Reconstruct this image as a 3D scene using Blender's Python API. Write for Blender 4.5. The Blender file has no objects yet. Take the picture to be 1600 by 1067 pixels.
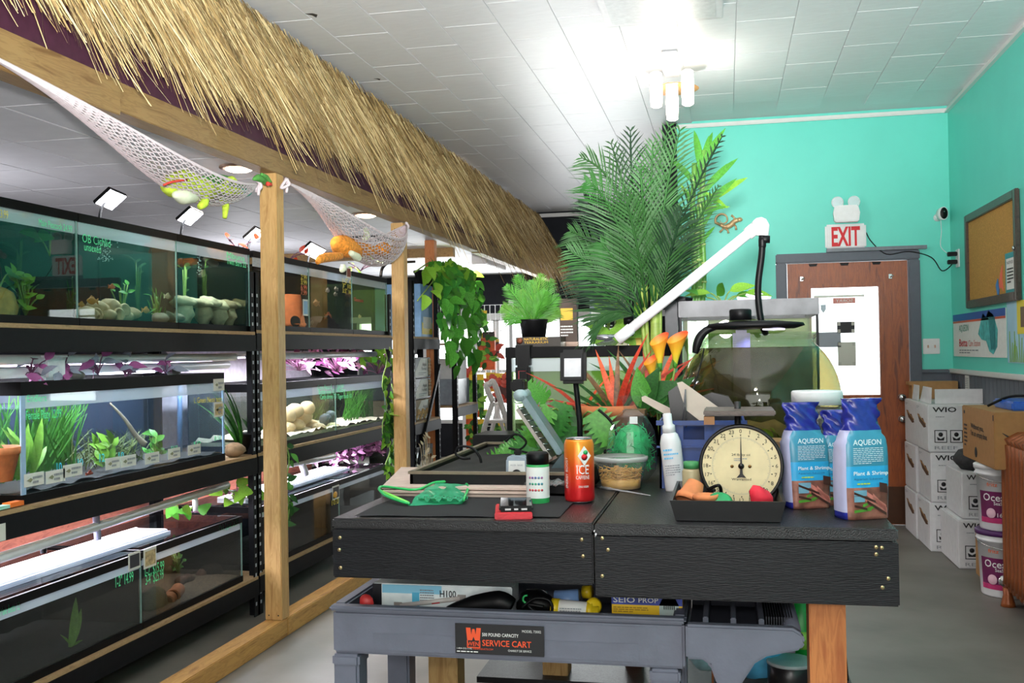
import bpy, bmesh, math, random
import numpy as np
from mathutils import Vector as V, Matrix
sin, cos, pi, rad = math.sin, math.cos, math.pi, math.radians
RNG = random.Random(7)
SC = bpy.context.scene
COL = SC.collection

# ------------------------------------------------------------------ camera
F = 1585.0; YAW = rad(11.9); PIT = rad(.62); ROL = rad(.95); CH = 1.40
fw = V((-sin(YAW)*cos(PIT), cos(YAW)*cos(PIT), sin(PIT)))
_r0 = V((cos(YAW), sin(YAW), 0)); _u0 = _r0.cross(fw)
RT = _r0*cos(ROL) - _u0*sin(ROL); UP = _r0*sin(ROL) + _u0*cos(ROL)
CAM = V((0, 0, CH))
cam = bpy.data.cameras.new('camera'); cam.sensor_width = 36; cam.lens = 36*F/1600
cam.clip_start = .02; cam.clip_end = 200
co = bpy.data.objects.new('camera', cam); COL.objects.link(co)
m = Matrix((RT, UP, -fw)).transposed().to_4x4(); m.translation = CAM
co.matrix_world = m; SC.camera = co

# ------------------------------------------------------------------ world, lights, exposure
w = bpy.data.worlds.new('sky'); SC.world = w; w.use_nodes = True
w.node_tree.nodes['Background'].inputs[0].default_value = (.93, .97, 1, 1)
w.node_tree.nodes['Background'].inputs[1].default_value = 3.2
SC.view_settings.view_transform = 'Standard'; SC.view_settings.look = 'None'
SC.view_settings.exposure = 0.9; SC.view_settings.gamma = 1.0
SC.view_settings.use_curve_mapping = False
SC.cycles.transparent_max_bounces = 40; SC.cycles.max_bounces = 7
SC.cycles.diffuse_bounces = 4; SC.cycles.glossy_bounces = 4
SC.cycles.sample_clamp_indirect = 4.0; SC.cycles.caustics_reflective = False

def lamp(name, kind, loc, power, color=(1, 1, 1), size=.1, size_y=None, aim=None):
    l = bpy.data.lights.new(name, kind); l.energy = power; l.color = color
    if kind == 'AREA':
        l.size = size
        if size_y: l.shape = 'RECTANGLE'; l.size_y = size_y
    else: l.shadow_soft_size = size
    o = bpy.data.objects.new(name, l); COL.objects.link(o); o.location = loc
    if aim is not None: o.rotation_euler = (V(aim)-V(loc)).to_track_quat('-Z', 'Y').to_euler()
    return o
# daylight from the shop front behind the photographer and the camera's own flash, then unseen fill lamps
lamp('storefront_daylight', 'AREA', (-.4, -2.8, 1.6), 45, (1, .98, .96), 3.6, 2.2, (-.6, 4, 2.0))
lamp('camera_flash', 'POINT', (0.0, -.02, 1.53), 17, (1, .98, .96), .05)
fb_ = lamp('ceiling_fill_spot', 'SPOT', (0.0, -.02, 1.55), 900, (1, .98, .97), .06, aim=(-.35, 2.3, 3.25)); fb_.data.spot_size = rad(84); fb_.data.spot_blend = .6  # unseen spot added to brighten the ceiling and even out the room
for y_ in (-.4, -2.2): lamp('ambient_fill_behind', 'POINT', (-.35, y_, 2.6), 25, (1, .96, .9), .12)  # unseen points added to raise the ambient light
for y_ in (4.6, 8.6): lamp('low_ceiling_fill', 'POINT', (-4.3, y_, 1.75), 15, (.95, .95, 1), .2)  # hidden points added behind the tank backs to lift the low ceiling
lamp('shop_window_daylight', 'AREA', (-2.6, 13.2, 1.3), 70, (.96, .98, 1), 3.4, 1.1, (-2.2, 5, 1.0))

# ------------------------------------------------------------------ helpers
def P(x, y, X=None, Y=None, z=None):
    "the point of the room on a given plane that the pixel (x, y) of the 1600x1067 frame looks at"
    d = fw + RT*((x-800)/F) - UP*((y-533.5)/F)
    t = X/d.x if X is not None else (Y/d.y if Y is not None else (z-CH)/d.z)
    return CAM + d*t
def H(h, k=1.0):
    o = []
    for i in (0, 2, 4):
        c = int(h[i:i+2], 16)/255
        o.append((c/12.92 if c <= .04045 else ((c+.055)/1.055)**2.4)*k)
    return (*o, 1)
def perp(d):
    d = V(d).normalized(); a = V((0, 0, 1)) if abs(d.z) < .9 else V((1, 0, 0))
    u = d.cross(a).normalized(); return u, d.cross(u).normalized()

class MB:
    def __init__(s): s.v = []; s.f = []; s.mi = []; s.sm = []; s.col = None
    def add(s, vs, fs, m=0, sm=False):
        o = len(s.v); s.v += [tuple(p) for p in vs]; s.f += [tuple(i+o for i in f) for f in fs]
        s.mi += [m]*len(fs); s.sm += [sm]*len(fs); return s
    def box(s, x0, x1, y0, y1, z0, z1, m=0):
        return s.add([(x, y, z) for x in (x0, x1) for y in (y0, y1) for z in (z0, z1)],
            [(0, 1, 3, 2), (4, 6, 7, 5), (0, 4, 5, 1), (2, 3, 7, 6), (0, 2, 6, 4), (1, 5, 7, 3)], m)
    def obb(s, c, u, v, n, hu, hv, hn, m=0):
        c, u, v, n = V(c), V(u), V(v), V(n)
        return s.add([c+u*a*hu+v*b*hv+n*d*hn for a in (-1, 1) for b in (-1, 1) for d in (-1, 1)],
            [(0, 1, 3, 2), (4, 6, 7, 5), (0, 4, 5, 1), (2, 3, 7, 6), (0, 2, 6, 4), (1, 5, 7, 3)], m)
    def bar(s, p, q, a, b, up=(0, 0, 1), m=0):
        p, q = V(p), V(q); d = (q-p); L = d.length; d.normalize()
        v = d.cross(V(up)); v = v.normalized() if v.length > 1e-4 else perp(d)[0]
        return s.obb((p+q)/2, d, v, d.cross(v), L/2, a/2, b/2, m)
    def lathe(s, prof, c=(0, 0, 0), axis=(0, 0, 1), seg=20, m=0, sm=True, sx=1, sy=1, cap=True):
        c = V(c); ax = V(axis).normalized()
        if ax.z > .999: u, v = V((1, 0, 0)), V((0, 1, 0))
        else: u, v = perp(ax)
        vs = [c+u*(r*sx*cos(2*pi*i/seg))+v*(r*sy*sin(2*pi*i/seg))+ax*z for r, z in prof for i in range(seg)]
        n = len(prof)
        fs = [(k*seg+i, k*seg+(i+1) % seg, (k+1)*seg+(i+1) % seg, (k+1)*seg+i) for k in range(n-1) for i in range(seg)]
        o = len(s.v); s.add(vs, fs, m, sm)
        caps = []
        if cap and prof[0][0] > .0012: caps.append(tuple(reversed(range(o, o+seg))))
        if cap and prof[-1][0] > .0012: caps.append(tuple(range(o+(n-1)*seg, o+n*seg)))
        s.f += caps; s.mi += [m]*len(caps); s.sm += [False]*len(caps); return s
    def tube(s, pts, r, seg=8, m=0, sm=True, cap=True):
        pts = [V(p) for p in pts]; n = len(pts); rs = r if isinstance(r, (list, tuple)) else [r]*n
        if len(rs) != n: rs = list(np.interp(np.linspace(0, 1, n), np.linspace(0, 1, len(rs)), rs))
        u = None; vs = []
        for i, p in enumerate(pts):
            d = (pts[min(i+1, n-1)]-pts[max(i-1, 0)])
            d = d.normalized() if d.length > 1e-9 else V((0, 0, 1))
            if u is None: u = perp(d)[0]
            u = u-d*u.dot(d); u = u.normalized() if u.length > 1e-6 else perp(d)[0]
            v = d.cross(u)
            vs += [p+(u*cos(2*pi*k/seg)+v*sin(2*pi*k/seg))*rs[i] for k in range(seg)]
        fs = [(k*seg+i, k*seg+(i+1) % seg, (k+1)*seg+(i+1) % seg, (k+1)*seg+i) for k in range(n-1) for i in range(seg)]
        if cap: fs += [tuple(reversed(range(seg))), tuple(range((n-1)*seg, n*seg))]
        return s.add(vs, fs, m, sm)
    def prism(s, pts, org, u, v, depth, m=0):
        "outline pts (a, b) in the plane org + u a + v b, thickened by depth against u x v"
        org, u, v = V(org), V(u), V(v); n = u.cross(v).normalized(); k = len(pts)
        a = [org+u*x+v*y for x, y in pts]; b = [p-n*depth for p in a]
        return s.add(a+b, [tuple(range(k)), tuple(reversed(range(k, 2*k)))] + [(i, i+k, (i+1) % k+k, (i+1) % k) for i in range(k)], m)
    def surf(s, fn, nu, nv, m=0, sm=True):
        vs = [fn(i/nu, j/nv) for i in range(nu+1) for j in range(nv+1)]
        return s.add(vs, [(i*(nv+1)+j, (i+1)*(nv+1)+j, (i+1)*(nv+1)+j+1, i*(nv+1)+j+1) for i in range(nu) for j in range(nv)], m, sm)
    def ell(s, c, rx, ry, rz, seg=12, ring=7, m=0, jit=0):
        c = V(c)
        def fn(a, b):
            t = pi*(a-.5)*.999; p = 2*pi*b
            return c+V((rx*cos(t)*cos(p), ry*cos(t)*sin(p), rz*sin(t)))
        o = len(s.v); s.surf(fn, ring, seg, m)
        if jit:
            for i in range(o, len(s.v)):
                d = V(s.v[i])-c; h = math.sin(d.x*91.7+c.x*40)*math.sin(d.y*83.1+c.y*50+1)+math.sin(d.z*97.3+d.x*60)
                s.v[i] = tuple(c+d*(1+jit*h))
        return s
    def mesh(s, name, mats, org=(0, 0, 0), bev=0):
        me = bpy.data.meshes.new(name); o = V(org)
        me.from_pydata([(p[0]-o.x, p[1]-o.y, p[2]-o.z) for p in s.v], [], s.f)
        for mt in (mats if isinstance(mats, (list, tuple)) else [mats]): me.materials.append(mt)
        me.polygons.foreach_set('material_index', s.mi); me.polygons.foreach_set('use_smooth', s.sm)
        if bev:
            b = bmesh.new(); b.from_mesh(me)
            bmesh.ops.bevel(b, geom=[e for e in b.edges if len(e.link_faces) == 2 and e.calc_face_angle() > .6], offset=bev, segments=2, affect='EDGES', clamp_overlap=True)
            b.to_mesh(me); b.free()
        me.validate(); me.update(); return me
    def base(s):
        a = np.array(s.v); lo = a.min(0); hi = a.max(0)
        return V(((lo[0]+hi[0])/2, (lo[1]+hi[1])/2, lo[2]))
    def bounds(s):
        a = np.array(s.v); return a.min(0), a.max(0)

def wloc(o):
    l = V((0, 0, 0))
    while o is not None: l += o.location; o = o.parent
    return l
def tag(o, label=None, cat=None, group=None, kind=None):
    if label: o['label'] = label
    if cat: o['category'] = cat
    if group: o['group'] = group
    if kind: o['kind'] = kind
    return o
def obj(mb, name, mats, parent=None, bev=0):
    b = mb.base(); o = bpy.data.objects.new(name, mb.mesh(name, mats, b, bev)); COL.objects.link(o)
    o.location = b
    if parent is not None: o.parent = parent; o.location = b-wloc(parent)
    return o
def part(mb, name, mats, parent, label=None, kind=None, bev=0): return tag(obj(mb, name, mats, parent, bev), label, None, None, kind)
def one(mb, name, mats, label, cat, group=None, bev=0): return tag(obj(mb, name, mats, None, bev), label, cat, group)
def struct(mb, name, mats, parent=None, bev=0):
    o = obj(mb, name, mats, parent, bev)
    if parent is None: o['kind'] = 'structure'
    return o
def thing(name, label, cat, loc, group=None):
    o = bpy.data.objects.new(name, None); COL.objects.link(o); o.location = V(loc); o.empty_display_size = .05
    return tag(o, label, cat, group)
def inst(me, name, parent, M):
    "a piece sharing mesh data, placed by a world matrix (parents are unrotated)"
    o = bpy.data.objects.new(name, me); COL.objects.link(o)
    M = M.copy()
    if parent is not None: o.parent = parent; M.translation = M.translation-wloc(parent)
    o.matrix_basis = M; return o
def frame(pos, d, n=(0, 0, 1), s=1.0):
    "matrix whose Y runs along d and whose Z leans towards n"
    d = V(d).normalized(); n = V(n); x = d.cross(n); x = x.normalized() if x.length > 1e-4 else perp(d)[0]
    z = x.cross(d); M = Matrix((x*s, d*s, z*s)).transposed().to_4x4(); M.translation = V(pos); return M
def bez(a, b, c, n=8): return [V(a)*(1-t)**2+V(b)*2*t*(1-t)+V(c)*t*t for t in [i/n for i in range(n+1)]]
def spline(pts, n=6):
    pts = [V(p) for p in pts]; out = []
    for i in range(len(pts)-1):
        p0 = pts[max(i-1, 0)]; p1 = pts[i]; p2 = pts[i+1]; p3 = pts[min(i+2, len(pts)-1)]
        for k in range(n):
            t = k/n
            out.append(.5*((2*p1)+(p2-p0)*t+(2*p0-5*p1+4*p2-p3)*t*t+(3*p1-p0-3*p2+p3)*t**3))
    return out+[pts[-1]]

# ------------------------------------------------------------------ materials
MATS = {}
def mat(name, col, rough=.6, metal=0, var=.12, vs=30, bump=0, bs=60, spec=.5, emit=0, ecol=None, coat=0, stretch=(1, 1, 1), alpha=1, trans=0):
    if name in MATS: return MATS[name]
    mt = bpy.data.materials.new(name); mt.use_nodes = True; nt = mt.node_tree; N = nt.nodes; B = N['Principled BSDF']
    c = H(col) if isinstance(col, str) else (*col[:3], 1)
    B.inputs['Base Color'].default_value = c; B.inputs['Roughness'].default_value = rough
    B.inputs['Metallic'].default_value = metal; B.inputs['Specular IOR Level'].default_value = spec
    B.inputs['Coat Weight'].default_value = coat; B.inputs['Alpha'].default_value = alpha
    B.inputs['Transmission Weight'].default_value = trans
    if emit:
        B.inputs['Emission Color'].default_value = H(ecol) if ecol else c; B.inputs['Emission Strength'].default_value = emit
    if var or bump:
        tc = N.new('ShaderNodeTexCoord'); mp = N.new('ShaderNodeMapping'); mp.inputs['Scale'].default_value = stretch
        nt.links.new(tc.outputs['Object'], mp.inputs[0])
    if var:
        nz = N.new('ShaderNodeTexNoise'); nz.inputs['Scale'].default_value = vs; nz.inputs['Detail'].default_value = 5
        nt.links.new(mp.outputs[0], nz.inputs['Vector'])
        rp = N.new('ShaderNodeValToRGB'); rp.color_ramp.elements[0].position = .3; rp.color_ramp.elements[1].position = .7
        rp.color_ramp.elements[0].color = (*[x*(1-var) for x in c[:3]], 1)
        rp.color_ramp.elements[1].color = (*[min(1, x*(1+var)) for x in c[:3]], 1)
        nt.links.new(nz.outputs[0], rp.inputs[0]); nt.links.new(rp.outputs[0], B.inputs['Base Color'])
    if bump:
        nb = N.new('ShaderNodeTexNoise'); nb.inputs['Scale'].default_value = bs; nb.inputs['Detail'].default_value = 4
        nt.links.new(mp.outputs[0], nb.inputs['Vector'])
        bp = N.new('ShaderNodeBump'); bp.inputs['Strength'].default_value = bump; bp.inputs['Distance'].default_value = .01
        nt.links.new(nb.outputs[0], bp.inputs['Height']); nt.links.new(bp.outputs[0], B.inputs['Normal'])
    MATS[name] = mt; return mt
def wood(name, c1, c2, stretch, rough=.55, scale=9, bump=.15, rings=True):
    mt = mat(name, c1, rough, var=0, bump=bump, bs=60, stretch=stretch); nt = mt.node_tree; N = nt.nodes; B = N['Principled BSDF']
    mp = [n for n in N if n.type == 'MAPPING'][0]
    nz = N.new('ShaderNodeTexNoise'); nz.inputs['Scale'].default_value = scale; nz.inputs['Detail'].default_value = 6; nz.inputs['Distortion'].default_value = .6
    nt.links.new(mp.outputs[0], nz.inputs['Vector'])
    rp = N.new('ShaderNodeValToRGB'); e = rp.color_ramp.elements
    e[0].position = .32; e[0].color = H(c2); e[1].position = .6; e[1].color = H(c1)
    x = rp.color_ramp.elements.new(.47); x.color = H(c1)
    if rings:
        y = rp.color_ramp.elements.new(.52); y.color = tuple((a+b)/2 for a, b in zip(H(c1), H(c2)))
    nt.links.new(nz.outputs[0], rp.inputs[0]); nt.links.new(rp.outputs[0], B.inputs['Base Color']); return mt
def glass(name, tint=(1, 1, 1), refl=1.0, haze=0, hcol=(.5, .6, .6), ior=1.5):
    mt = bpy.data.materials.new(name); mt.use_nodes = True; nt = mt.node_tree; N = nt.nodes; N.clear()
    out = N.new('ShaderNodeOutputMaterial'); tr = N.new('ShaderNodeBsdfTransparent'); tr.inputs[0].default_value = (*tint, 1)
    gl = N.new('ShaderNodeBsdfGlossy'); gl.inputs['Roughness'].default_value = 0.0
    fr = N.new('ShaderNodeFresnel'); fr.inputs[0].default_value = ior
    mu = N.new('ShaderNodeMath'); mu.operation = 'MULTIPLY'; mu.inputs[1].default_value = refl
    ge = N.new('ShaderNodeNewGeometry'); iv = N.new('ShaderNodeMath'); iv.operation = 'SUBTRACT'; iv.inputs[0].default_value = 1; nt.links.new(ge.outputs['Backfacing'], iv.inputs[1])
    mk = N.new('ShaderNodeMath'); mk.operation = 'MULTIPLY'; nt.links.new(fr.outputs[0], mk.inputs[0]); nt.links.new(iv.outputs[0], mk.inputs[1])
    nt.links.new(mk.outputs[0], mu.inputs[0]); mx = N.new('ShaderNodeMixShader'); nt.links.new(mu.outputs[0], mx.inputs[0])
    src = tr
    if haze:
        df = N.new('ShaderNodeBsdfDiffuse'); df.inputs[0].default_value = (*hcol, 1); m2 = N.new('ShaderNodeMixShader')
        m2.inputs[0].default_value = haze; nt.links.new(tr.outputs[0], m2.inputs[1]); nt.links.new(df.outputs[0], m2.inputs[2]); src = m2
    nt.links.new(src.outputs[0], mx.inputs[1]); nt.links.new(gl.outputs[0], mx.inputs[2]); nt.links.new(mx.outputs[0], out.inputs[0])
    MATS[name] = mt; return mt
def flat(name, col, rough=.5, **k): return mat(name, col, rough, var=k.pop('var', 0), **k)

GLASS = glass('clear_glass', (.97, .99, .98)); PLASTIC = glass('clear_plastic', (.93, .94, .94), 1.6, .06, (.9, .9, .9))
BLACK = mat('black_plastic', '0c0c0e', .45, spec=.2, var=.2); RIM = mat('tank_frame_black', '09090b', .5, spec=.12, var=.15)
STEEL = mat('black_rack_steel', '111215', .55, spec=.15, var=.15); WHITE = mat('white_plastic', 'e6e6e8', .4, var=.03)
PVC = mat('white_pvc', 'e9e8ec', .35, var=.03); PAPER = mat('white_paper', 'ecebe9', .7, var=.04)
INK = flat('black_ink', '1a1a1e', .7); REDINK = flat('red_ink', 'd8202c', .6); CHROME = mat('chrome', 'd0d0d2', .18, 1, 0)
TERRA = mat('terracotta', 'cf7d4d', .8, var=.15, vs=40); PINE = wood('pine_along_z', 'c39c62', 'a1763f', (9, 9, 1), scale=5)
PINEY = wood('pine_along_y', '94764a', '735430', (9, 1, 9), scale=5); PINER = wood('fir_orange', 'cb7f46', 'a3562a', (9, 9, 1.0), scale=5)
GREENLEAF = mat('leaf_green', '45862a', .5, spec=.3, var=.3, vs=25); DARKLEAF = mat('leaf_dark_green', '24501f', .55, spec=.25, var=.3, vs=25)
LIMELEAF = mat('leaf_lime', '7aab36', .5, spec=.3, var=.22, vs=18); PURPLELEAF = mat('leaf_purple', '9d5088', .5, var=.4, vs=40)
REDLEAF = mat('leaf_red', 'b3351f', .45, var=.35, vs=30); STEM = mat('stem_green', '7a9a45', .5, var=.2)
ZUP = V((0, 0, 1)); FX = (V((0, 1, 0)), ZUP)      # faces looking along +X (tank fronts)
FY = (V((1, 0, 0)), ZUP)                         # faces looking along -Y
FW = (V((0, -1, 0)), ZUP)                        # faces looking along -X (right wall)

_TXT = {}
def text(s, org, uv, h, mt, parent, w=None, align='L', name='lettering', lift=.0015, mirror=False, bold=0):
    "flat lettering of cap height h on the plane (u, v), left/centre/right aligned at org"
    key = (s, bold)
    if key not in _TXT:
        c = bpy.data.curves.new('t', 'FONT'); c.body = s; c.size = 1; c.offset = bold; c.resolution_u = 2
        o = bpy.data.objects.new('t', c); me = bpy.data.meshes.new_from_object(o)
        _TXT[key] = ([tuple(x.co) for x in me.vertices], [tuple(p.vertices) for p in me.polygons])
        bpy.data.objects.remove(o); bpy.data.curves.remove(c); bpy.data.meshes.remove(me)
    vs, fs = _TXT[key]
    if not vs: return None
    x0 = min(v[0] for v in vs); x1 = max(v[0] for v in vs); k = h/.70
    kx = w/(x1-x0) if w else k; W = (x1-x0)*kx
    off = {'L': 0, 'C': -W/2, 'R': -W}[align]; u, v = V(uv[0]), V(uv[1]); n = u.cross(v).normalized(); org = V(org)
    sg = -1 if mirror else 1
    mb = MB(); mb.add([org+u*(((a-x0)*kx+off)*sg)+v*(b*k)+n*lift for a, b, _ in vs], fs)
    return part(mb, name, mt, parent)
def lines(org, uv, w, h, n, mt, parent, fill=.45, lift=.0015, name='small_print', r=RNG):
    "unreadable small print: n rows of word-length dashes"
    u, v = V(uv[0]), V(uv[1]); nn = u.cross(v).normalized()*lift; org = V(org); mb = MB(); dh = h/n
    for i in range(n):
        x = 0; end = w*(1 if i < n-1 else .6)
        while x < end-.02*w:
            l = min(w*r.uniform(.06, .17), end-x); y = h-(i+.5)*dh
            a = org+u*x+v*(y-dh*fill/2)+nn
            mb.add([a, a+u*l, a+u*l+v*dh*fill, a+v*dh*fill], [(0, 1, 2, 3)]); x += l+w*.025
    return part(mb, name, mt, parent)
def decal(org, uv, w, h, mt, parent, name='print_panel', lift=.001, d=.0006):
    u, v = V(uv[0]), V(uv[1]); n = u.cross(v).normalized(); mb = MB()
    mb.prism([(0, 0), (w, 0), (w, h), (0, h)], V(org)+n*lift, u, v, d); return part(mb, name, mt, parent)

# leaf meshes: Y along the leaf, Z its upper side
def leafmesh(name, mt, L=1, W=.5, prof=None, droop=.25, fold=.12, n=7, base=.0):
    mb = MB(); prof = prof or (lambda t: math.sin(pi*t**.75)); vs = []
    for i in range(n+1):
        t = i/n; hw = W/2*max(prof(t), .02); y = L*t; z = -droop*L*t*t
        vs += [(-hw, y, z+fold*hw), (0, y, z), (hw, y, z+fold*hw)]
    fs = []
    for i in range(n):
        a = i*3; fs += [(a, a+1, a+4, a+3), (a+1, a+2, a+5, a+4)]
    mb.add(vs, fs, 0, True); return mb.mesh(name, mt)
def heart(t): return (min(1, t*5)**.6)*(1-t)**.62*1.25 if t > 0 else .35
LM = {}
def leaf(kind, mt):
    k = (kind, mt.name)
    if k not in LM:
        if kind == 'heart': LM[k] = leafmesh('heart_leaf', mt, 1, .8, heart, .3, .18)
        elif kind == 'oval': LM[k] = leafmesh('oval_leaf', mt, 1, .5, None, .25, .2)
        elif kind == 'lance': LM[k] = leafmesh('lance_leaf', mt, 1, .16, lambda t: math.sin(pi*min(.999, .12+t*.88))**.8, .35, .25)
        elif kind == 'strap': LM[k] = leafmesh('strap_leaf', mt, 1, .09, lambda t: (1-t**3), .45, .3, 8)
        elif kind == 'monstera':
            mb = MB(); outl = []
            for i in range(9):
                t = i/8; hw = .44*math.sin(pi*(.14+.86*t))**.7
                outl.append((hw, t)); 
                if 0 < i < 8: outl.append((hw*.45, t+.045))
            R = [V((a, b, .12*a-.25*b*b)) for a, b in outl]; Lf = [V((-a, b, .12*a-.25*b*b)) for a, b in outl]
            M_ = [V((0, b, -.25*b*b)) for a, b in outl]; k_ = len(outl)
            mb.add(R+Lf+M_, [(2*k_+i, i, i+1, 2*k_+i+1) for i in range(k_-1)]+[(k_+i, 2*k_+i, 2*k_+i+1, k_+i+1) for i in range(k_-1)], 0, True)
            LM[k] = mb.mesh('monstera_leaf', mt)
    return LM[k]
def putleaf(kind, mt, parent, pos, d, n=(0, 0, 1), s=.1): return inst(leaf(kind, mt), 'leaf', parent, frame(pos, d, n, s))
def rv(a=1.0): return V((RNG.uniform(-a, a), RNG.uniform(-a, a), RNG.uniform(-a, a)))
# ================================================================== the room
TEAL = mat('teal_paint', '66d9c8', .45, var=.03, vs=3, bump=.04, bs=90)
GREYW = mat('grey_panelling', '5b616c', .55, var=.08, vs=12, bump=.05, bs=40)
DARKW = mat('charcoal_wall', '25272c', .8, spec=.15, var=.12, vs=6)
CEILP = mat('white_ceiling_paint', 'e3e5e8', .42, var=.03, vs=8, bump=.16, bs=14, stretch=(1, 3, 1))
CEILL = mat('low_ceiling_board', 'dcdbe0', .6, var=.04, vs=8, bump=.06, bs=20)
JOINT = mat('ceiling_joint', 'e2e4e6', .6, var=0)
CONC = mat('painted_concrete', '6f6b65', .5, var=.22, vs=2.2, bump=.05, bs=25)
XR, YB, YF, ZC, ZL, XS = 1.72, 8.40, 13.3, 3.25, 2.44, -2.46
struct(MB().box(-6, 1.9, -3.2, 15, -.1, 0), 'floor', CONC)
ceil = struct(MB().box(XS, 1.9, -3.2, YF+.1, ZC+.012, ZC+.12), 'ceiling', JOINT)
tile = MB().box(-.1618, .1618, -.3245, .3245, 0, .0105); tme = tile.mesh('ceiling_tile', CEILP, bev=.002)
nt_ = 0
for i in range(13):
    x = XR-.163-.326*i
    for j in range(-3, 21):
        y = .325+.652*j+(.326 if i % 2 else 0)
        if y > (YB if x > -.3 else YF)-.33: continue
        if y < 2.2: continue
        inst(tme, 'ceiling_tile', ceil, Matrix.Translation((x, y, ZC))); nt_ += 1
struct(MB().box(XS+.001, XR, -3.1, 1.9, ZC, ZC+.01), 'ceiling_border', CEILP, ceil)
lowc = struct(MB().box(-5.7, XS-.001, -3.2, YF+.1, ZL+.012, ZC+.1), 'ceiling.001', JOINT)
lt = MB().box(-.206, .206, -.301, .301, 0, .012).mesh('ceiling_board', CEILL, bev=.002)
for i in range(8):
    for j in range(19):
        y = 2.1+.61*j
        if y+.3 < YF: inst(lt, 'ceiling_board', lowc, Matrix.Translation((XS-.21-.42*i, y, ZL)))
# walls
wr = struct(MB().box(XR, XR+.1, -3.2, YB+.12, 0, ZC+.05), 'wall_right', TEAL)
part(MB().box(XR-.012, XR, -3.1, YB, 0, 1.185), 'wainscot', GREYW, wr)
for k in range(34):
    part(MB().box(XR-.0135, XR-.012, 8.35-.1*k-.0935, 8.35-.1*k, 0.09, 1.18), 'wainscot_board', GREYW, wr)
DX0, DX1, DZ = .493, 1.40, 2.07
wb = struct(MB().box(-.363, DX0-.09, YB, YB+.12, 0, ZC+.05).box(DX1+.075, XR, YB, YB+.12, 0, ZC+.05).box(DX0-.09, DX1+.075, YB, YB+.12, DZ+.06, ZC+.05), 'wall_back', TEAL)
part(MB().box(-.363, DX0-.09, YB-.012, YB, 0, 1.185).box(DX1+.075, XR-.013, YB-.012, YB, 0, 1.185), 'wainscot', GREYW, wb)
struct(MB().box(-.48, -.365, YB, YF, 0, ZC+.05), 'wall_partition', DARKW)
wf = struct(MB().box(-5.7, -.36, YF, YF+.12, 1.88, ZC+.1).box(-5.7, -5.0, YF, YF+.12, 0, 1.88).box(-1.05, -.36, YF, YF+.12, 0, 1.88).box(-5.0, -1.05, YF, YF+.12, 0, .45), 'wall_far', DARKW)
struct(MB().box(-5.7, -5.6, -3.2, YF+.1, 0, ZL+.1), 'wall_left', DARKW)
struct(MB().box(-5.7, 1.9, -3.3, -3.2, 0, ZC+.1), 'wall_rear', mat('rear_wall_paint', 'b9b5ad', .7))
struct(MB().box(XS-.03, XS, -3.2, YF, ZL, ZC+.05), 'wall_soffit', mat('soffit_paint', '3b2438', .6))
TRIM = mat('white_trim', 'dcdcda', .4, var=.02)
struct(MB().prism([(0, 0), (.028, 0), (.028, .012), (.012, .03), (.01, .045), (0, .045)], (XR, -3, ZC-.045), (-1, 0, 0), (0, 0, 1), -(YB+3)), 'trim_1', TRIM)
struct(MB().box(-.363, XR, YB-.03, YB, ZC-.045, ZC-.012), 'trim_2', TRIM, bev=.008)
struct(MB().box(XR-.032, XR, -3, YB, 1.185, 1.22), 'trim_3', TRIM, bev=.006)
struct(MB().box(DX1+.08, XR-.03, YB-.03, YB, 1.185, 1.215).box(-.363, DX0-.1, YB-.03, YB, 1.185, 1.215), 'trim_4', GREYW, bev=.006)
struct(MB().box(-5.6, -.48, YF-.05, YF, 1.84, 1.92), 'trim_5', TRIM)
struct(MB().box(-2.42, -.48, YF-.03, YF, ZC-.06, ZC-.012), 'trim_6', TRIM)
# far windows
for i in range(4):
    x = -5.0+i*.9875
    wn = struct(MB().box(x, x+.04, YF+.01, YF+.09, .45, 1.88).box(x+.9475, x+.9875, YF+.01, YF+.09, .45, 1.88).box(x, x+.9875, YF+.01, YF+.09, .45, .5).box(x, x+.9875, YF+.01, YF+.09, 1.83, 1.88).box(x, x+.9875, YF+.02, YF+.08, 1.13, 1.17), 'window_%d' % (i+1), TRIM)
    part(MB().box(x+.04, x+.9475, YF+.045, YF+.051, .5, 1.83), 'pane', GLASS, wn)

# ---- the door
FRAME = mat('grey_frame_paint', '565c68', .5, var=.05)
df = struct(MB().box(DX0-.09, DX0-.005, YB-.03, YB+.125, 0, DZ+.004).box(DX1+.005, DX1+.09, YB-.03, YB+.125, 0, DZ+.004).box(DX0-.09, DX1+.09, YB-.03, YB+.125, DZ+.005, DZ+.08), 'trim_7', FRAME, bev=.008)
part(MB().box(DX0+.3, DX1+.14, YB-.05, YB-.001, DZ+.082, DZ+.11), 'head_strip', mat('strip_grey', '70767f', .4), df)
DOORW = wood('mahogany_door', 'a04e18', '6c2e0c', (7, 7, .8), .35, 4)
gx0, gx1, gz0, gz1 = .672, 1.183, 1.02, 1.872
dr = thing('door_1', 'x', 'door', (.95, YB, 0)); del dr['label'], dr['category']; dr['kind'] = 'structure'
part(MB().box(DX0, gx0, YB, YB+.045, .005, DZ).box(gx1, DX1, YB, YB+.045, .005, DZ).box(gx0, gx1, YB, YB+.045, gz1, DZ).box(gx0, gx1, YB, YB+.045, .005, gz0), 'door_leaf', DOORW, dr)
part(MB().box(gx0-.035, gx0, YB-.012, YB, gz0-.035, gz1+.035).box(gx1, gx1+.035, YB-.012, YB, gz0-.035, gz1+.035).box(gx0, gx1, YB-.012, YB, gz1, gz1+.035).box(gx0, gx1, YB-.012, YB, gz0-.035, gz0), 'glazing_bead', DOORW, dr, bev=.005)
pane = part(MB().box(gx0, gx1, YB+.018, YB+.024, gz0, gz1), 'pane', GLASS, dr)
part(MB().box(DX0+.01, DX1-.01, YB-.003, YB, .01, .3), 'kick_plate', mat('bronze_plate', '4a2a14', .4, .3), dr)
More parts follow.
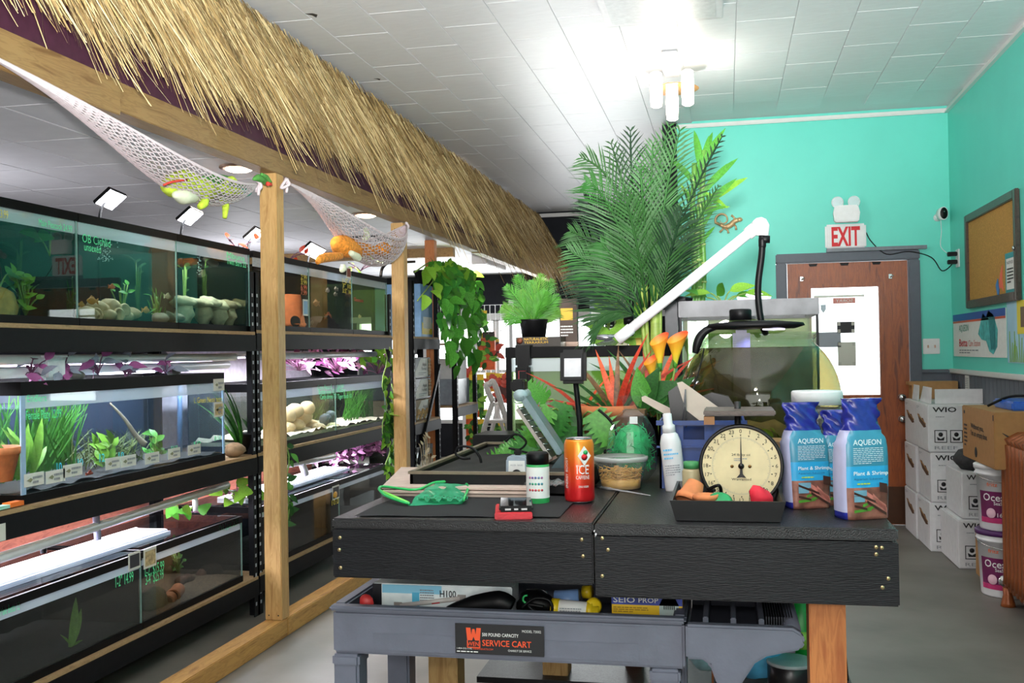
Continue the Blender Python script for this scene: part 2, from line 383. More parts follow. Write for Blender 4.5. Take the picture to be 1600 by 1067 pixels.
for z in (1.0, .83):
    kb = part(MB().lathe([(.028, 0), (.028, .008), (.012, .012), (.012, .035), (.026, .045), (.028, .06), (.018, .07), (.001, .072)], (1.335, YB, z), (0, -1, 0), 18), 'door_knob' if z < .9 else 'deadbolt', CHROME, dr)
for x in (.6, 1.27): part(MB().box(x-.012, x+.012, YB-.02, YB, 1.93, 1.965).tube([(x, YB-.02, 1.94), (x+.02, YB-.03, 1.955)], .006, 6), 'coat_hook', CHROME, dr)
for x in (.69, .93, 1.17): part(MB().prism([(-.035, 0), (.035, 0), (.025, -.02), (-.025, -.02)], (x, YB-.015, DZ-.005), *FY, .015), 'door_stop_bracket', BLACK, dr)
g = YB+.0175; SOR = flat('faded_red', 'd98d84', .6); GREYT = flat('grey_print', '8d9096', .6)
decal((.84, g, 1.745), FY, .17, .045, SOR, pane, 'sticker')
text('SORRY', (.99, g, 1.755), FY, .026, PAPER, pane, .13, mirror=True, lift=.003)
text('NO PUBLIC', (.995, g, 1.705), FY, .025, GREYT, pane, .14, mirror=True); text('RESTROOM', (.995, g, 1.665), FY, .025, GREYT, pane, .15, mirror=True)
def signcard(x0, z0, w_, h_, mt_, nm):
    s = decal((x0, g, z0), FY, w_, h_, mt_, pane, nm)
    for a in (x0+.004, x0+w_-.026):
        for b in (z0+.004, z0+h_-.03): decal((a, g-.002, b), FY, .022, .026, flat('tape', 'b9b8ae', .5), pane, 'tape')
signcard(.866, 1.51, .136, .09, flat('black_card', '25262a', .6), 'black_notice')
signcard(.868, 1.25, .138, .19, flat('cream_card', 'cfcec3', .7), 'cream_notice')
decal((.675, g, 1.4), FY, .22, .12, flat('smoke_sticker', '9aa0aa', .6), pane, 'shop_sticker')
part(MB().prism([(-.022, .03), (.022, .03), (.02, -.01), (0, -.04), (-.02, -.01)], (.765, g-.001, 1.71), *FY, .001), 'shield_sticker', flat('pale_blue', 'b8c9d6', .5), pane)
part(MB().box(gx0+.05, gx1-.06, YB+.35, YB+.37, 1.81, 1.83), 'awning_rail', TRIM, dr)

# ---- fittings on the teal walls
ex = thing('exit_sign', 'white EXIT sign with red letters and two lamp heads above door', 'sign', (.94, YB-.01, 2.17))
part(MB().box(.785, 1.095, YB-.045, YB-.001, 2.175, 2.37), 'sign_box', WHITE, ex, bev=.014)
text('EXIT', (.94, YB-.0455, 2.2), FY, .145, REDINK, ex, .215, 'C', bold=.03)
part(MB().prism([(-.09, 0), (.09, 0), (.1, .07), (.085, .13), (-.085, .13), (-.1, .07)], (.94, YB-.075, 2.375), *FY, -.07), 'battery_box', WHITE, ex, bev=.008)
for s in (-1, 1):
    hd = part(MB().lathe([(.02, .05), (.035, .03), (.045, 0), (.047, -.004), (.043, -.006), (.03, .02)], (.94+s*.062, YB-.085, 2.535), (0, 1, 0), 20, cap=False), 'lamp_head', WHITE, ex)
    part(MB().lathe([(.001, .02), (.02, .012), (.042, .0)], (.94+s*.062, YB-.092, 2.535), (0, 1, 0), 20), 'lamp_lens', mat('lamp_reflector', 'cfd3d6', .15, .8, 0), hd)
sc_ = P(1467, 336, Y=YB); sec = thing('security_camera', 'small white camera with black face high in the teal corner', 'camera', (sc_.x, YB, sc_.z-.03))
part(MB().lathe([(.03, 0), (.03, .01), (.015, .02), (.012, .06)], (sc_.x-.012, YB, sc_.z-.02), (0, -1, 0), 16), 'mount', WHITE, sec)
part(MB().lathe([(.018, -.05), (.03, -.04), (.034, 0), (.034, .03)], (sc_.x+.008, YB-.08, sc_.z), (.25, -1, 0), 18, sy=1.5), 'body', WHITE, sec)
part(MB().lathe([(.03, .0), (.028, .003), (.001, .004)], (sc_.x+.016, YB-.11, sc_.z), (.25, -1, 0), 18, sy=1.5), 'face', BLACK, sec)
part(MB().lathe([(.007, 0), (.001, .002)], (sc_.x+.017, YB-.1145, sc_.z+.012), (.25, -1, 0), 10), 'lens', CHROME, sec)
ow = thing('wall_outlet', 'white wall outlet with black plug adapters beside the corner', 'outlet', (1.71, 8.33, 1.95))
oc = P(1497, 402, X=XR)
part(MB().box(XR-.008, XR-.0005, oc.y-.06, oc.y+.05, oc.z-.075, oc.z+.06), 'cover_plate', WHITE, ow, bev=.003)
for dz in (.03, -.03): part(MB().box(XR-.075, XR-.008, oc.y-.02, oc.y+.02, oc.z+dz-.02, oc.z+dz+.012), 'plug', BLACK, ow, bev=.004)
cb = MB().tube(spline([(1.095, YB-.02, 2.3), P(1362, 378, Y=YB-.02), P(1385, 397, Y=YB-.03), P(1420, 393, Y=YB-.03), P(1455, 402, Y=YB-.04), P(1472, 423, Y=YB-.05), P(1488, 412, Y=YB-.06), (XR-.07, oc.y, oc.z-.03)]), .0045, 6)
one(cb, 'power_cord', BLACK, 'black cord looping from EXIT sign to wall outlet', 'cord')
one(MB().tube(spline([(sc_.x, YB-.06, sc_.z-.04), P(1471, 362, Y=YB-.02), P(1470, 385, Y=YB-.02), P(1482, 397, Y=YB-.04), (XR-.07, oc.y, oc.z+.03)]), .003, 6), 'power_cord', WHITE, 'thin white cord hanging from security camera to outlet', 'cord')
sp = P(1455, 541, Y=YB); sw = thing('switch_plate', 'white double switch plate beside the door frame', 'switch', (sp.x, YB, sp.z-.06))
part(MB().box(sp.x-.062, sp.x+.062, YB-.008, YB-.0005, sp.z-.06, sp.z+.06), 'cover_plate', WHITE, sw, bev=.003)
for dx in (-.025, .025): part(MB().box(sp.x+dx-.005, sp.x+dx+.005, YB-.02, YB-.008, sp.z-.012, sp.z+.01), 'toggle', flat('toggle_tan', 'c9a08c', .5), sw)
# cork board on the right wall
cbd = thing('cork_board', 'dark framed cork board hanging on right teal wall', 'notice board', (XR, 7.1, 1.66))
cy0, cy1, cz0, cz1 = 6.49, 7.80, 1.66, 2.325
part(MB().box(XR-.012, XR-.001, cy0+.03, cy1-.03, cz0+.03, cz1-.03), 'cork', mat('cork', 'b98b45', .9, var=.25, vs=120, bump=.2, bs=200), cbd)
FRW = wood('dark_frame_wood', '4b3a30', '2f231e', (3, 3, 3), .35)
for b in ((cy0, cy0+.055, cz0, cz1), (cy1-.055, cy1, cz0, cz1), (cy0+.055, cy1-.055, cz0, cz0+.055), (cy0+.055, cy1-.055, cz1-.055, cz1)):
    part(MB().box(XR-.03, XR-.002, *b), 'frame_rail', FRW, cbd, bev=.005)
part(MB().lathe([(.014, 0), (.014, .01), (.004, .012)], (XR-.03, cy0+.028, 1.97), (-1, 0, 0), 12), 'lock', CHROME, cbd)
nb = thing('notice_card', 'teal bordered notice card pinned low on the cork board', 'notice', (XR-.014, 6.65, 1.71))
decal((XR-.0135, 6.79, 1.7), FW, .24, .26, flat('teal_print', '3f9aa0', .6), nb, 'card'); decal((XR-.0155, 6.76, 1.735), FW, .18, .19, PAPER, nb, 'card_face')
lines((XR-.0165, 6.74, 1.77), FW, .14, .1, 5, INK, nb); text('NOTICE', (XR-.017, 6.735, 1.89), FW, .018, INK, nb, .13)
fc = thing('fish_cutout', 'small red and blue fish cutout pinned to the cork board', 'decoration', (XR-.014, 6.93, 1.71))
part(MB().prism([(0, .05), (.04, .15), (.1, .2), (.09, .1), (.12, .03), (.06, .06)], (XR-.014, 6.96, 1.7), *FW, .003), 'fin', flat('coral', 'e8694e', .5), fc)
part(MB().prism([(-.05, .08), (0, .12), (.03, .05), (.01, -.02), (-.02, .03)], (XR-.017, 6.97, 1.7), *FW, .003), 'tail', flat('fish_blue', '3d7fc0', .5), fc)
# posters
def wp(px, py): return P(px, py, X=XR-.002)
a = wp(1490, 560); b = wp(1576, 492)
po = thing('betta_poster', 'white poster with a teal fighting fish under blue stripe', 'poster', (XR, (a.y+b.y)/2, a.z-.03))
py1, py0, pz0, pz1 = 8.33, 6.84, 1.315, 1.63
def slopequad(): pass
part(MB().box(XR-.006, XR-.001, py0, py1, pz0, pz1), 'sheet', PAPER, po)
decal((XR-.007, py1, pz1-.05), FW, py1-py0, .05, flat('poster_blue', '2c56a8', .5), po, 'stripe'); decal((XR-.007, py1, pz1-.065), FW, py1-py0, .014, flat('poster_red', 'd95f42', .5), po, 'stripe')
text('AQUEON', (XR-.007, py1-.2, 1.5), FW, .05, flat('logo_green', '3c8f78', .5), po, .3)
text('Betta', (XR-.007, py1-.2, 1.39), FW, .055, REDINK, po, .26, bold=.01); text('Care Station', (XR-.007, py1-.5, 1.39), FW, .045, flat('lt_red', 'e07a6a', .6), po, .34)
lines((XR-.007, py1-.2, 1.335), FW, .6, .035, 2, GREYT, po)
TEALF = mat('betta_teal', '4fb3b4', .5, var=.35, vs=25)
fb = part(MB().prism([(-.1, .0), (0, .10), (.05, .14), (.12, .11), (.2, .15), (.32, .12), (.42, .02), (.4, -.09), (.3, -.14), (.2, -.12), (.12, -.05), (.0, -.04)], (XR-.008, py1-.88, 1.475), *FW, .001), 'printed_fish', TEALF, po)
for k in range(6): part(MB().prism([(.1+k*.03, .1), (.115+k*.03, .11), (.16+k*.02, -.1), (.15+k*.02, -.11)], (XR-.0095, py1-.98, 1.475), *FW, .0005), 'fin_ray', flat('ray_dark', '2d8086', .5), fb)
p2 = thing('plant_poster', 'pale blue poster with yellow panel and water plants at frame edge', 'poster', (XR, 6.4, 1.27))
part(MB().box(XR-.006, XR-.001, 5.6, 6.81, 1.285, 1.66), 'sheet', mat('sky_print', 'a9d2e8', .5, var=.1, vs=4), p2)
decal((XR-.007, 6.58, 1.46), FW, .9, .2, flat('poster_yellow', 'ecd73c', .5), p2, 'yellow_panel'); decal((XR-.0085, 6.5, 1.5), FW, .5, .12, flat('brown_print', '6a4a2a', .5), p2, 'brown_block')
for k in range(9):
    y_ = 6.76-.035*k; part(MB().prism([(0, 0), (.02, 0), (.015+.03*sin(k), .14+.05*cos(k*2)), (.0+.03*sin(k), .14+.05*cos(k*2))], (XR-.0075, y_, 1.29), *FW, .0005), 'printed_blade', flat('print_green', '8bbb57', .5), p2)
wt = P(1512, 607, X=XR-.0135); nt2 = thing('wall_notice', 'narrow white paper strip taped to grey wainscot', 'notice', (XR-.014, wt.y, wt.z-.1))
decal((XR-.0145, wt.y+.07, wt.z-.095), FW, .13, .19, PAPER, nt2, 'sheet'); lines((XR-.016, wt.y+.055, wt.z-.08), FW, .1, .16, 12, GREYT, nt2)
# gecko wall decoration
gk = P(1136, 350, Y=YB-.015); GOLD = mat('gecko_gold', 'c9a87c', .4, .3, var=.2)
def gp(dx, dz): return (gk.x+dx, YB-.015, gk.z+dz)
ge = thing('gecko_ornament', 'gold gecko wall ornament with coiled tail on teal wall', 'ornament', gp(0, -.1))
part(MB().tube(spline([gp(.09, .03), gp(.06, .02), gp(.02, -.015), gp(-.02, -.02), gp(-.05, -.005)]), [.016, .018]+[.02]*6+[.022]*8+[.018]*4+[.014]*5, 10), 'body', GOLD, ge)
part(MB().ell(gp(.1, .032), .024, .012, .018), 'head', GOLD, ge)
part(MB().tube([gp(-.05, -.005)]+[gp(-.035+(.06-.0026*i)*cos(pi*1.1-i*.42), .035+(.06-.0026*i)*sin(pi*1.1-i*.42)) for i in range(16)], [.012]+[.011-.0006*i for i in range(16)], 8), 'tail', GOLD, ge)
for sx, sz, ex_, ez in ((.05, .0, .07, -.05), (.06, .03, .035, .07), (-.03, -.02, -.06, -.065), (-.02, -.03, .01, -.075)): part(MB().tube([gp(sx, sz), gp((sx+ex_)/2+.01, (sz+ez)/2), gp(ex_, ez)], [.009, .007, .01], 8), 'leg', GOLD, ge)

# ---- ceiling fittings
L1 = P(1045, 75, z=ZC); L1.y += .35
lf = thing('ceiling_light', 'bare glowing tube bulbs on white socket under high ceiling', 'lamp', (L1.x, L1.y, ZC))
BULB = mat('bulb_glow', 'fff4e0', .4, var=0, emit=12, ecol='fff1df')
part(MB().box(L1.x-.055, L1.x+.055, L1.y-.3, L1.y+.1, ZC-.06, ZC-.002), 'socket_box', WHITE, lf, bev=.01)
part(MB().lathe([(.16, 0), (.14, .012), (.05, .02)], (L1.x+.01, L1.y+.05, ZC-.155), seg=28), 'reflector_disc', mat('brass_disc', 'b07c44', .3, .6, .1), lf)
for dx, z0 in ((0, .26), (-.1, .17), (.1, .17)): part(MB().lathe([(.02, -.12), (.036, -.11), (.04, .0), (.036, .1), (.02, .11)], (L1.x+dx, L1.y-.05, ZC-z0), seg=16), 'bulb', BULB, lf)
lamp('ceiling_bulb_light', 'POINT', (L1.x, L1.y-.05, ZC-.62), 9, (1, .95, .88), .035)
bp = P(1030, 20, z=ZC-.04); b1 = thing('ceiling_panel', 'flat white boxed panel on high ceiling at top edge', 'ceiling panel', (bp.x, 5.3, ZC-.05))
part(MB().box(-.62, .02, 4.9, 5.62, ZC-.05, ZC-.001), 'panel_frame', WHITE, b1, bev=.006); part(MB().box(-.58, -.02, 4.94, 5.58, ZC-.054, ZC-.05), 'diffuser', mat('diffuser', 'd5d8d8', .4), b1)
WARMG = mat('warm_lamp_glow', 'ffe9d0', .4, var=0, emit=14, ecol='ffd9b8')
for k, (px, py, lb) in enumerate(((373, 262, 'nearest of the round recessed ceiling lights, beside first post'), (572, 335, 'recessed ceiling light between the two wooden posts'), (726, 383, 'farthest recessed ceiling light above the hanging pothos'))):
    c = P(px, py, z=ZL-.005); r_ = thing('recessed_light', lb, 'lamp', (c.x, c.y, ZL-.02), 'round recessed ceiling lights')
    part(MB().lathe([(.105, 0), (.105, -.008), (.075, -.014), (.072, -.004)], (c.x, c.y, ZL-.0005), seg=28, cap=False), 'trim_ring', mat('bronze_ring', '8a7264', .4), r_)
    part(MB().lathe([(.001, 0), (.05, .002), (.071, .01)], (c.x, c.y, ZL-.028), seg=24), 'bulb_face', WARMG, r_)
    lamp('recessed_lamp', 'SPOT', (c.x, c.y, ZL-.05), 25, (1, .86, .74), .05, aim=(c.x, c.y, 0)).data.spot_size = rad(130)
fx = P(748, 405, z=ZL-.05); f2 = thing('ceiling_fixture', 'long white box fixture on far low ceiling above window', 'lamp', (fx.x, fx.y, ZL-.1))
part(MB().box(fx.x-.08, fx.x+.08, fx.y, fx.y+1.0, ZL-.1, ZL-.001), 'housing', WHITE, f2, bev=.008); part(MB().box(fx.x-.05, fx.x+.05, fx.y+.05, fx.y+.95, ZL-.112, ZL-.1), 'tube_cover', mat('cover_glow', 'f0f4f4', .4, emit=2.0), f2)
vg = P(590, 372, z=ZL-.003); ve = thing('air_vent', 'grey slatted air vent in low ceiling behind the small net', 'vent', (vg.x, vg.y, ZL-.01))
part(MB().box(vg.x-.2, vg.x+.2, vg.y-.2, vg.y+.2, ZL-.006, ZL-.001), 'vent_frame', mat('vent_grey', '8b8c8e', .5), ve)
for k in range(7): part(MB().box(vg.x-.17, vg.x+.17, vg.y-.18+k*.055, vg.y-.155+k*.055, ZL-.014, ZL-.006), 'slat', mat('slat_dark', '4a4a4c', .5), ve)
bt = MB().box(-5.2, -2.6, 9.6, 9.68, ZL-.09, ZL-.001); one(bt, 'ceiling_batten', PINEY, 'thin wooden batten across far low ceiling', 'batten')
# ================================================================== beam, posts, thatch
BX0, BX1 = -2.265, -2.175
bm_ = thing('wooden_beam', 'long lumber beam on posts under the thatch fringe', 'beam', ((BX0+BX1)/2, 7, 2.30))
for y0, y1, dz, dx in ((1.2, 3.35, -.02, .012), (3.352, 5.9, 0, 0), (5.902, 9.0, .008, -.004), (9.002, 13.2, .0, 0)): part(MB().box(BX0+dx, BX1+dx, y0, y1, 2.315+dz, 2.425), 'plank', PINEY, bm_, bev=.003)
part(MB().box(-2.245, -2.225, 1.2, 13.2, 2.426, 2.8), 'fascia_board', mat('purple_fascia', '4a2438', .6, var=.15), bm_)
pst = [(4.69, PINE, 'nearest wooden post, holding the two white nets'), (6.72, PINE, 'second wooden post beside the hanging vine and rock boxes'), (8.9, PINER, 'reddish farther post rising behind the hanging pothos')]
for y, mt_, lb in pst:
    ox = 0 if y < 8 else P(671, 400, Y=8.9).x-(BX0+BX1)/2; zt = 2.314 if y < 8 else ZL-.001; zb = .0905 if y < 8 else .001
    q = thing('wooden_post', lb, 'post', ((BX0+BX1)/2+ox, y+.045, zb), 'square lumber posts under the beam')
    part(MB().box(BX0+ox, BX1+ox, y, y+.089, zb, zt), 'shaft', mt_, q, bev=.004)
    mb = MB()
    for dx, z in ((.02, .115), (.07, .115), (.03, 2.27), (.06, 2.27)): mb.lathe([(.004, 0), (.003, .0015)], (BX0+dx+ox, y, z), (0, -1, 0), 8)
    part(mb, 'screw_heads', mat('screw_dark', '3a342c', .4, .6), q)
si = thing('wooden_sill', 'lumber sill plate running along the floor under the posts', 'sill', ((BX0+BX1)/2, 5, 0))
for y0, y1 in ((1.5, 4.75), (4.752, 7.2), (7.202, 9.2)): part(MB().box(BX0-.003, BX1+.003, y0, y1, 0, .09), 'plank', wood('pine_sill', 'c1924e', '96682f', (8, 1, 8), scale=5), si, bev=.004)

def thatch():
    r = np.random.RandomState(3); N = 21000
    y = np.concatenate([r.uniform(2.0, 6.2, 11500), r.uniform(6.2, 13.25, N-11500)])
    s = r.uniform(0, .74, N)**1.0; top = V((-2.42, 0, 3.235)); bot = V((-2.10, 0, 2.54)); L = (bot-top).length
    ln = r.uniform(.17, .36, N)*(1+.55*np.clip((y-5.5)/4, 0, 1)*(s > .3)); off = r.uniform(0.0, .075, N)*(0.35+s)
    far = y > 6.2; wd = r.uniform(.0035, .0085, N)*np.where(far, 1.25, 1)
    dirx, dirz = (bot.x-top.x)/L, (bot.z-top.z)/L; nx, nz = -dirz, dirx
    px = top.x+dirx*s*L+nx*off; pz = top.z+dirz*s*L+nz*off
    tilt = r.normal(.06, .13, N); splay = r.normal(.03, .07, N)
    # ragged hem: a few long clumps
    ln *= 1+.35*np.clip(np.sin(y*9)+np.sin(y*23+1), 0, 2)*(s > .5)
    vs = []; cols = []
    seg = 3
    A = np.zeros((N, (seg+1)*2, 3)); ang = r.uniform(-.9, .9, N)
    for k in range(seg+1):
        t = k/seg; cx = px+(dirx+nx*splay)*ln*t; cz = pz+(dirz+nz*splay)*ln*t-.02*t*t; cy = y+tilt*ln*t+.04*np.sin(ang*3)*t*t
        h = wd*(1-.55*t*t)/2
        A[:, 2*k] = np.stack([cx-np.sin(ang)*h, cy-np.cos(ang)*h, cz], 1); A[:, 2*k+1] = np.stack([cx+np.sin(ang)*h, cy+np.cos(ang)*h, cz], 1)
    nv = (seg+1)*2; base = (np.arange(N)*nv)[:, None]
    fq = np.concatenate([base+np.array([2*k, 2*k+1, 2*k+3, 2*k+2]) for k in range(seg)], 1).reshape(-1, 4)
    me = bpy.data.meshes.new('thatch_fringe'); o0 = np.array([-2.2, 7.0, 2.3])
    me.vertices.add(N*nv); me.vertices.foreach_set('co', (A.reshape(-1, 3)-o0).ravel())
    me.loops.add(fq.size); me.loops.foreach_set('vertex_index', fq.ravel().astype(np.int32))
    me.polygons.add(len(fq)); me.polygons.foreach_set('loop_start', np.arange(0, fq.size, 4, dtype=np.int32)); me.polygons.foreach_set('loop_total', np.full(len(fq), 4, dtype=np.int32))
    me.update(calc_edges=True)
    ca = me.color_attributes.new('tone', 'FLOAT_COLOR', 'POINT'); c = np.repeat(r.uniform(0, 1, N), nv); ca.data.foreach_set('color', np.stack([c, c, c, np.ones_like(c)], 1).ravel())
    mt_ = bpy.data.materials.new('straw'); mt_.use_nodes = True; nt = mt_.node_tree; B = nt.nodes['Principled BSDF']; B.inputs['Roughness'].default_value = .6
    at = nt.nodes.new('ShaderNodeAttribute'); at.attribute_name = 'tone'; rp = nt.nodes.new('ShaderNodeValToRGB'); e = rp.color_ramp.elements
    e[0].color = H('725a37'); e[1].color = H('d8c495'); x = e.new(.5); x.color = H('b0945f')
    nt.links.new(at.outputs['Color'], rp.inputs[0]); nt.links.new(rp.outputs[0], B.inputs['Base Color'])
    me.materials.append(mt_)
    o = bpy.data.objects.new('thatch_fringe', me); COL.objects.link(o); o.location = o0
    tag(o, 'long dry straw thatch fringe sloping down from the ceiling', 'thatch', None, 'stuff')
    part(MB().prism([(-2.45, 3.235), (-2.44, 3.245), (-2.17, 2.63), (-2.19, 2.6)], (0, 2, 0), (1, 0, 0), (0, 0, 1), -11.2), 'thatch_backing', mat('straw_backing', '6d5734', .9, var=.3, vs=60), o)
thatch()

# ================================================================== nets with plush toys
NETM = mat('white_cord', 'd6c8cc', .7, var=.05)
def net(name, label, A, B, sag, wmid, sagpos, cords, cross, loc):
    A, B = V(A), V(B); d = (B-A); L = d.length; d.normalize(); side = V((1, 0, 0)); r = .0032
    def pt(t, q):           # t along, q in -1..1 across the cradle
        wd = wmid*(math.sin(pi*min(1, t**sagpos))**.9+.02); dz = -sag*(math.sin(pi*t**sagpos))
        c = A+d*L*t; ang = q*1.9
        return c+V((sin(ang)*wd*.5, 0, dz*.65-(cos(ang))*wd*.5))
    th = thing(name, label, 'net', loc)
    n = 44; mb = MB()
    for i in range(cords):
        q = -1+2*i/(cords-1); tw = 1.6/cords
        for ph in (0, 1):
            pts = []
            for k in range(n+1):
                t = k/n; z = ((k+ph) % 2)*2-1
                pts.append(pt(t, max(-1, min(1, q+z*tw*.5))))
            mb.tube(pts, r, 4, cap=False)
    part(mb, 'mesh', NETM, th, 'knotted white netting')
    mb = MB()
    for q in (-1, 1): mb.tube([pt(k/30, q) for k in range(31)], .0055, 5)
    part(mb, 'edge_cord', NETM, th)
    for E_, s in ((A, -1), (B, 1)): part(MB().tube(spline([E_+V((0, 0, .02)), E_+V((.02, 0, -.01)), E_+V((-.015, .02*s, -.03)), E_+V((.01, 0, .015)), E_+V((0, .01, -.05))]), .008, 6), 'end_knot', NETM, th)
    return pt
XN = -2.14
A1 = P(-60, 65, X=XN); B1 = P(402, 288, X=XN)
pt1 = net('hanging_net', 'long white mesh hammock full of green plush toys', A1, B1, .17, .17, 1.9, 15, 0, (XN, (A1.y+B1.y)/2, 2.0))
A2 = P(446, 285, X=XN); B2 = P(634, 352, X=XN)
pt2 = net('hanging_net', 'smaller white mesh hammock with orange plush between two posts', A2, B2, .3, .26, 1.7, 13, 0, (XN, (A2.y+B2.y)/2, 2.0))
def plush(name, label, cat, spec, mats):
    "spec: (part name, material index, spine points with radius, in pixels at X)"
    pts0 = P(spec[0][2][0][0], spec[0][2][0][1], X=XN); th = thing(name, label, cat, pts0-V((0, 0, .05)))
    for nm, mi, pts, off in spec:
        pp = [P(a, b, X=XN+off) for a, b, _ in pts]; pl = spline(pp, 4); rr = [c for _, _, c in pts]; rs = []
        for i in range(len(pts)-1): rs += [rr[i]+(rr[i+1]-rr[i])*k/4 for k in range(4)]
        part(MB().tube(pl, rs+[rr[-1]], 12), nm, mats[mi], th)
    return th
LIMEP = mat('plush_lime', 'b9cf3e', .9, var=.3, vs=40); GRNP = mat('plush_green', '4a8a3c', .9, var=.35, vs=50); ORP = mat('plush_orange', 'dd8a2e', .9, var=.4, vs=60); PALEP = mat('plush_pale', 'd8dcc0', .9, var=.1)
REDP = mat('plush_red', 'cf3b2c', .8); TLP = mat('plush_teal', '3f9e88', .8)
plush('plush_frog', 'fat lime green plush frog lying in the long net', 'plush toy', [('body', 0, [(258, 292, .02), (270, 290, .05), (290, 288, .06), (305, 292, .05), (318, 296, .02)], -.02), ('belly', 1, [(272, 304, .01), (285, 306, .035), (300, 306, .03), (312, 304, .01)], 0.01), ('head', 0, [(300, 290, .03), (318, 295, .045), (332, 300, .03)], .01), ('mouth_stripe', 2, [(256, 289, .004), (270, 284, .005), (292, 281, .004)], .058), ('foot', 0, [(322, 308, .015), (318, 318, .02), (312, 323, .012)], .03)], [LIMEP, PALEP, REDP])
plush('plush_lizard', 'green plush lizard with dangling lime foot in the long net', 'plush toy', [('body', 0, [(318, 282, .02), (335, 284, .035), (352, 286, .035), (366, 292, .025), (380, 296, .02)], -.03), ('belly', 1, [(335, 292, .015), (352, 297, .025), (368, 299, .02), (378, 300, .01)], .02), ('nose', 3, [(376, 300, .018), (384, 301, .02), (391, 301, .008)], .01), ('leg', 1, [(345, 310, .012), (352, 320, .017), (352, 330, .013), (351, 341, .009)], .02), ('arm', 1, [(352, 284, .01), (362, 280, .015), (368, 286, .012)], .03)], [GRNP, LIMEP, REDP, TLP])
plush('plush_parrot', 'small dark green plush head with red beak at the post', 'plush toy', [('head', 0, [(396, 280, .006), (404, 278, .018), (414, 282, .02), (420, 286, .008)], .02), ('crest', 0, [(408, 272, .006), (416, 277, .012), (423, 286, .008)], .04), ('beak', 2, [(418, 287, .01), (423, 288, .008), (425, 290, .002)], .045)], [GRNP, LIMEP, REDP])
plush('plush_gecko', 'orange spotted plush gecko slumped in the smaller net', 'plush toy', [('body', 0, [(524, 378, .03), (534, 384, .065), (545, 387, .06), (560, 389, .045), (580, 391, .035), (592, 391, .02)], 0), ('head', 0, [(592, 389, .03), (600, 389, .045), (606, 388, .02)], .02), ('tail', 1, [(568, 375, .012), (573, 368, .022), (572, 360, .018), (570, 357, .008)], -.05), ('arm', 0, [(532, 400, .02), (515, 402, .025), (502, 404, .025), (496, 410, .012)], .06), ('foot', 1, [(548, 395, .015), (558, 402, .025), (562, 405, .01)], .07), ('foot', 1, [(536, 413, .012), (536, 420, .02), (533, 423, .01)], .05)], [ORP, PALEP, REDP])
# ================================================================== steel racks
XF = -2.50; XB = -3.12
DECK = wood('particle_deck', 'a98a63', '8d7150', (6, 2, 6), .7)
def rack(y0, y1, label, levels, ztop=1.86):
    rk = thing('storage_rack', label, 'rack', ((XF+XB)/2, (y0+y1)/2, 0), 'black steel racks along the left side')
    for y in (y0, y1-.045):
        for x in (XF, XB):
            s = -1 if x == XF else 1
            part(MB().box(min(x, x+s*.006), max(x, x+s*.006), y, y+.045, 0.001, ztop).box(min(x, x+s*.05), max(x, x+s*.05), y if y == y0 else y+.039, y+.006 if y == y0 else y+.045, 0.001, ztop), 'upright', STEEL, rk)
        mb = MB()
        for k in range(int((ztop-.1)/.052)): mb.box(XF-.0002, XF+.0012, y+.012, y+.026, .06+k*.052, .078+k*.052)
        part(mb, 'slots', mat('slot_backlight', 'a8adb6', .6), rk)  # pale colour stands in for light seen through the slot holes
    for z in levels:
        part(MB().box(XF-.008, XF+.006, y0, y1, z-.105, z-.018), 'shelf_beam', STEEL, rk, bev=.002); part(MB().box(XB-.006, XB+.008, y0, y1, z-.105, z-.018), 'shelf_beam', STEEL, rk)
        part(MB().box(XB+.01, XF-.0+.004, y0+.005, y1-.005, z-.017, z), 'shelf_deck', DECK, rk, bev=.001)
    return rk
rack(2.6, 5.10, 'nearest black steel rack with long shelves of tanks', (.215, .872, 1.535))
rack(5.11, 7.40, 'middle black steel rack between the two wooden posts', (.225, .875, 1.545))
rk3 = rack(7.95, 8.72, 'narrow black steel rack holding boxed rocks under the pothos', (.3, .84, 1.545), 2.0)
rack(9.3, 10.1, 'farthest black steel rack with slotted uprights', (.3, .9, 1.5), 1.75)
part(MB().bar((XF+.012, 8.69, 1.3), (XF+.012, 8.0, .5), .02, .03), 'diagonal_brace', STEEL, rk3)
# panels and a bright stand-in sheet behind the racks
one(MB().box(XB-.06, XB-.045, 2.6, 7.4, .05, .86), 'plywood_panel', wood('red_plywood', 'a6604a', '7a4133', (4, 1, 4), .7), 'reddish plywood sheet behind the lowest tanks', 'panel')
one(MB().box(XB-.06, XB-.045, 2.6, 5.1, .88, 1.5), 'backing_or_stand_in_sheet', mat('dark_backing', '26242c', .7), 'dark sheet behind the nearest middle shelf', 'panel')
one(MB().box(XB-.06, XB-.045, 5.15, 7.4, .88, 1.5), 'backing_or_stand_in_sheet', mat('bright_backdrop', 'e6e2ee', .7), 'white stand-in sheet for brightness behind the purple plants', 'panel')  # added white sheet stands in for brightness from windows beyond

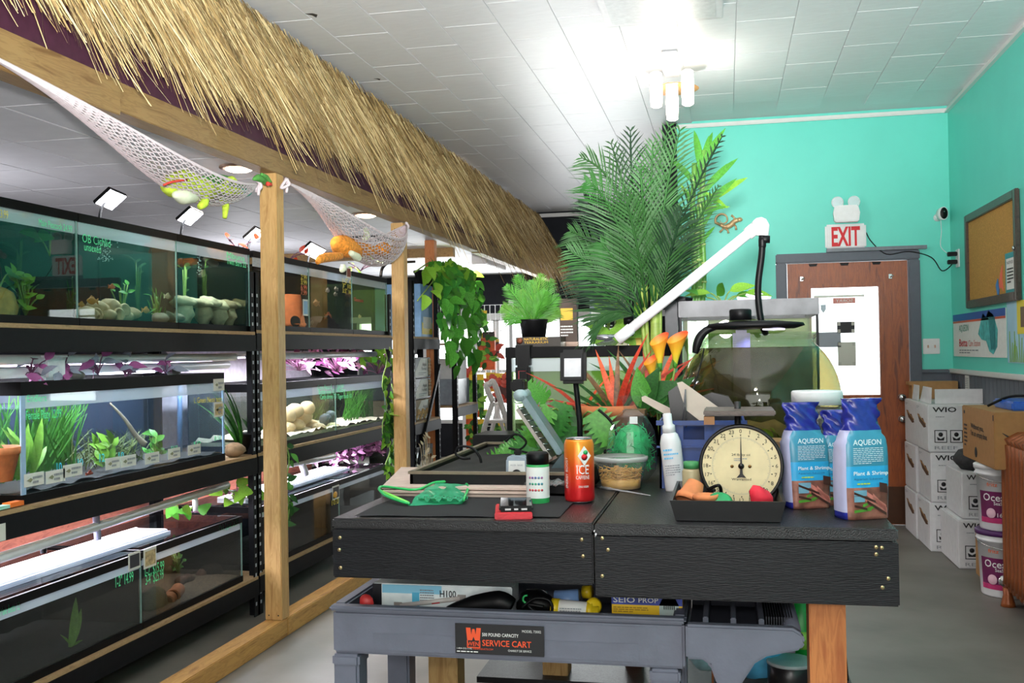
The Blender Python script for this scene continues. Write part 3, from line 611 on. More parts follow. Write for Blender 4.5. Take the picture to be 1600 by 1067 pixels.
# ================================================================== tanks
WATERS = {}
def water(key, tint, haze, hc):
    if key not in WATERS: WATERS[key] = glass('water_'+key, tint, .5, haze, hc, 1.33)
    return WATERS[key]
WT = dict(teal=water('teal', (.62, .72, .7), .03, (.1, .28, .26)), blue=water('blue', (.7, .75, .8), .09, (.14, .2, .28)), dark=water('dark', (.42, .44, .46), .02, (.08, .1, .12)),
          brown=water('brown', (.6, .56, .5), .05, (.25, .2, .12)), clear=water('clear', (.82, .85, .82), .03, (.3, .3, .28)), green=water('green', (.8, .9, .68), .15, (.3, .45, .16)))
GLARE = glass('glare_haze', (.85, .87, .9), 1, .5, (.85, .88, .95))  # pale haze standing in for glare on the splashed glass above the water
BACKD = mat('tank_back_dark', '10161a', .6, var=.2); BACKB = mat('tank_back_blue', '2a3444', .6, var=.2, vs=5)
def tank(y0, y1, z0, z1, label, wt='dark', back=None, xf=-2.52, dep=.42, rim=.034, foot=.03, glare_h=.05, edge=False, sub=None, subh=.02, ends=True, name='aquarium', frontedge=True):
    xb = xf-dep; th = thing(name, label, 'aquarium', ((xf+xb)/2, (y0+y1)/2, z0)); t = .006
    def ring(za, zb, o): return MB().box(xf-t-.004, xf+o, y0-o, y1+o, za, zb).box(xb-o, xb+t+.004, y0-o, y1+o, za, zb).box(xb+t+.004, xf-t-.004, y0-o, y0+t+.004, za, zb).box(xb+t+.004, xf-t-.004, y1-t-.004, y1+o, za, zb)
    part(ring(z0, z0+foot, .003), 'bottom_frame', RIM, th); part(ring(z1-rim, z1, .003), 'top_frame', RIM, th)
    part(MB().box(xb, xf, y0, y1, z0+.004, z0+.01), 'base', BACKD, th)
    part(MB().box(xf-t, xf, y0, y1, z0+.01, z1-.01), 'front_pane', GLASS, th); part(MB().box(xb+t, xf-t, y0, y0+t, z0+.01, z1-.01), 'side_pane', GLASS, th); part(MB().box(xb+t, xf-t, y1-t, y1, z0+.01, z1-.01), 'side_pane', GLASS, th)
    part(MB().box(xb, xb+t, y0, y1, z0+.01, z1-.01), 'back_pane', back or BACKD, th)
    zw = z1-rim-glare_h
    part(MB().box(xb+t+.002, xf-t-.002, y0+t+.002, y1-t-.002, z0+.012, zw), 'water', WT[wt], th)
    part(MB().box(xf-t-.0015, xf-t-.0005, y0+t, y1-t, zw, z1-rim), 'waterline_glare', GLARE, th)  # glare band above the waterline put into the pale haze colour
    if sub:
        r = random.Random(int(y0*100)); n = 14
        def fn(a, b): return (xf-t-.004-(dep-.02)*b, y0+t+.004+(y1-y0-2*t-.008)*a, z0+.013+subh*(.7+.5*r.random()))
        part(MB().surf(fn, 26, 8), 'substrate', sub, th)
        part(MB().box(xb+.012, xf-t-.004, y0+t+.004, y1-t-.004, z0+.0125, z0+.013+subh*.75), 'substrate_bed', sub, th)
    if edge:
        part(MB().box(xf-.004, xf+.002, y0-.002, y0+.022, z0+foot, z1-rim), 'corner_edge', mat('glass_edge', '9db9d6', .2, var=.05), th)
        part(MB().box(xf-.004, xf+.002, y1-.014, y1+.002, z0+foot, z1-rim), 'corner_edge', mat('glass_edge', '9db9d6', .2), th)
    elif frontedge:
        part(MB().box(xf-.004, xf+.001, y1-.006, y1+.001, z0+foot, z1-rim), 'corner_edge', mat('glass_edge_green', '6f9089', .2), th)
    return th
GRN = flat('marker_green', '5ff0a4', .5); YEL = flat('marker_yellow', 'e9d13a', .5); BLU = flat('marker_cyan', '3fd5ea', .5); ORG = flat('marker_orange', 'e8693a', .5)
def scrawl(s, px, py, wpx, h, mt_, th, X=-2.519):
    a = P(px, py, X=X); b = P(px+wpx, py+(-wpx*.12 if a.z < CH else wpx*.1), X=X); text(s, (X, a.y, a.z), (V((0, 1, -.02)), ZUP), h, mt_, th, abs(b.y-a.y), name='marker_lettering', lift=.002)
SANDW = mat('white_sand', 'd8cfb8', .9, var=.2, vs=80); GRAVD = mat('dark_gravel', '35342f', .9, var=.5, vs=90); GRAVB = mat('brown_gravel', '6a563c', .9, var=.5, vs=90)
# top row
T1 = tank(2.62, 3.592, 1.536, 1.985, 'leftmost top shelf tank, broad anubias leaves and yellow lettering', 'teal')
T2 = tank(3.602, 4.340, 1.536, 1.985, 'top shelf tank with cream shell pile and green lettering', 'teal')
T3 = tank(4.350, 5.085, 1.536, 1.985, 'top shelf tank with pale hollow rocks beside first post', 'teal')
T4 = tank(5.13, 5.888, 1.546, 1.980, 'brown watered top tank with terracotta cave', 'brown', mat('back_brown', '2b1f12', .7), sub=GRAVD)
T5 = tank(5.898, 6.628, 1.546, 1.980, 'top tank with orange fish and sloping gravel mound', 'dark', sub=GRAVD)
T6 = tank(6.638, 7.36, 1.546, 1.980, 'olive top tank nearest the second post', 'green', mat('back_olive', '4a431f', .7), sub=GRAVD)
scrawl('OB Cichlid', 128, 378, 44, .035, GRN, T2); scrawl('unsexed', 131, 391, 26, .032, GRN, T2); scrawl('Male Peacock 24.99', 60, 352, 52, .026, GRN, T1); scrawl('3.99', 0, 340, 12, .03, YEL, T1)
scrawl('Mbuna', 354, 402, 28, .03, GRN, T3); scrawl('Twin Bars 22', 354, 412, 30, .03, GRN, T3)
for i, s in enumerate(('2.99', '3.99', '6.99', '7.99')): scrawl(s, 470, 436+i*8, 9, .03, (YEL, YEL, ORG, ORG)[i], T4)
for i, s in enumerate(('1-2" 6', '3" 10', '3.5" 16')): scrawl(s, 535, 441+i*8, 13, .03, YEL, T5)
scrawl('Gourami', 553, 470, 14, .026, REDINK, T6)
# middle row
T7 = tank(3.252, 4.778, .873, 1.322, 'large blue tinted planted tank with pale glass corners and price tags', 'blue', BACKB, edge=True, rim=.05, foot=.036, sub=GRAVD, subh=.035, dep=.46)
T8 = tank(5.16, 6.300, .876, 1.25, 'middle shelf tank with cream boulders on pale sand', 'clear', mat('back_charcoal', '1c1d1e', .7), sub=SANDW, subh=.05, rim=.045)
T9 = tank(6.312, 7.29, .876, 1.25, 'middle shelf tank filled with tall green grass on white sand', 'clear', mat('back_charcoal', '1c1d1e', .7), sub=SANDW, subh=.04, rim=.045)
scrawl('Female Platy 12.99', 40, 656, 55, .034, GRN, T7); scrawl('Endlers', 42, 628, 30, .028, GRN, T7); scrawl('1. Green Neon tetra', 303, 630, 44, .028, YEL, T7)
for s, px, py in (('10', 88, 737), ('10', 121, 730), ('12', 155, 722), ('10', 185, 719)): scrawl(s, px, py, 8, .034, BLU, T7)
for s, px, py in (('$16.00', 267, 704), ('10', 303, 697), ('$16.00', 335, 688), ('10.99', 230, 714)): scrawl(s, px, py, 10, .022, GRN, T7)
for s, px, py, w_ in (('Cory Pleco 5', 496, 609, 22), ('Bristle nose 10', 498, 616, 24), ('Candy shrimp 7.5', 500, 624, 25)): scrawl(s, px, py, w_, .03, GRN, T8)
for s, px, py, w_ in (('NEW', 527, 607, 10), ('Ruby', 527, 613, 12), ('Tiger barb 10', 527, 623, 22)): scrawl(s, px, py, w_, .03, GRN, T9)
tl = flat('tag_paper', 'd9d6cd', .7)
for k, (px, py, w_) in enumerate(((37, 762, 31), (71, 757, 30), (98, 747, 30), (164, 735, 23), (188, 731, 24), (226, 726, 22), (262, 718, 19), (293, 712, 20), (334, 650, 15), (333, 611, 17))):
    a = P(px, py, X=-2.518); b = P(px+w_, py-5, X=-2.518); hh = .048 if k < 8 else .06
    tg = thing('price_tag', (('%s cream name tag counting from pale left corner of large planted tank' % ('first', 'second', 'third', 'fourth', 'fifth', 'sixth', 'seventh', 'eighth')[k]) if k < 8 else ('upper', 'topmost')[k-8]+' cream name tag at right edge of large planted tank'), 'tag', (-2.518, (a.y+b.y)/2, a.z), 'fish name tags on the large planted tank')
    decal((-2.5188, a.y, a.z), FX, b.y-a.y, hh, tl, tg, 'tag_card', lift=.003); lines((-2.518, a.y+(b.y-a.y)*.4, a.z+.006), FX, (b.y-a.y)*.5, hh*.7, 2, GREYT, tg, .5, .005)
    part(MB().prism([(0, 0), (.02, .008), (.03, 0), (.02, -.008)], (-2.514, a.y+.015, a.z+hh*.5), *FX, .0005), 'printed_fish', flat('tag_fish', '8b8a6a', .6), tg)
# lowest row
T10 = tank(2.62, 4.012, .216, .552, 'dark nearest bottom tank with one leafy stem', 'dark', glare_h=.035, sub=GRAVD, dep=.5)
T11 = tank(4.022, 4.955, .216, .56, 'bottom tank with terracotta tubes and driftwood', 'dark', glare_h=.035, sub=GRAVB, dep=.5)
T12 = tank(5.16, 6.335, .226, .575, 'bottom rear tank with rainbow sheen and yellow fish card', 'dark', glare_h=.03, sub=GRAVD, dep=.5)
T13 = tank(6.345, 7.30, .226, .575, 'bottom rear tank beside the hanging vine', 'dark', glare_h=.03, sub=GRAVD, dep=.5)
scrawl('1-2" 14.99', 180, 918, 28, .045, GRN, T10); scrawl('Male Betta 12', 0, 962, 30, .03, GRN, T10); scrawl('1-2" $15.99', 226, 901, 30, .045, GRN, T11); scrawl('3-4" $25.99', 227, 914, 28, .045, GRN, T11); scrawl('Male Jaguar 24.99', 342, 829, 30, .03, GRN, T11)
def card(th, px, py, w_, h_, mt_, nm='photo_card'):
    a = P(px, py, X=-2.518); b = P(px+w_, py, X=-2.518); decal((-2.519, a.y, a.z), FX, b.y-a.y, h_, tl, th, nm, .003); c_ = decal((-2.517, a.y+.01, a.z+.01), FX, b.y-a.y-.02, h_-.02, mt_, th, nm+'_print', .003)
card(T11, 224, 890, 20, .085, mat('card_sand', 'b39c73', .7, var=.5, vs=60)); card(T10, 200, 893, 19, .075, flat('card_dark', '2a2b33', .6)); card(T12, 519, 782, 11, .09, flat('card_dark', '2a2b33', .6))
part(MB().ell(P(524, 773, X=-2.51), .004, .035, .022), 'printed_fish', flat('fish_yellow', 'd9a02c', .5), T12); scrawl('10.0', 518, 790, 11, .035, YEL, T12)
card(T5, 541, 434, 7, .075, flat('card_red', '7b3b2a', .6)); card(T4, 473, 493, 8, .1, flat('card_blue', '7fa4c0', .6)); card(T7, 334, 652, 14, .075, mat('card_sand', 'b39c73', .7))
one(MB().box(XF+.0065, XF+.0085, 2.75, 3.13, .77, .83), 'shelf_card', tl, 'cream card taped to the nearest shelf beam', 'card')

# ================================================================== lights and pipes on the racks
LED = mat('led_glow', 'ffffff', .4, var=0, emit=11, ecol='eef0ff'); LEDP = mat('led_tube_glow', 'f4eeff', .4, var=0, emit=3.5, ecol='e9e0ff')
def ledbar(y0, y1, z, x, label, power, em=LEDP, w_=.1):
    th = thing('led_bar', label, 'lamp', (x, (y0+y1)/2, z), 'white light bars hung under the shelves')
    part(MB().box(x-w_/2, x+w_/2, y0, y1, z, z+.025), 'housing', WHITE, th, bev=.004)
    part(MB().box(x-w_*.38, x+w_*.38, y0+.03, y1-.03, z-.008, z), 'diffuser', em, th, bev=.003)
    lamp('led_bar_light', 'AREA', (x, (y0+y1)/2, z-.012), power, (.93, .9, 1), w_*.7, (y1-y0)*.9, aim=(x, (y0+y1)/2+.0001, 0)).rotation_euler = (0, 0, 0)
ledbar(2.7, 5.0, 1.385, -2.72, 'white light bar under the top shelf of the nearest rack', 16)
ledbar(5.2, 7.3, 1.40, -2.72, 'white light bar under the top shelf of the middle rack', 24)
ledbar(2.7, 5.0, .735, -2.72, 'white light bar under the middle shelf of the nearest rack', 17)
ledbar(5.2, 7.3, .735, -2.72, 'white light bar under the middle shelf of the middle rack', 17)
def pipe(pts, r, label, mt_=PVC, name='water_pipe'): return one(MB().tube(pts, r, 12), name, mt_, label, 'pipe')
pipe([(-2.585, 2.6, 1.405), (-2.585, 5.03, 1.40)], .019, 'upper of two white pipes beneath the nearest top shelf')
pipe([(-2.63, 2.6, 1.352), (-2.63, 5.03, 1.36)], .021, 'lower of two white pipes beneath the nearest top shelf')
p_ = pipe([(-2.60, 2.6, .668), (-2.60, 4.95, .725)], .02, 'white pipe slanting over the lowest tanks of the nearest rack')
part(MB().tube([P(150, 805, X=-2.6), P(153, 843, X=-2.6)], .015, 10), 'down_pipe', mat('grey_pvc', '8b8ea6', .4), p_)
part(MB().tube([P(304, 770, X=-2.6), P(306, 800, X=-2.6)], .014, 10), 'down_pipe', PVC, p_); part(MB().tube([P(68, 856, X=-2.6), P(68, 864, X=-2.6)], .012, 8), 'drip_nozzle', STEEL, p_)
p_ = pipe([P(446, 725, X=-2.6), P(520, 712, X=-2.6)], .026, 'short white pipe under the middle rack shelf')
part(MB().tube([P(470, 720, X=-2.6), P(478, 741, X=-2.6)], .022, 10), 'elbow_pipe', PVC, p_)
pipe([(-2.59, 5.2, 1.40), (-2.6, 7.3, 1.405)], .02, 'grey white pipe beneath the middle rack top shelf', mat('grey_white_pvc', 'b9b8c8', .4))
# black hood light on the large tank
hd = thing('hood_light', 'slim black hood light lying on the large planted tank', 'lamp', (-2.66, 4.0, 1.325))
part(MB().box(-2.70, -2.62, 3.1, 4.72, 1.345, 1.372), 'housing', BLACK, hd, bev=.003); part(MB().box(-2.6225, -2.616, 3.88, 4.3, 1.334, 1.352), 'led_strip', LED, hd)
part(MB().box(-2.69, -2.63, 3.15, 4.65, 1.3405, 1.345), 'lens', LED, hd)
lamp('hood_light_glow', 'AREA', (-2.7, 3.95, 1.335), 8, (.92, .96, 1), .1, 1.4).rotation_euler = (0, 0, 0)
for px, py in ((119, 583), (271, 574)):
    a = P(px, py, X=-2.56); part(MB().ell((a.x, a.y, 1.335), .03, .045, .022), 'bracket_knob', mat('grey_knob', '55524e', .6), hd)
fj = P(79, 580, X=-2.58); jar = thing('plastic_jug', 'translucent white plastic cup standing on the large tank rim', 'cup', (fj.x, fj.y, 1.322))
part(MB().box(fj.x-.03, fj.x+.03, fj.y-.065, fj.y+.06, 1.323, 1.41), 'body', mat('milky_plastic', 'f0eefa', .5), jar, bev=.012); part(MB().box(fj.x-.032, fj.x+.032, fj.y-.067, fj.y+.062, 1.41, 1.418), 'lip', mat('milky_plastic', 'f0eefa', .5), jar)
# clip lights over the top tanks
for i, (px, py, dy, lb) in enumerate(((172, 310, .26, 'leftmost glowing clip lamp above the top tanks'), (296, 337, .22, 'second glowing clip lamp from the left above top tanks'), (397, 366, .0, 'glowing clip lamp partly behind the first post'), (489, 391, .0, 'wide glowing clip lamp under the small net'))):
    c = P(px, py, X=-2.68); th = thing('clip_lamp', lb, 'lamp', (c.x, c.y, 1.985), 'clip lamps above the top shelf tanks')
    hw = .065 if i < 3 else .13; u = V((0, .94, -.1)).normalized(); n = V((.62, -.3, -.72)).normalized(); n = (n-u*n.dot(u)).normalized(); v = n.cross(u)
    part(MB().obb(c, u, v, n, hw, .05, .008), 'head', BLACK, th, bev=.003); part(MB().obb(c+n*.0095, u, v, n, hw*.92, .045, .0015), 'led_panel', mat('clip_led', 'ffffff', .4, var=0, emit=22, ecol='f4f6ff'), th)
    part(MB().tube(bez(c-n*.01, c+V((-.03, -.02-dy*.1, -.05)), V((c.x-.02, c.y-.05, 1.99)), 8), .007, 8), 'gooseneck', BLACK, th); part(MB().box(c.x-.05, c.x+.03, c.y-.08, c.y-.02, 1.975, 2.0), 'clamp', WHITE if i < 2 else BLACK, th, bev=.003)
    sl = lamp('clip_lamp_light', 'SPOT', c+n*.02, 16, (.95, .97, 1), .04, aim=(c.x+.02, c.y+.1, 1.4)); sl.data.spot_size = rad(125)
gn = thing('clip_lamp', 'unlit clip lamp with curved black neck beside second post', 'lamp', P(600, 438, X=-2.6), 'clip lamps above the top shelf tanks')
part(MB().tube(spline([P(595, 432, X=-2.6), P(597, 420, X=-2.6), P(604, 412, X=-2.6), P(615, 410, X=-2.6)]), .012, 8), 'gooseneck', BLACK, gn); part(MB().bar(P(605, 411, X=-2.6), P(642, 409, X=-2.6), .08, .02), 'head', BLACK, gn)
# glass lids and white cover panels on the bottom tanks
LID = glass('lid_glass', (.86, .9, .93), 1.2, .3, (.85, .9, 1))
WLID = mat('white_lid', 'eef0f8', .35, var=.02)
for y0, y1, z, lb in ((2.62, 4.4, .557, 'bright white cover strip on the nearest bottom tanks'), (5.2, 6.75, .585, 'bright white cover strip on the rear bottom tanks')):
    th = thing('cover_strip', lb, 'tank lid', (-2.68, (y0+y1)/2, z)); part(MB().box(-2.78, -2.62, y0, y1, z+.004, z+.03), 'panel', WLID, th, bev=.003); part(MB().box(-2.62, -2.605, y0, y1, z+.004, z+.022), 'hinge', LID, th); part(MB().box(-2.79, -2.78, y0, y1, z+.004, z+.034), 'back_hinge', PVC, th)
for y0, y1, z, lb in ((2.63, 3.98, .556, 'glass lid on the nearest bottom tank'), (4.05, 4.93, .563, 'glass lid on the bottom tank with terracotta tubes'), (5.17, 6.3, .578, 'glass lid on the rear bottom tank with fish card'), (6.36, 7.28, .578, 'glass lid on bottom tank beside the vine')): one(MB().box(-3.0, -2.535, y0, y1, z-.001, z+.003), 'glass_lid', GLASS, lb, 'tank lid')

# ================================================================== fish, rocks and plants in the tanks
def fish(px, py, X, L, mt_, label, group, flip=1):
    c = P(px, py, X=X); th = thing('fish', label, 'fish', c-V((0, 0, L*.22)), group)
    part(MB().lathe([(.001, -.5*L), (.1*L, -.4*L), (.2*L, -.15*L), (.2*L, .08*L), (.11*L, .32*L), (.05*L, .42*L)], c, (0, -flip, 0), 12, sx=.45, sy=1.0), 'body', mt_, th)
    part(MB().prism([(0, .03*L), (.2*L, .17*L), (.16*L, 0), (.2*L, -.17*L), (0, -.03*L)], c+V((0, -flip*.38*L, 0)), (0, -flip, 0), (0, 0, 1), .004), 'tail', mt_, th)
    part(MB().prism([(-.2*L, .17*L), (-.05*L, .3*L), (.2*L, .22*L), (.22*L, .1*L)], c, (0, -flip, 0), (0, 0, 1), .003), 'dorsal_fin', mt_, th)
    part(MB().ell(c+V((.075*L, flip*.34*L, .04*L)), .012*L, .03*L, .03*L, 6, 4), 'eye', INK, th)
OFISH = mat('fish_orange', 'e39a45', .4, var=.2); CFISH = mat('fish_cream', 'ddc9a8', .4, var=.2); AFISH = mat('fish_amber', 'e0702c', .4, var=.2); DFISH = mat('fish_silver', '9aa0a8', .35, var=.2)
for i, (px, py, L, mt_, fl) in enumerate(((144, 470, .075, OFISH, -1), (228, 485, .065, OFISH, 1), (127, 476, .05, OFISH, 1), (262, 463, .06, CFISH, 1))): fish(px, py, -2.56, L, mt_, ('orange cichlid swimming above left of the shell pile', 'orange cichlid right of the shell pile', 'small orange cichlid at left edge of shell tank', 'cream cichlid near right end of shell tank')[i], 'cichlids in the shell tank', fl)
for i, (px, py, L, mt_) in enumerate(((494, 474, .1, OFISH), (513, 495, .12, AFISH), (512, 454, .07, CFISH), (525, 452, .07, CFISH), (524, 460, .065, CFISH), (543, 463, .11, AFISH), (543, 476, .09, OFISH), (488, 505, .08, CFISH), (562, 495, .06, CFISH))): fish(px, py, -2.6, L, mt_, ('orange fish at mid left of the gravel mound tank', 'amber fish just above the gravel mound', 'leftmost of three small cream fish near tank top', 'topmost of three small cream fish near tank top', 'lowest of three small cream fish near tank top', 'large amber fish at right of the gravel mound tank', 'orange fish below the large amber one', 'cream fish at bottom left of gravel mound tank', 'small cream fish low in the olive tank')[i], 'fish in the gravel mound tank', RNG.choice((-1, 1)))
fish(140, 740, -2.6, .05, mat('fish_red', 'b4452c', .4), 'small red platy near gravel of large planted tank', None)
fish(175, 448, -2.6, .05, AFISH, 'amber fish near the middle of the shell tank', None)
def rocks(specs, mt_, label, group, name='rock', X=-2.6, jit=.08, cat='rock'):
    for i, (px, py, a, b) in enumerate(specs):
        c = P(px, py, X=X+RNG.uniform(-.03, .03)); lb_ = ('%s counting from left: ' % ('first', 'second', 'third', 'fourth', 'fifth', 'sixth', 'seventh')[sorted(s[0] for s in specs).index(px)])+label; one(MB().ell(c, a, a*1.15, b, 12, 8, jit=jit), name, mt_, lb_, cat, group)
SHELL = mat('shell_cream', 'd9bd95', .7, var=.22, vs=30); PALER = mat('rock_pale', 'cbbf9f', .9, var=.3, vs=25, bump=.4, bs=40); BOUL = mat('boulder_tan', 'd9bf95', .8, var=.2, vs=14)
rocks(((135, 491, .05, .035), (152, 482, .05, .035), (172, 480, .045, .04), (190, 494, .05, .03), (165, 492, .045, .03), (203, 490, .05, .03), (150, 494, .04, .025)), SHELL, 'cream shell lump in the top tank shell pile', 'cream shells in the shell tank', 'shell', -2.62, .05, 'shell')
for px, py, wh in ((152, 491, 'leftmost'), (187, 491, 'lower right'), (196, 484, 'upper right')):
    c = P(px, py, X=-2.565); one(MB().lathe([(.028, -.03), (.03, 0), (.022, .004), (.016, -.01), (.001, -.012)], c, (1, -.3, .2), 14), 'shell', [SHELL], wh+' round open mouthed shell in the shell pile', 'shell', 'open mouthed shells in the shell tank')
rocks(((250, 497, .04, .025), (262, 496, .035, .03), (275, 497, .04, .022)), mat('rock_grey', '8d8778', .9, var=.3), 'grey pebble at right corner of the shell tank', 'grey pebbles in the shell tank')
def cave(cx0, cx1, ty, by, X, label, mt_):
    a = P(cx0, by, X=X); b = P(cx1, by, X=X); t = P((cx0+cx1)/2, ty, X=X); th = thing('hollow_rock', label, 'rock', ((a.x), (a.y+b.y)/2, a.z), 'hollow pale rocks in the top tank')
    w_ = b.y-a.y; h_ = t.z-a.z; mb = MB()
    for k, (u, s) in enumerate(((.1, .5), (.52, .36), (.9, .5))): mb.ell((X, a.y+u*w_, a.z+h_*.4), .05, w_*.09, h_*.45, 10, 7, jit=.12)
    part(mb, 'pillars', mt_, th); mb = MB()
    for k in range(5): mb.ell((X-.01, a.y+(.1+.2*k)*w_, a.z+h_*.76+.012*sin(k*3)), .065, w_*.15, h_*(.2+.06*sin(k*5)), 14, 10, jit=.13)
    part(mb, 'top', mt_, th)
cave(282, 348, 463, 505, -2.64, 'wide pale hollow rock arch in the top tank', PALER); cave(353, 388, 468, 508, -2.64, 'narrow tan hollow rock arch beside the rack upright', mat('rock_tan', 'a89572', .9, var=.3, vs=25, bump=.4))
c = P(0, 485, X=-2.62); one(MB().ell((c.x, c.y, 1.6), .06, .07, .07, 12, 8, jit=.06), 'rock', mat('rock_amber', 'c89a4a', .8, var=.25), 'amber rock at left edge of the leftmost top tank', 'rock')
c = P(451, 500, X=-2.62); th = thing('terracotta_cave', 'upturned terracotta pot cave in the brown top tank', 'pot', (c.x, c.y, 1.575)); part(MB().lathe([(.1, 0), (.108, .02), (.1, .03), (.075, .2), (.02, .205), (.001, .205)], (c.x, c.y, 1.575), seg=22), 'pot', TERRA, th); part(MB().lathe([(.035, 0), (.034, .002)], (c.x+.075, c.y-.07, 1.61), (.8, -.6, .1), 14), 'opening', INK, th)
one(MB().surf(lambda a, b: (-2.56-.3*b, 6.0+.58*a, 1.575+.085*math.sin(pi*a)**2*(1-.3*b)+.01*sin(a*40+b*20)), 20, 6), 'gravel_mound', GRAVB, 'sloping brown gravel mound under orange fish', 'gravel')
rocks(((447, 650, .062, .06), (461, 642, .055, .05), (474, 650, .06, .055), (480, 638, .05, .05), (463, 664, .055, .04), (449, 668, .05, .035), (488, 664, .045, .035)), BOUL, 'cream boulder piled in the middle shelf sand tank', 'cream boulders in the sand tank', 'boulder', -2.66, .03)
rocks(((509, 655, .045, .04), (517, 652, .04, .05)), mat('stone_slate', '5b5f72', .7, var=.3), 'slate blue stone near the divider of the sand tank', 'slate stones in the sand tank', 'stone', -2.64, .04)
rocks(((496, 668, .06, .03), (520, 666, .045, .025), (505, 672, .05, .02)), mat('stone_speckled', 'c9b894', .8, var=.4, vs=60), 'speckled flat stone on the pale sand', 'speckled stones in the sand tank', 'stone', -2.62, .06)
th = thing('terracotta_pot', 'terracotta pot inside the large planted tank at left edge', 'pot', P(0, 752, X=-2.62)); c = P(-4, 752, X=-2.6)
part(MB().lathe([(.05, 0), (.075, .1), (.083, .1), (.085, .125), (.075, .125), (.07, .1)], c, seg=20), 'pot', TERRA, th)
one(MB().tube(spline([P(172, 630, X=-2.75), P(195, 655, X=-2.72), P(212, 680, X=-2.7), P(226, 694, X=-2.68)]), [.004+.0007*i for i in range(19)], 8), 'driftwood', mat('pale_wood', '8a7d68', .8, var=.3), 'pale driftwood branch slanting in the large planted tank', 'driftwood')
one(MB().tube([(-2.8, P(280, 650, X=-2.8).y, .9), (-2.8, P(282, 650, X=-2.8).y, 1.3)], .014, 10), 'filter_tube', mat('tube_blue', '7d98bd', .3), 'upright pale blue tube in the large planted tank', 'tube')
for px, py, px2, py2, wh in ((262, 940, 277, 932, 'front'), (271, 931, 286, 921, 'rear')):
    a = P(px, py, X=-2.6); b = P(px2, py2, X=-2.66); th = thing('terracotta_tube', wh+' one of two orange terracotta tubes lying in bottom tank', 'tube', a-V((0, 0, .03)), 'terracotta tubes in the bottom tank')
    d = (b-a); part(MB().lathe([(.03, 0), (.032, .004), (.032, .09), (.03, .094), (.024, .09), (.022, .02), (.001, .018)], a, (-.25, .9, .12), 16), 'tube', TERRA, th); part(MB().lathe([(.023, -.001), (.001, -.0005)], a, (-.25, .9, .12), 16), 'opening', mat('tube_shadow', '5a2a18', .9), th)
one(MB().tube(spline([P(278, 910, X=-2.75), P(292, 905, X=-2.75), P(308, 908, X=-2.75), P(318, 896, X=-2.75), P(338, 892, X=-2.75)]), [.018, .03, .026, .02, .03, .028, .022, .026, .018, .024, .03, .03, .036, .04, .045, .05, .04], 10), 'driftwood', mat('driftwood_brown', '5a3d28', .9, var=.4, vs=40, bump=.4), 'knobbly brown driftwood in the bottom tank', 'driftwood')
one(MB().ell(P(240, 940, X=-2.62), .05, .09, .07, 10, 7, jit=.05), 'rock', mat('rock_olive', '8a8465', .9, var=.2), 'flat olive rock beside the terracotta tubes', 'rock')
def bubbles(px, y0, y1, X, label, n=60, sp=.03):
    a = P(px, y1, X=X); b = P(px, y0, X=X); mb = MB()
    for i in range(n):
        t = RNG.random(); r = RNG.uniform(.0014, .0035); c = a.lerp(b, t)+V((RNG.gauss(0, sp*.5), RNG.gauss(0, sp*(.5+t*.7)), 0)); mb.ell(c, r, r, r, 5, 3)
    o = one(mb, 'air_bubbles', mat('bubble', 'd8e6e4', .1, var=0), label, 'bubbles'); o['kind'] = 'stuff'
bubbles(164, 372, 408, -2.6, 'white air bubbles rising in the shell tank', 80); bubbles(311, 396, 430, -2.6, 'thin column of air bubbles above the hollow rock', 50, .012)
# aquarium plants
def bladeplant(specs, X, mt_, label, wd=.012, kind='plant', name='aquarium_grass', curl=.06, dx=.08):
    mb = MB(); first = None
    for px0, py0, px1, py1 in specs:
        o = RNG.uniform(-dx, dx); a = P(px0, py0, X=X+o); b = P(px1, py1, X=X+o*.5); mid = (a+b)/2+V((RNG.uniform(-.02, .03), RNG.uniform(-curl, curl), .03)); pts = bez(a, mid, b, 6)
        for i in range(6):
            w0 = wd*(1-(i/6)**2*.8)/2; w1 = wd*(1-((i+1)/6)**2*.8)/2; s = V((.25, .95, 0))
            mb.add([pts[i]-s*w0, pts[i]+s*w0, pts[i+1]+s*w1, pts[i+1]-s*w1], [(0, 1, 2, 3)], 0, True)
    th = thing(name, label, 'plant', mb.base()); part(mb, 'blades', mt_, th, None, 'stuff'); return th
R2 = random.Random(5)
bladeplant([(R2.uniform(36, 115), R2.uniform(715, 750), R2.uniform(30, 140), R2.uniform(612, 650)) for _ in range(120)], -2.72, GREENLEAF, 'thick bed of tall green grass filling left half of the large planted tank', .009)
bladeplant([(R2.uniform(-20, 25), R2.uniform(735, 760), R2.uniform(-20, 30), R2.uniform(612, 660)) for _ in range(26)], -2.72, GREENLEAF, 'tall green grass at the end pane of the large planted tank', .012)
bladeplant([(R2.uniform(100, 230), R2.uniform(715, 735), R2.uniform(95, 240), R2.uniform(668, 705)) for _ in range(170)], -2.75, mat('leaf_olive', '5f6f2f', .6, var=.4), 'low olive ground cover growing across the large planted tank', .006, curl=.02)
bladeplant([(R2.uniform(535, 585), R2.uniform(648, 664), R2.uniform(537, 590), R2.uniform(594, 612)) for _ in range(95)], -2.75, GREENLEAF, 'dense stand of green grass in middle rear tank', .011, dx=.12)
bladeplant([(R2.uniform(488, 512), 655, R2.uniform(482, 516), R2.uniform(612, 640)) for _ in range(26)], -2.72, mat('leaf_olive', '5f6f2f', .6), 'sparse olive grass behind the boulders', .007)
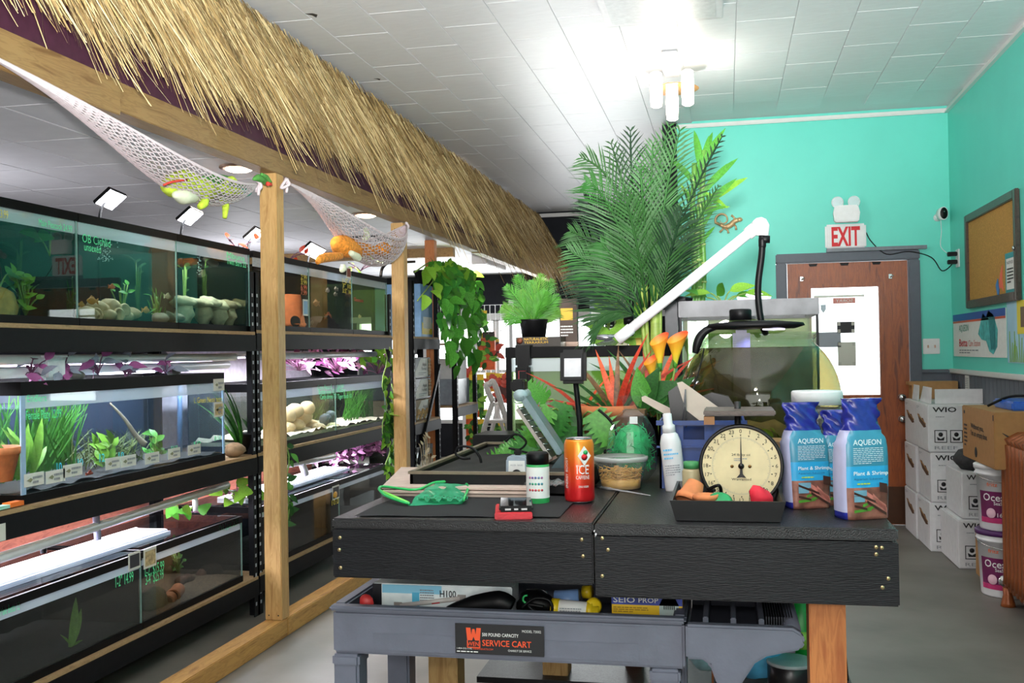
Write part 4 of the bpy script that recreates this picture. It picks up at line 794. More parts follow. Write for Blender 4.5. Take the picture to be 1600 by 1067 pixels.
def leafplant(label, base, leaves, kind, mt_, name='aquarium_plant', stem=True, cat='plant', group=None, sr=.003, sm=STEM):
    "leaves: list of (position, direction, size)"
    th = thing(name, label, cat, base, group); mb = MB(); n = 0
    for pos, d, s in leaves:
        pos = V(pos)
        if stem and (pos-V(base)).length > .02: mb.tube(bez(base, V(base)*.5+pos*.5+V((0, 0, .02)), pos, 4), sr, 5); n += 1
        putleaf(kind, mt_ if not isinstance(mt_, list) else RNG.choice(mt_), th, pos, d, (.6, -.4, .6), s)
    if n: part(mb, 'stems', sm, th)
    return th
def fan(px, py, X, n, s, spread=1.0, up=.8, h=.1):
    b = P(px, py, X=X); return b, [((b.x+RNG.uniform(-.03, .03), b.y+RNG.uniform(-.03, .03)*spread, b.z+RNG.uniform(0, h)), (RNG.uniform(-.4, .4), RNG.uniform(-1, 1)*spread, RNG.uniform(.2, 1)*up), s*RNG.uniform(.7, 1.2)) for _ in range(n)]
X_ = -2.62
b = P(78, 400, X=X_); leafplant('floating anubias with three broad leaves in the leftmost top tank', b, [(P(62, 372, X=X_), (0, -.9, .3), .09), (P(80, 362, X=X_), (0, .4, 1), .1), (P(78, 366, X=X_), (0, -.7, -.2), .08)], 'heart', GREENLEAF)
b = P(0, 450, X=X_); leafplant('broad leaved plant at the left edge of the top tank', b, [(P(12, 428, X=X_), (0, 1, .1), .1), (P(8, 440, X=X_), (0, 1, -.3), .11), (P(-5, 420, X=X_), (0, -.6, .6), .1)], 'heart', GREENLEAF)
for px, py, n, s, lb in ((40, 486, 26, .05, 'bushy green stem plant in leftmost top tank'), (112, 480, 12, .04, 'slim green stem plant at right end of leftmost top tank'), (245, 470, 16, .04, 'thin stem plant near right of the shell tank'), (190, 460, 10, .04, 'small stem plant above the shell pile')):
    b = P(px, py, X=X_); leafplant(lb, (b.x, b.y, 1.57), [((b.x+RNG.uniform(-.03, .03), b.y+RNG.uniform(-.05, .05), 1.57+RNG.uniform(.02, .17)), rv(1)+V((0, 0, .6)), s) for _ in range(n)], 'lance' if 'slim' in lb or 'thin' in lb else 'oval', LIMELEAF if n > 20 else GREENLEAF)
for px, py, n, lb in ((216, 443, 9, 'dark tall bamboo like stem in the shell tank'), (318, 440, 7, 'dark stem plant behind the hollow rock'), (288, 445, 7, 'dark stem plant left of the hollow rock'), (30, 400, 8, 'dark stem plant deep in the leftmost top tank')):
    b = P(px, 500, X=-2.85); leafplant(lb, (b.x, b.y, 1.56), [(P(px+RNG.uniform(-5, 5), py-25+RNG.uniform(-10, 40), X=-2.85), (0, RNG.choice((-1, 1)), .6), .08) for _ in range(n)], 'lance', DARKLEAF)
for px, py, n, s, lb in ((165, 728, 22, .07, 'feathery light green plant at centre of large planted tank'), (243, 712, 26, .055, 'bright green bushy plant right of centre in large planted tank')):
    b, lv = fan(px, py, -2.62, n, s); leafplant(lb, b, lv, 'oval', LIMELEAF if n == 22 else GREENLEAF)
for px, py, dx, lb in ((28, 750, 0, 'sword plant with upright leaves beside the pale glass corner'), (50, 740, 1, 'sword plant with slanting leaf behind the pale glass corner')):
    b = P(px, py, X=-2.6); leafplant(lb, b, [(b, (.0, -.5, 1), .2), (b, (.1, .25, 1), .22), (b, (0, .05, 1), .17), (b, (0, .7, .8), .16), (b, (-.2, -.2, 1), .2)], 'lance', LIMELEAF)
b = P(112, 1010, X=-2.6); leafplant('single upright leafy stem in the nearest bottom tank', b, [(b+V((0, -.01, 0)), (0, .35, 1), .2), (b+V((0, .01, .01)), (0, .55, 1), .15), (b, (0, -.4, .6), .07), (b, (.2, .9, .3), .07), (b, (.2, .2, .6), .08)], 'lance', LIMELEAF)
b, lv = fan(278, 895, -2.65, 14, .035, 1, 1, .1); leafplant('small green sprig above terracotta tubes', b, lv, 'oval', GREENLEAF)
b, lv = fan(532, 505, -2.75, 40, .07, 2, 1, .18); leafplant('dark green bush behind orange fish in top tank', b, lv, 'lance', DARKLEAF)

# ================================================================== plants and odds on top of tanks and shelves
def clump(label, cx, cy, X, n, s, wy, wz, mts, kind='oval', group=None, name='foliage_plant', wx=.12):
    c = P(cx, cy, X=X); return leafplant(label, c-V((0, 0, wz)), [(c+V((RNG.uniform(-wx, wx), RNG.gauss(0, wy*.5), RNG.uniform(-wz, wz))), rv(1)+V((.5, 0, .3)), s*RNG.uniform(.7, 1.2)) for _ in range(n)], kind, mts, name, True, 'plant', group, .0025, mat('purple_stem', '6a3a5a', .6))
PK = [PURPLELEAF, mat('leaf_pink', 'c58ab5', .5, var=.3, vs=40), mat('leaf_plum', '5d2c52', .5, var=.3)]
clump('pink purple foliage left of divider above the boulder tank', 468, 563, -2.85, 40, .07, .35, .07, PK); clump('pink purple foliage above the divider of middle tanks', 527, 560, -2.8, 55, .08, .3, .1, PK); clump('sparse purple leaves before the white sheet', 571, 562, -2.85, 9, .11, .2, .08, PK)
clump('long row of small pink foliage over the rear bottom tanks', 545, 708, -2.85, 90, .06, .55, .05, PK); clump('pink purple foliage at far right over bottom tanks', 592, 694, -2.8, 34, .06, .25, .07, PK)
for px, lb in ((48, 'first purple striped sprig hanging over the nearest pipe'), (98, 'second and fullest purple sprig hanging over the nearest pipe'), (153, 'third purple sprig hanging over the nearest pipe'), (258, 'purple sprig hanging near the tank hood light'), (196, 'silver sprig lying behind the hood light')): clump(lb, px, 570 if px != 196 else 574, -2.57, 10, .07, .07, .04, PK[:1]+[mat('leaf_silver', '8f94a6', .5, var=.4)], 'oval', 'purple sprigs above the large tank', wx=.03)
clump('lime green leafy plant at far end of the middle shelf', 590, 566, -2.65, 22, .13, .2, .09, [LIMELEAF, GREENLEAF], 'oval')
clump('yellow green pothos over the bottom tank lid', 372, 768, -2.62, 14, .085, .09, .05, [LIMELEAF], 'heart'); clump('green pothos leaves on the bottom tank white cover', 285, 795, -2.62, 9, .07, .06, .03, [LIMELEAF, GREENLEAF], 'heart')
clump('tiny red leaved sprig on the top tank rim', 372, 380, -2.65, 7, .06, .05, .05, [REDLEAF], 'oval'); clump('pale sprig on top tank beside the first post', 452, 396, -2.65, 5, .06, .04, .04, [REDLEAF], 'oval'); clump('lime sprig on top tank rim below the plush gecko', 563, 415, -2.6, 9, .12, .12, .04, [LIMELEAF], 'lance')
pot = P(378, 690, X=-2.56); th = thing('potted_plant', 'grassy plant in black pot at the end of the large tank', 'potted plant', (pot.x, pot.y, .873)); part(MB().lathe([(.045, 0), (.06, .1), (.064, .1), (.064, .115), (.055, .115), (.05, .1)], (pot.x, pot.y+.09, .873), seg=18), 'pot', BLACK, th)
for k in range(16): putleaf('strap', [GREENLEAF, DARKLEAF][k % 2], th, (pot.x, pot.y-.03, .9), (RNG.uniform(-.3, .3), RNG.uniform(-.35, .25), 1), (1, 0, .2), RNG.uniform(.2, .38))
for k in range(10): putleaf('oval', DARKLEAF, th, (pot.x, pot.y+.09, .99), rv(1)+V((.2, 0, 1)), (1, 0, .3), .09)
one(MB().ell((-2.55, P(367, 695, X=-2.55).y, .91), .05, .07, .04, 10, 7, jit=.06), 'rock', mat('rock_brown', '8c7052', .9, var=.3), 'brown rock on the shelf beside the large tank', 'rock')
for k, (px, py, lb) in enumerate(((14, 790, 'orange'),)): 
    c = P(10, 786, X=-2.52); th = thing('fish_net_handle', 'orange and mint handled scraper on the middle shelf edge', 'scraper', (c.x, c.y, .873)); part(MB().bar((c.x, c.y-.1, .882), (c.x, c.y+.0, .882), .03, .012), 'blade', mat('mint', '9fd8c4', .5), th); part(MB().bar((c.x, c.y+.0, .885), (c.x, c.y+.07, .885), .035, .016), 'handle', flat('handle_orange', 'e8762c', .5), th)
# vine on the second post
VN = (-2.28, 6.66)
th = thing('hanging_vine', 'green ivy vine trailing down beside the second wooden post', 'plant', P(607, 742, X=-2.33))
for px0, py0, py1, n in ((601, 545, 690, 30), (612, 600, 742, 40), (606, 640, 745, 26)):
    pts = [P(px0+4*sin(k*1.3), py0+(py1-py0)*k/10, X=-2.33) for k in range(11)]; part(MB().tube(pts, .005, 5), 'stem', STEM, th)
    for k in range(n):
        t = RNG.random()*9.99; i = int(t); p = pts[i].lerp(pts[i+1], t-i); putleaf('oval', RNG.choice([GREENLEAF, DARKLEAF, LIMELEAF]), th, p+V((RNG.uniform(0, .03), 0, 0)), (RNG.uniform(0, .6), RNG.uniform(-1, .8), RNG.uniform(-.8, .3)), (1, -.5, .4), RNG.uniform(.07, .11))
th = thing('hanging_vine', 'sparse vine hanging right behind the nearest post', 'plant', P(455, 820, X=-2.4))
pts = [V((-2.492, P(449, 700, X=-2.4).y+.15, .8))]+[P(449+3*sin(k), 700+k*12, X=-2.4) for k in range(11)]; part(MB().tube(pts, .004, 5), 'stem', STEM, th)
for k in range(26): putleaf('oval', RNG.choice([GREENLEAF, DARKLEAF]), th, RNG.choice(pts)+rv(.02), rv(1)+V((.4, .3, -.3)), (1, -.5, .4), .07)

# ---- rack three: boxed rocks, blue carton, hanging pothos
BXD = mat('box_slate', '3f4a50', .5); 
for k, (py, nm) in enumerate(((655, 'lowest'), (621, 'middle'), (590, 'topmost'))):
    a = P(642, 655-33*k, X=-2.52); z0 = .842+k*.178; y0, y1 = 8.02, 8.53
    th = thing('rock_box', '%s of three boxed decor packs with white triangle label' % nm, 'box', (-2.7, 8.27, z0)); part(MB().box(-3.0, -2.53, y0, y1, z0, z0+.172), 'carton', BXD if k else mat('box_kraft', '9c8a70', .7), th, bev=.004)
    part(MB().prism([(.0, .01), (.42, .01), (.42, .165), (.22, .165)], (-2.529, y0+.005, z0), *FX, .0008), 'label', PAPER, th); text('Aqua', (-2.528, y0+.26, z0+.1), FX, .028, INK, th, .12); text('Forest', (-2.528, y0+.24, z0+.065), FX, .028, INK, th, .14); lines((-2.528, y0+.15, z0+.02), FX, .22, .03, 2, GREYT, th)
    for j in range(5): part(MB().ell((-2.525, y1-.05-.0*j, z0+.03+j*.028), .012, .03, .018, 8, 5, jit=.1), 'printed_stone', mat('stone_print', 'a58f78', .8, var=.3), th)
    if k == 0:
        for j in range(9): part(MB().tube([(-2.522, y0+.03+j*.04, z0+.015+.02*(j % 3)), (-2.52, y0+.08+j*.04, z0+.05+.02*((j*2) % 3))], .012, 6), 'root_piece', mat('root_tan', 'b99a6c', .8, var=.3), th)
cb_ = thing('blue_carton', 'tall pale blue carton on the top shelf behind pothos leaves', 'box', (-2.7, 8.62, 1.546)); part(MB().box(-2.95, -2.54, 8.3, 8.66, 1.546, 2.0), 'carton', mat('carton_blue', '7fa9d6', .5, var=.1), cb_, bev=.004); decal((-2.539, 8.33, 1.57), FX, .3, .1, YEL, cb_); decal((-2.538, 8.36, 1.62), FX, .25, .1, PAPER, cb_)
one(MB().box(-3.0, -2.56, 9.6, 9.9, 1.151, 1.35), 'storage_box', PAPER, 'white printed box on the far rack shelf', 'box'); one(MB().box(-2.95, -2.56, 9.45, 10.0, .905, 1.15), 'storage_bin', mat('bin_grey', '8c98a2', .4), 'grey bin on the far rack middle shelf', 'bin')
pp = P(688, 425, X=-2.5); th = thing('hanging_pothos', 'large trailing pothos spilling over rack top with glossy leaves', 'potted plant', (pp.x, pp.y, 2.0))
part(MB().lathe([(.09, 0), (.12, .13), (.128, .13), (.128, .15), (.11, .15), (.1, .12)], (-2.62, pp.y, 2.0), seg=18), 'pot', BLACK, th)
RP = random.Random(11)
def strand(p0, p1, n, s, mts, sp):
    a = P(p0[0], p0[1], X=-2.47); b = P(p1[0], p1[1], X=-2.42); pts = bez(a, V((a.x+.06, a.y, a.z+.05)), b, 8); part(MB().tube(pts, .006, 5), 'stem', STEM, th)
    for k in range(n):
        t = RP.random()*7.99; i = int(t); p = pts[i].lerp(pts[i+1], t-i)+V((RP.uniform(0, .09), RP.uniform(-sp, sp), 0)); putleaf('heart', RP.choice(mts), th, p, (RP.uniform(0, .4), RP.uniform(-.7, .7), RP.uniform(-1.2, .1)), (1, -.6, .5), s*RP.uniform(.75, 1.2))
PG = [GREENLEAF, mat('pothos_green', '5aa83e', .4, var=.35, vs=14), mat('pothos_deep', '3a8232', .4, var=.3, vs=14)]
for p0, p1, n, s, sp in (((690, 425), (703, 575), 60, .16, .13), ((705, 425), (722, 540), 54, .15, .14), ((680, 430), (688, 520), 40, .14, .11), ((715, 425), (735, 570), 40, .14, .09), ((728, 440), (740, 520), 28, .13, .09)): strand(p0, p1, n, s, PG, sp)
for p0, p1, n, s, sp in (((690, 420), (652, 470), 12, .12, .05), ((690, 415), (735, 430), 18, .13, .15), ((670, 412), (648, 425), 10, .12, .08), ((690, 420), (660, 425), 16, .12, .15)): strand(p0, p1, n, s, [LIMELEAF, GREENLEAF], sp)
# ================================================================== black work table
TZ = 1.03; TX0, TX1, TY0, TY1, SEAM = -.885, .335, 2.175, 4.45, -.285
BLKW = wood('black_stained_wood', '15161a', '0c0d10', (1, 9, 9), .4, 6, .22); BLKW.node_tree.nodes['Principled BSDF'].inputs['Specular IOR Level'].default_value = .25; BLKT = wood('black_table_top', '1b1b1e', '101012', (6, 1, 6), .38, 6, .25)
tb = thing('work_table', 'long black stained wooden work table with deep front apron', 'table', ((TX0+TX1)/2, (TY0+TY1)/2, 0))
for x0, x1, zo in ((TX0, SEAM-.0015, 0), (SEAM+.0015, TX1, -.004)):
    part(MB().box(x0, x1, TY0+.0, TY1, TZ-.022+zo, TZ+(zo*.2)), 'top_board', BLKT, tb, bev=.004)
ap1 = part(MB().box(TX0, SEAM-.003, TY0+.004, TY0+.042, .895, TZ-.023), 'apron_board', BLKW, tb, bev=.003)
ap2 = part(MB().box(SEAM+.001, TX1, TY0-.002, TY0+.036, .872, TZ-.028), 'apron_board', BLKW, tb, bev=.003)
part(MB().box(TX0, TX0+.038, TY0+.043, TY1, .895, TZ-.023), 'apron_board', BLKW, tb); part(MB().box(TX1-.038, TX1, TY0+.043, TY1, .88, TZ-.028), 'apron_board', BLKW, tb); part(MB().box(TX0+.04, TX1-.04, TY1-.04, TY1, .89, TZ-.028), 'apron_board', BLKW, tb)
SCR = mat('brass_screw', 'c9b183', .3, .7, .1)
for px, py, a in ((531, 840, ap1), (530, 859, ap1), (532, 887, ap1), (909, 843, ap1), (911, 869, ap1), (941, 841, ap2), (950, 859, ap2), (1369, 855, ap2), (1378, 856, ap2), (1369, 866, ap2), (1388, 904, ap2), (1379, 918, ap2), (941, 900, ap2)):
    c = P(px, py, Y=TY0+(.003 if a is ap1 else -.003)); part(MB().lathe([(.0042, -.002), (.004, .001), (.001, .0015)], c, (0, -1, 0), 10), 'screw', SCR, a)
for x, y, mt_, w_ in ((.162, 2.24, PINER, .075), (TX0+.04, 2.78, PINE, .085), (-.62, 3.35, PINE, .085), (-.36, 3.5, PINER, .06), (-.06, 3.1, PINER, .045), (.2, 4.3, PINER, .085), (TX0+.05, 4.3, PINER, .085)):
    part(MB().box(x, x+w_, y, y+.085, 0.001, .894 if x < 0 else .871), 'leg', mt_, tb, bev=.003)
part(MB().box(TX0+.05, TX1-.05, 3.3, 4.3, .3, .32), 'lower_shelf', BLKW, tb)
mat_ = MB().surf(lambda a, b: V((-.84+.47*a, 2.2+.33*b+.03*a, TZ+.0016+.0018*abs(sin(a*9+b*4)))), 16, 8); one(mat_, 'cloth_mat', mat('black_felt', '17171a', .95, var=.3, vs=200), 'black felt cloth lying at left front of the table', 'cloth')
# shallow tray at the back left
ty0, ty1, tx0, tx1 = 2.56, 3.42, -.82, -.36
tr = thing('shallow_tray', 'shallow dark tray with thin wooden rim behind the papers', 'tray', ((tx0+tx1)/2, (ty0+ty1)/2, TZ)); RIMW = mat('tray_rim', '6f6350', .45, var=.2)
part(MB().box(tx0, tx1, ty0, ty1, TZ+.001, TZ+.008).box(tx0, tx0+.008, ty0, ty1, TZ, TZ+.055).box(tx1-.008, tx1, ty0, ty1, TZ, TZ+.055).box(tx0, tx1, ty0, ty0+.008, TZ, TZ+.055).box(tx0, tx1, ty1-.008, ty1, TZ, TZ+.055), 'box', BLACK, tr)
part(MB().box(tx0-.004, tx0+.01, ty0, ty1, TZ+.055, TZ+.062).box(tx1-.01, tx1+.004, ty0, ty1, TZ+.055, TZ+.062).box(tx0-.004, tx1+.004, ty0-.004, ty0+.01, TZ+.055, TZ+.062).box(tx0-.004, tx1+.004, ty1-.01, ty1+.004, TZ+.055, TZ+.062), 'rim', RIMW, tr)
part(MB().surf(lambda a, b: V((tx0+.012+(tx1-tx0-.024)*a, ty0+.012+(ty1-ty0-.024)*b, TZ+.046+.003*sin(a*30)*sin(b*21))), 18, 18), 'soil', mat('black_soil', '131312', .9, var=.5, vs=150), tr)
# paper pad, hand net
a = P(598, 772, z=TZ+.012); th = thing('paper_pad', 'stack of beige packing paper on the table', 'paper', (-.65, 2.5, TZ))
q = [P(597, 775, z=TZ+.004), P(828, 778, z=TZ+.004), P(826, 745, z=TZ+.004), P(626, 742, z=TZ+.004)]
PAD = mat('packing_paper', 'c4aea2', .8, var=.08)
for k in range(3):
    z = TZ+.004+k*.009; qq = [V((p.x+.004*sin(k*2+i), p.y+.004*cos(k*3+i), 0)) for i, p in enumerate(q)]
    mb = MB(); mb.add([(p.x, p.y, z) for p in qq]+[(p.x, p.y, z+.0065) for p in qq], [(3, 2, 1, 0), (4, 5, 6, 7)]+[(i, (i+1) % 4, (i+1) % 4+4, i+4) for i in range(4)]); part(mb, 'sheet_bundle', PAD, th, bev=.001)
bgm = MB().surf(lambda a, b: V((-.50+.1*a+.02*b, 2.455+.1*b, TZ+.0385+.012*abs(sin(a*11+b*5)*cos(b*9-a*4)))), 14, 12, sm=False); one(bgm, 'plastic_bag', PLASTIC, 'small crumpled clear plastic bag on the paper stack', 'bag')
NETG = glass('green_mesh', (.5, .8, .62), .2, .55, (.05, .42, .22)); GRND = mat('green_plastic', '2fae5e', .4)
th = thing('aquarium_net', 'green hand net with crumpled mesh bag on black cloth', 'net', (-.66, 2.33, TZ))
zf = TZ+.03; fr_ = [P(x, y, z=zf) for x, y in ((592, 763), (603, 760), (660, 765), (700, 757), (729, 757), (722, 778))]
part(MB().tube(spline([P(592, 764, z=zf), P(600, 760, z=zf), P(650, 765, z=zf), P(683, 753, z=zf+.006), P(729, 756, z=zf), P(724, 782, z=TZ+.012)]), .0035, 6), 'rim_wire', GRND, th)
part(MB().tube(spline([P(592, 764, z=zf), P(602, 774, z=TZ+.02), P(625, 783, z=TZ+.012), P(640, 787, z=TZ+.008)]), .0035, 6), 'rim_wire', GRND, th)
part(MB().tube([P(596, 768, z=TZ+.025), P(638, 786, z=TZ+.008)], .0045, 8), 'handle', mat('lime_plastic', '7fe05a', .4), th)
A_, B_, C_, D_ = P(637, 790, z=TZ+.004), P(683, 754, z=TZ+.036), P(729, 757, z=TZ+.03), P(724, 787, z=TZ+.004)
part(MB().surf(lambda u, v: A_.lerp(D_, u).lerp(B_.lerp(C_, u), v)+V((.004*sin(v*17+u*5), -.004*sin(u*15+v*8), .008*sin(u*9+v*3)*sin(pi*v)+.0)), 16, 10), 'mesh_bag', NETG, th)
A2_, B2_ = P(650, 788, z=TZ+.003), P(722, 789, z=TZ+.003)
part(MB().surf(lambda u, v: A2_.lerp(B2_, u)+V((0, .06*v, .004+.012*abs(sin(u*13+v*7)))), 16, 6), 'mesh_fold', NETG, th)
# phone in its red wallet case
th = thing('phone', 'black smartphone lying on an open red wallet case', 'phone', P(805, 800, z=TZ))
bl, br, trr, tll = P(773, 812, z=TZ), P(832, 811, z=TZ), P(835, 783, z=TZ), P(785, 783, z=TZ)
u = (br-bl).normalized(); v = ZUP.cross(u).normalized()*1; c = (bl+br)/2; wd = (br-bl).length; ln = .13
RED = mat('red_leather', 'c4202c', .45, var=.1, bump=.1, bs=200)
part(MB().obb(c+v*ln/2+V((0, 0, .003)), u, v, ZUP, wd/2, ln/2, .003).obb(c+v*ln/2+V((0, 0, .013)), u, v, ZUP, wd/2-.001, ln/2, .003).obb(c-v*.001+V((0, 0, .008)), u, v, ZUP, wd/2, .003, .008), 'wallet_case', RED, th, bev=.002)
pc = c+v*(ln/2+.006)+u*.006; ph = part(MB().obb(pc+V((0, 0, .0225)), u, v, ZUP, .038, ln/2+.006, .006), 'phone_body', BLACK, th, bev=.004)
part(MB().obb(pc+V((0, 0, .029)), u, v, ZUP, .035, ln/2+.001, .0004), 'screen', mat('screen_glass', '050507', .05, var=0, spec=.8), th)
for dx in (-.018, 0, .018): part(MB().obb(pc-v*(ln/2+.0065)+u*dx+V((0, 0, .0225)), u, v, ZUP, .0045 if dx == 0 else .0065, .0006, .002), 'port', CHROME, ph)
# pH meter
def upright(px0, px1, pyb, pyt, z=TZ):
    a = P(px0, pyb, z=z); b = P(px1, pyb, z=z); t = P((px0+px1)/2, pyt, Y=(a.y+b.y)/2); return (a+b)/2, (b-a).length, t.z-z
th = thing('ph_meter', 'grey handheld pH meter standing behind the paper stack', 'meter', P(808, 768, z=TZ)); c = P(808, 764, z=TZ); MG = mat('meter_grey', '8d9aa6', .5)
h = P(808, 712, Y=c.y).z-TZ
part(MB().prism([(-.032, 0), (.032, 0), (.03, h*.9), (.022, h), (-.022, h), (-.03, h*.9)], (c.x, c.y, TZ), *FY, .035), 'body', MG, th, bev=.004); part(MB().prism([(-.025, h*.15), (.025, h*.15), (.022, h*.85), (-.022, h*.85)], (c.x, c.y-.0008, TZ), *FY, .001), 'face_plate', PAPER, th)
part(MB().lathe([(.013, 0), (.013, .003), (.006, .003)], (c.x, c.y-.002, TZ+h*.45), (0, -1, 0), 18), 'dial', BLACK, th); part(MB().lathe([(.006, 0), (.001, .001)], (c.x, c.y-.0055, TZ+h*.45), (0, -1, 0), 12), 'dial_cap', CHROME, th); part(MB().box(c.x-.01, c.x+.01, c.y+.01, c.y+.026, TZ+h, TZ+h+.014), 'knob', BLACK, th, bev=.003); text('ACID  BASE', (c.x, c.y-.002, TZ+h*.7), FY, .004, GREYT, th, .034, 'C')
# test strip bottle
c = P(841, 786, z=TZ); R_ = 18.5*2.42/F; h = P(841, 706, Y=c.y).z-TZ; th = thing('test_strip_bottle', 'white labelled test strip bottle with black cap', 'bottle', c)
part(MB().lathe([(R_*.96, 0), (R_, .004), (R_, h*.75), (R_*.9, h*.78)], c, seg=28), 'body', mat('bottle_green', '2f9a52', .4), th); part(MB().lathe([(R_*1.01, h*.12), (R_*1.015, h*.72)], c, seg=28, cap=False), 'label', PAPER, th)
part(MB().lathe([(R_*.98, h*.77), (R_*.98, h*.96), (R_*.85, h), (.001, h)], c, seg=28), 'cap', BLACK, th)
for r_, cols in ((.28, ('d0333f', 'e0505a', 'd94a6a', 'e07a5a', 'c93a4a')), (.4, ('3f8f8f', '3f9f7f', '4fae8a', '3f86a0', '4f9fb0')), (.52, ('c06aa0', '8a6ab0', '6a7ab8', '7a9ac0', 'b07ab0'))):
    for k, cl in enumerate(cols):
        an = -pi/2-.55+k*.27; part(MB().lathe([(.0032, 0), (.001, .0005)], (c.x+cos(an)*R_*1.02, c.y+sin(an)*R_*1.02, TZ+h*r_), (cos(an), sin(an), 0), 8), 'colour_chip', flat('chip_'+cl, cl, .5), th)
# energy drink can
c = P(906, 784, z=TZ); R_ = 23.4*2.5/F; h = P(906, 684, Y=c.y).z-TZ; th = thing('drink_can', 'tall orange to red drink can on the table', 'can', c)
CAN = bpy.data.materials.new('can_print'); CAN.use_nodes = True; nt = CAN.node_tree; B = nt.nodes['Principled BSDF']; B.inputs['Roughness'].default_value = .28; B.inputs['Metallic'].default_value = .35
tc = nt.nodes.new('ShaderNodeTexCoord'); sx = nt.nodes.new('ShaderNodeSeparateXYZ'); rp = nt.nodes.new('ShaderNodeValToRGB'); mr = nt.nodes.new('ShaderNodeMapRange'); mr.inputs[2].default_value = h
nt.links.new(tc.outputs['Object'], sx.inputs[0]); nt.links.new(sx.outputs[2], mr.inputs[0]); nt.links.new(mr.outputs[0], rp.inputs[0]); nt.links.new(rp.outputs[0], B.inputs['Base Color'])
e = rp.color_ramp.elements; e[0].position = .2; e[0].color = H('cf1f24'); e[1].position = .9; e[1].color = H('f08a25'); x = e.new(.55); x.color = H('e2521f')
part(MB().lathe([(R_*.8, 0), (R_*.97, .006), (R_, .012), (R_, h*.9), (R_*.93, h*.955), (R_*.86, h*.985)], c, seg=32), 'body', CAN, th); part(MB().lathe([(R_*.86, h*.98), (R_*.89, h), (R_*.82, h), (R_*.8, h*.985), (.001, h*.985)], c, seg=32), 'lid', CHROME, th); part(MB().lathe([(R_*.8, 0), (R_*.9, .003), (R_*.97, .0075)], c-V((0, 0, .0005)), seg=32), 'base_rim', CHROME, th)
part(MB().prism([(-.012, 0), (.012, 0), (.014, .02), (0, .028), (-.014, .02)], (c.x, c.y-.01, TZ+h*.99), (1, 0, 0), (0, 1, 0), .001), 'pull_tab', CHROME, th)
def oncyl(s, c, R, ang, z, hh, mt_, th, w_, rot=False, bold=0):
    "lettering bent round a can: ang degrees from the side facing the viewer"
    key = (s, bold); f = text(s, (0, 0, 0), FY, hh, mt_, th, w_, 'C', bold=bold); me = f.data; off = wloc(f)
    for v in me.vertices:
        p = v.co+off; a, b = (p.x, p.z) if not rot else (-p.z, p.x)
        t = rad(ang)-pi/2+a/R; v.co = V((c.x+cos(t)*(R+.0006), c.y+sin(t)*(R+.0006), z+b))-V((c.x, c.y, z))
    f.location = V((c.x, c.y, z))-wloc(th); return f
oncyl('ICE', c, R_, 22, TZ+h*.46, .022, PAPER, th, .03); oncyl('SPARKLING', c, R_, 22, TZ+h*.57, .005, PAPER, th, .034); oncyl('CAFFEINE', c, R_, 22, TZ+h*.38, .009, PAPER, th, .034); oncyl('ZERO SUGAR', c, R_, 24, TZ+h*.25, .005, PAPER, th, .026)
for k, s in enumerate(('ENERGY', 'BOOST')): oncyl(s, c, R_, -40, TZ+h*(.35+.25*k), .009, PAPER, th, .035, rot=True)
t0 = rad(28)-pi/2; dn = V((cos(t0), sin(t0), 0)); du = V((-sin(t0), cos(t0), 0)); part(MB().prism([(-.017, 0), (0, -.024), (.017, 0), (0, .024)], c+dn*(R_+.0005)+ZUP*h*.74, du, ZUP, .0008), 'diamond_logo', PAPER, th); part(MB().lathe([(.008, 0), (.001, .0008)], c+dn*(R_+.001)+ZUP*h*.72, dn, 12), 'logo_fruit', REDINK, th); part(MB().lathe([(.006, 0), (.001, .0008)], c+dn*(R_+.001)+du*.003+ZUP*h*.79, dn, 12), 'logo_leaf', GRND, th)
# tub of noodles
c = P(969, 764, z=TZ); c.y += .02; Rb = 32*2.72/F; Rt = 43*2.72/F; h = P(969, 712, Y=c.y).z-TZ; th = thing('plastic_tub', 'clear plastic tub half full of yellow noodle worms', 'tub', c)
part(MB().lathe([(.001, .001), (Rb, .001), (Rb, .003), (Rt*.94, h*.85), (Rt*.94, h)], c, seg=32, cap=False), 'tub', PLASTIC, th)
part(MB().lathe([(Rt*.94, h*.86), (Rt*1.0, h*.86), (Rt*1.02, h*.97), (Rt*.97, h), (Rt*.9, h)], c, seg=32, cap=False), 'rim', glass('milky_rim', (.8, .8, .8), 1, .5, (.8, .8, .8)), th)
mb = MB()
for k in range(240):
    z = c.z+.004+RNG.random()**.8*h*.55; rr = (Rb+(Rt-Rb)*(z-c.z)/h)*.9; a = RNG.uniform(0, 2*pi); r1 = rr*math.sqrt(RNG.random())*.97; p = V((c.x+r1*cos(a), c.y+r1*sin(a), z)); d = RNG.uniform(0, 2*pi); l = .018
    pts = [p+V((l*k2*cos(d+k2*.7), l*k2*sin(d+k2*.7), .004*sin(k2*2))) for k2 in (-1, -.3, .3, 1)]; pts = [V((c.x+(q.x-c.x)*min(1, rr/max((V((q.x-c.x, q.y-c.y)).length), 1e-6)), c.y+(q.y-c.y)*min(1, rr/max((V((q.x-c.x, q.y-c.y)).length), 1e-6)), q.z)) for q in pts]
    mb.tube(pts, .0014, 4, cap=False)
part(mb, 'noodle_worms', mat('noodle_yellow', 'c99a4c', .6, var=.2), th, 'tangled golden yellow strands', 'stuff')
part(MB().lathe([(.001, .002), (Rb*.95, .002), (Rb*.98, h*.3), (.001, h*.34)], c, seg=24), 'noodle_mass', mat('noodle_yellow', 'c99a4c', .6), th)
a, b = P(930, 760, z=TZ+.004), P(1016, 774, z=TZ+.003); th = thing('pipette', 'clear plastic pipette lying before the tub', 'pipette', (a+b)/2); part(MB().tube([a, a.lerp(b, .3), a.lerp(b, .34), b], [.005, .0045, .0028, .0012], 10), 'barrel', glass('pipette_plastic', (.75, .75, .77), 1.3, .35, (.8, .8, .82)), th)
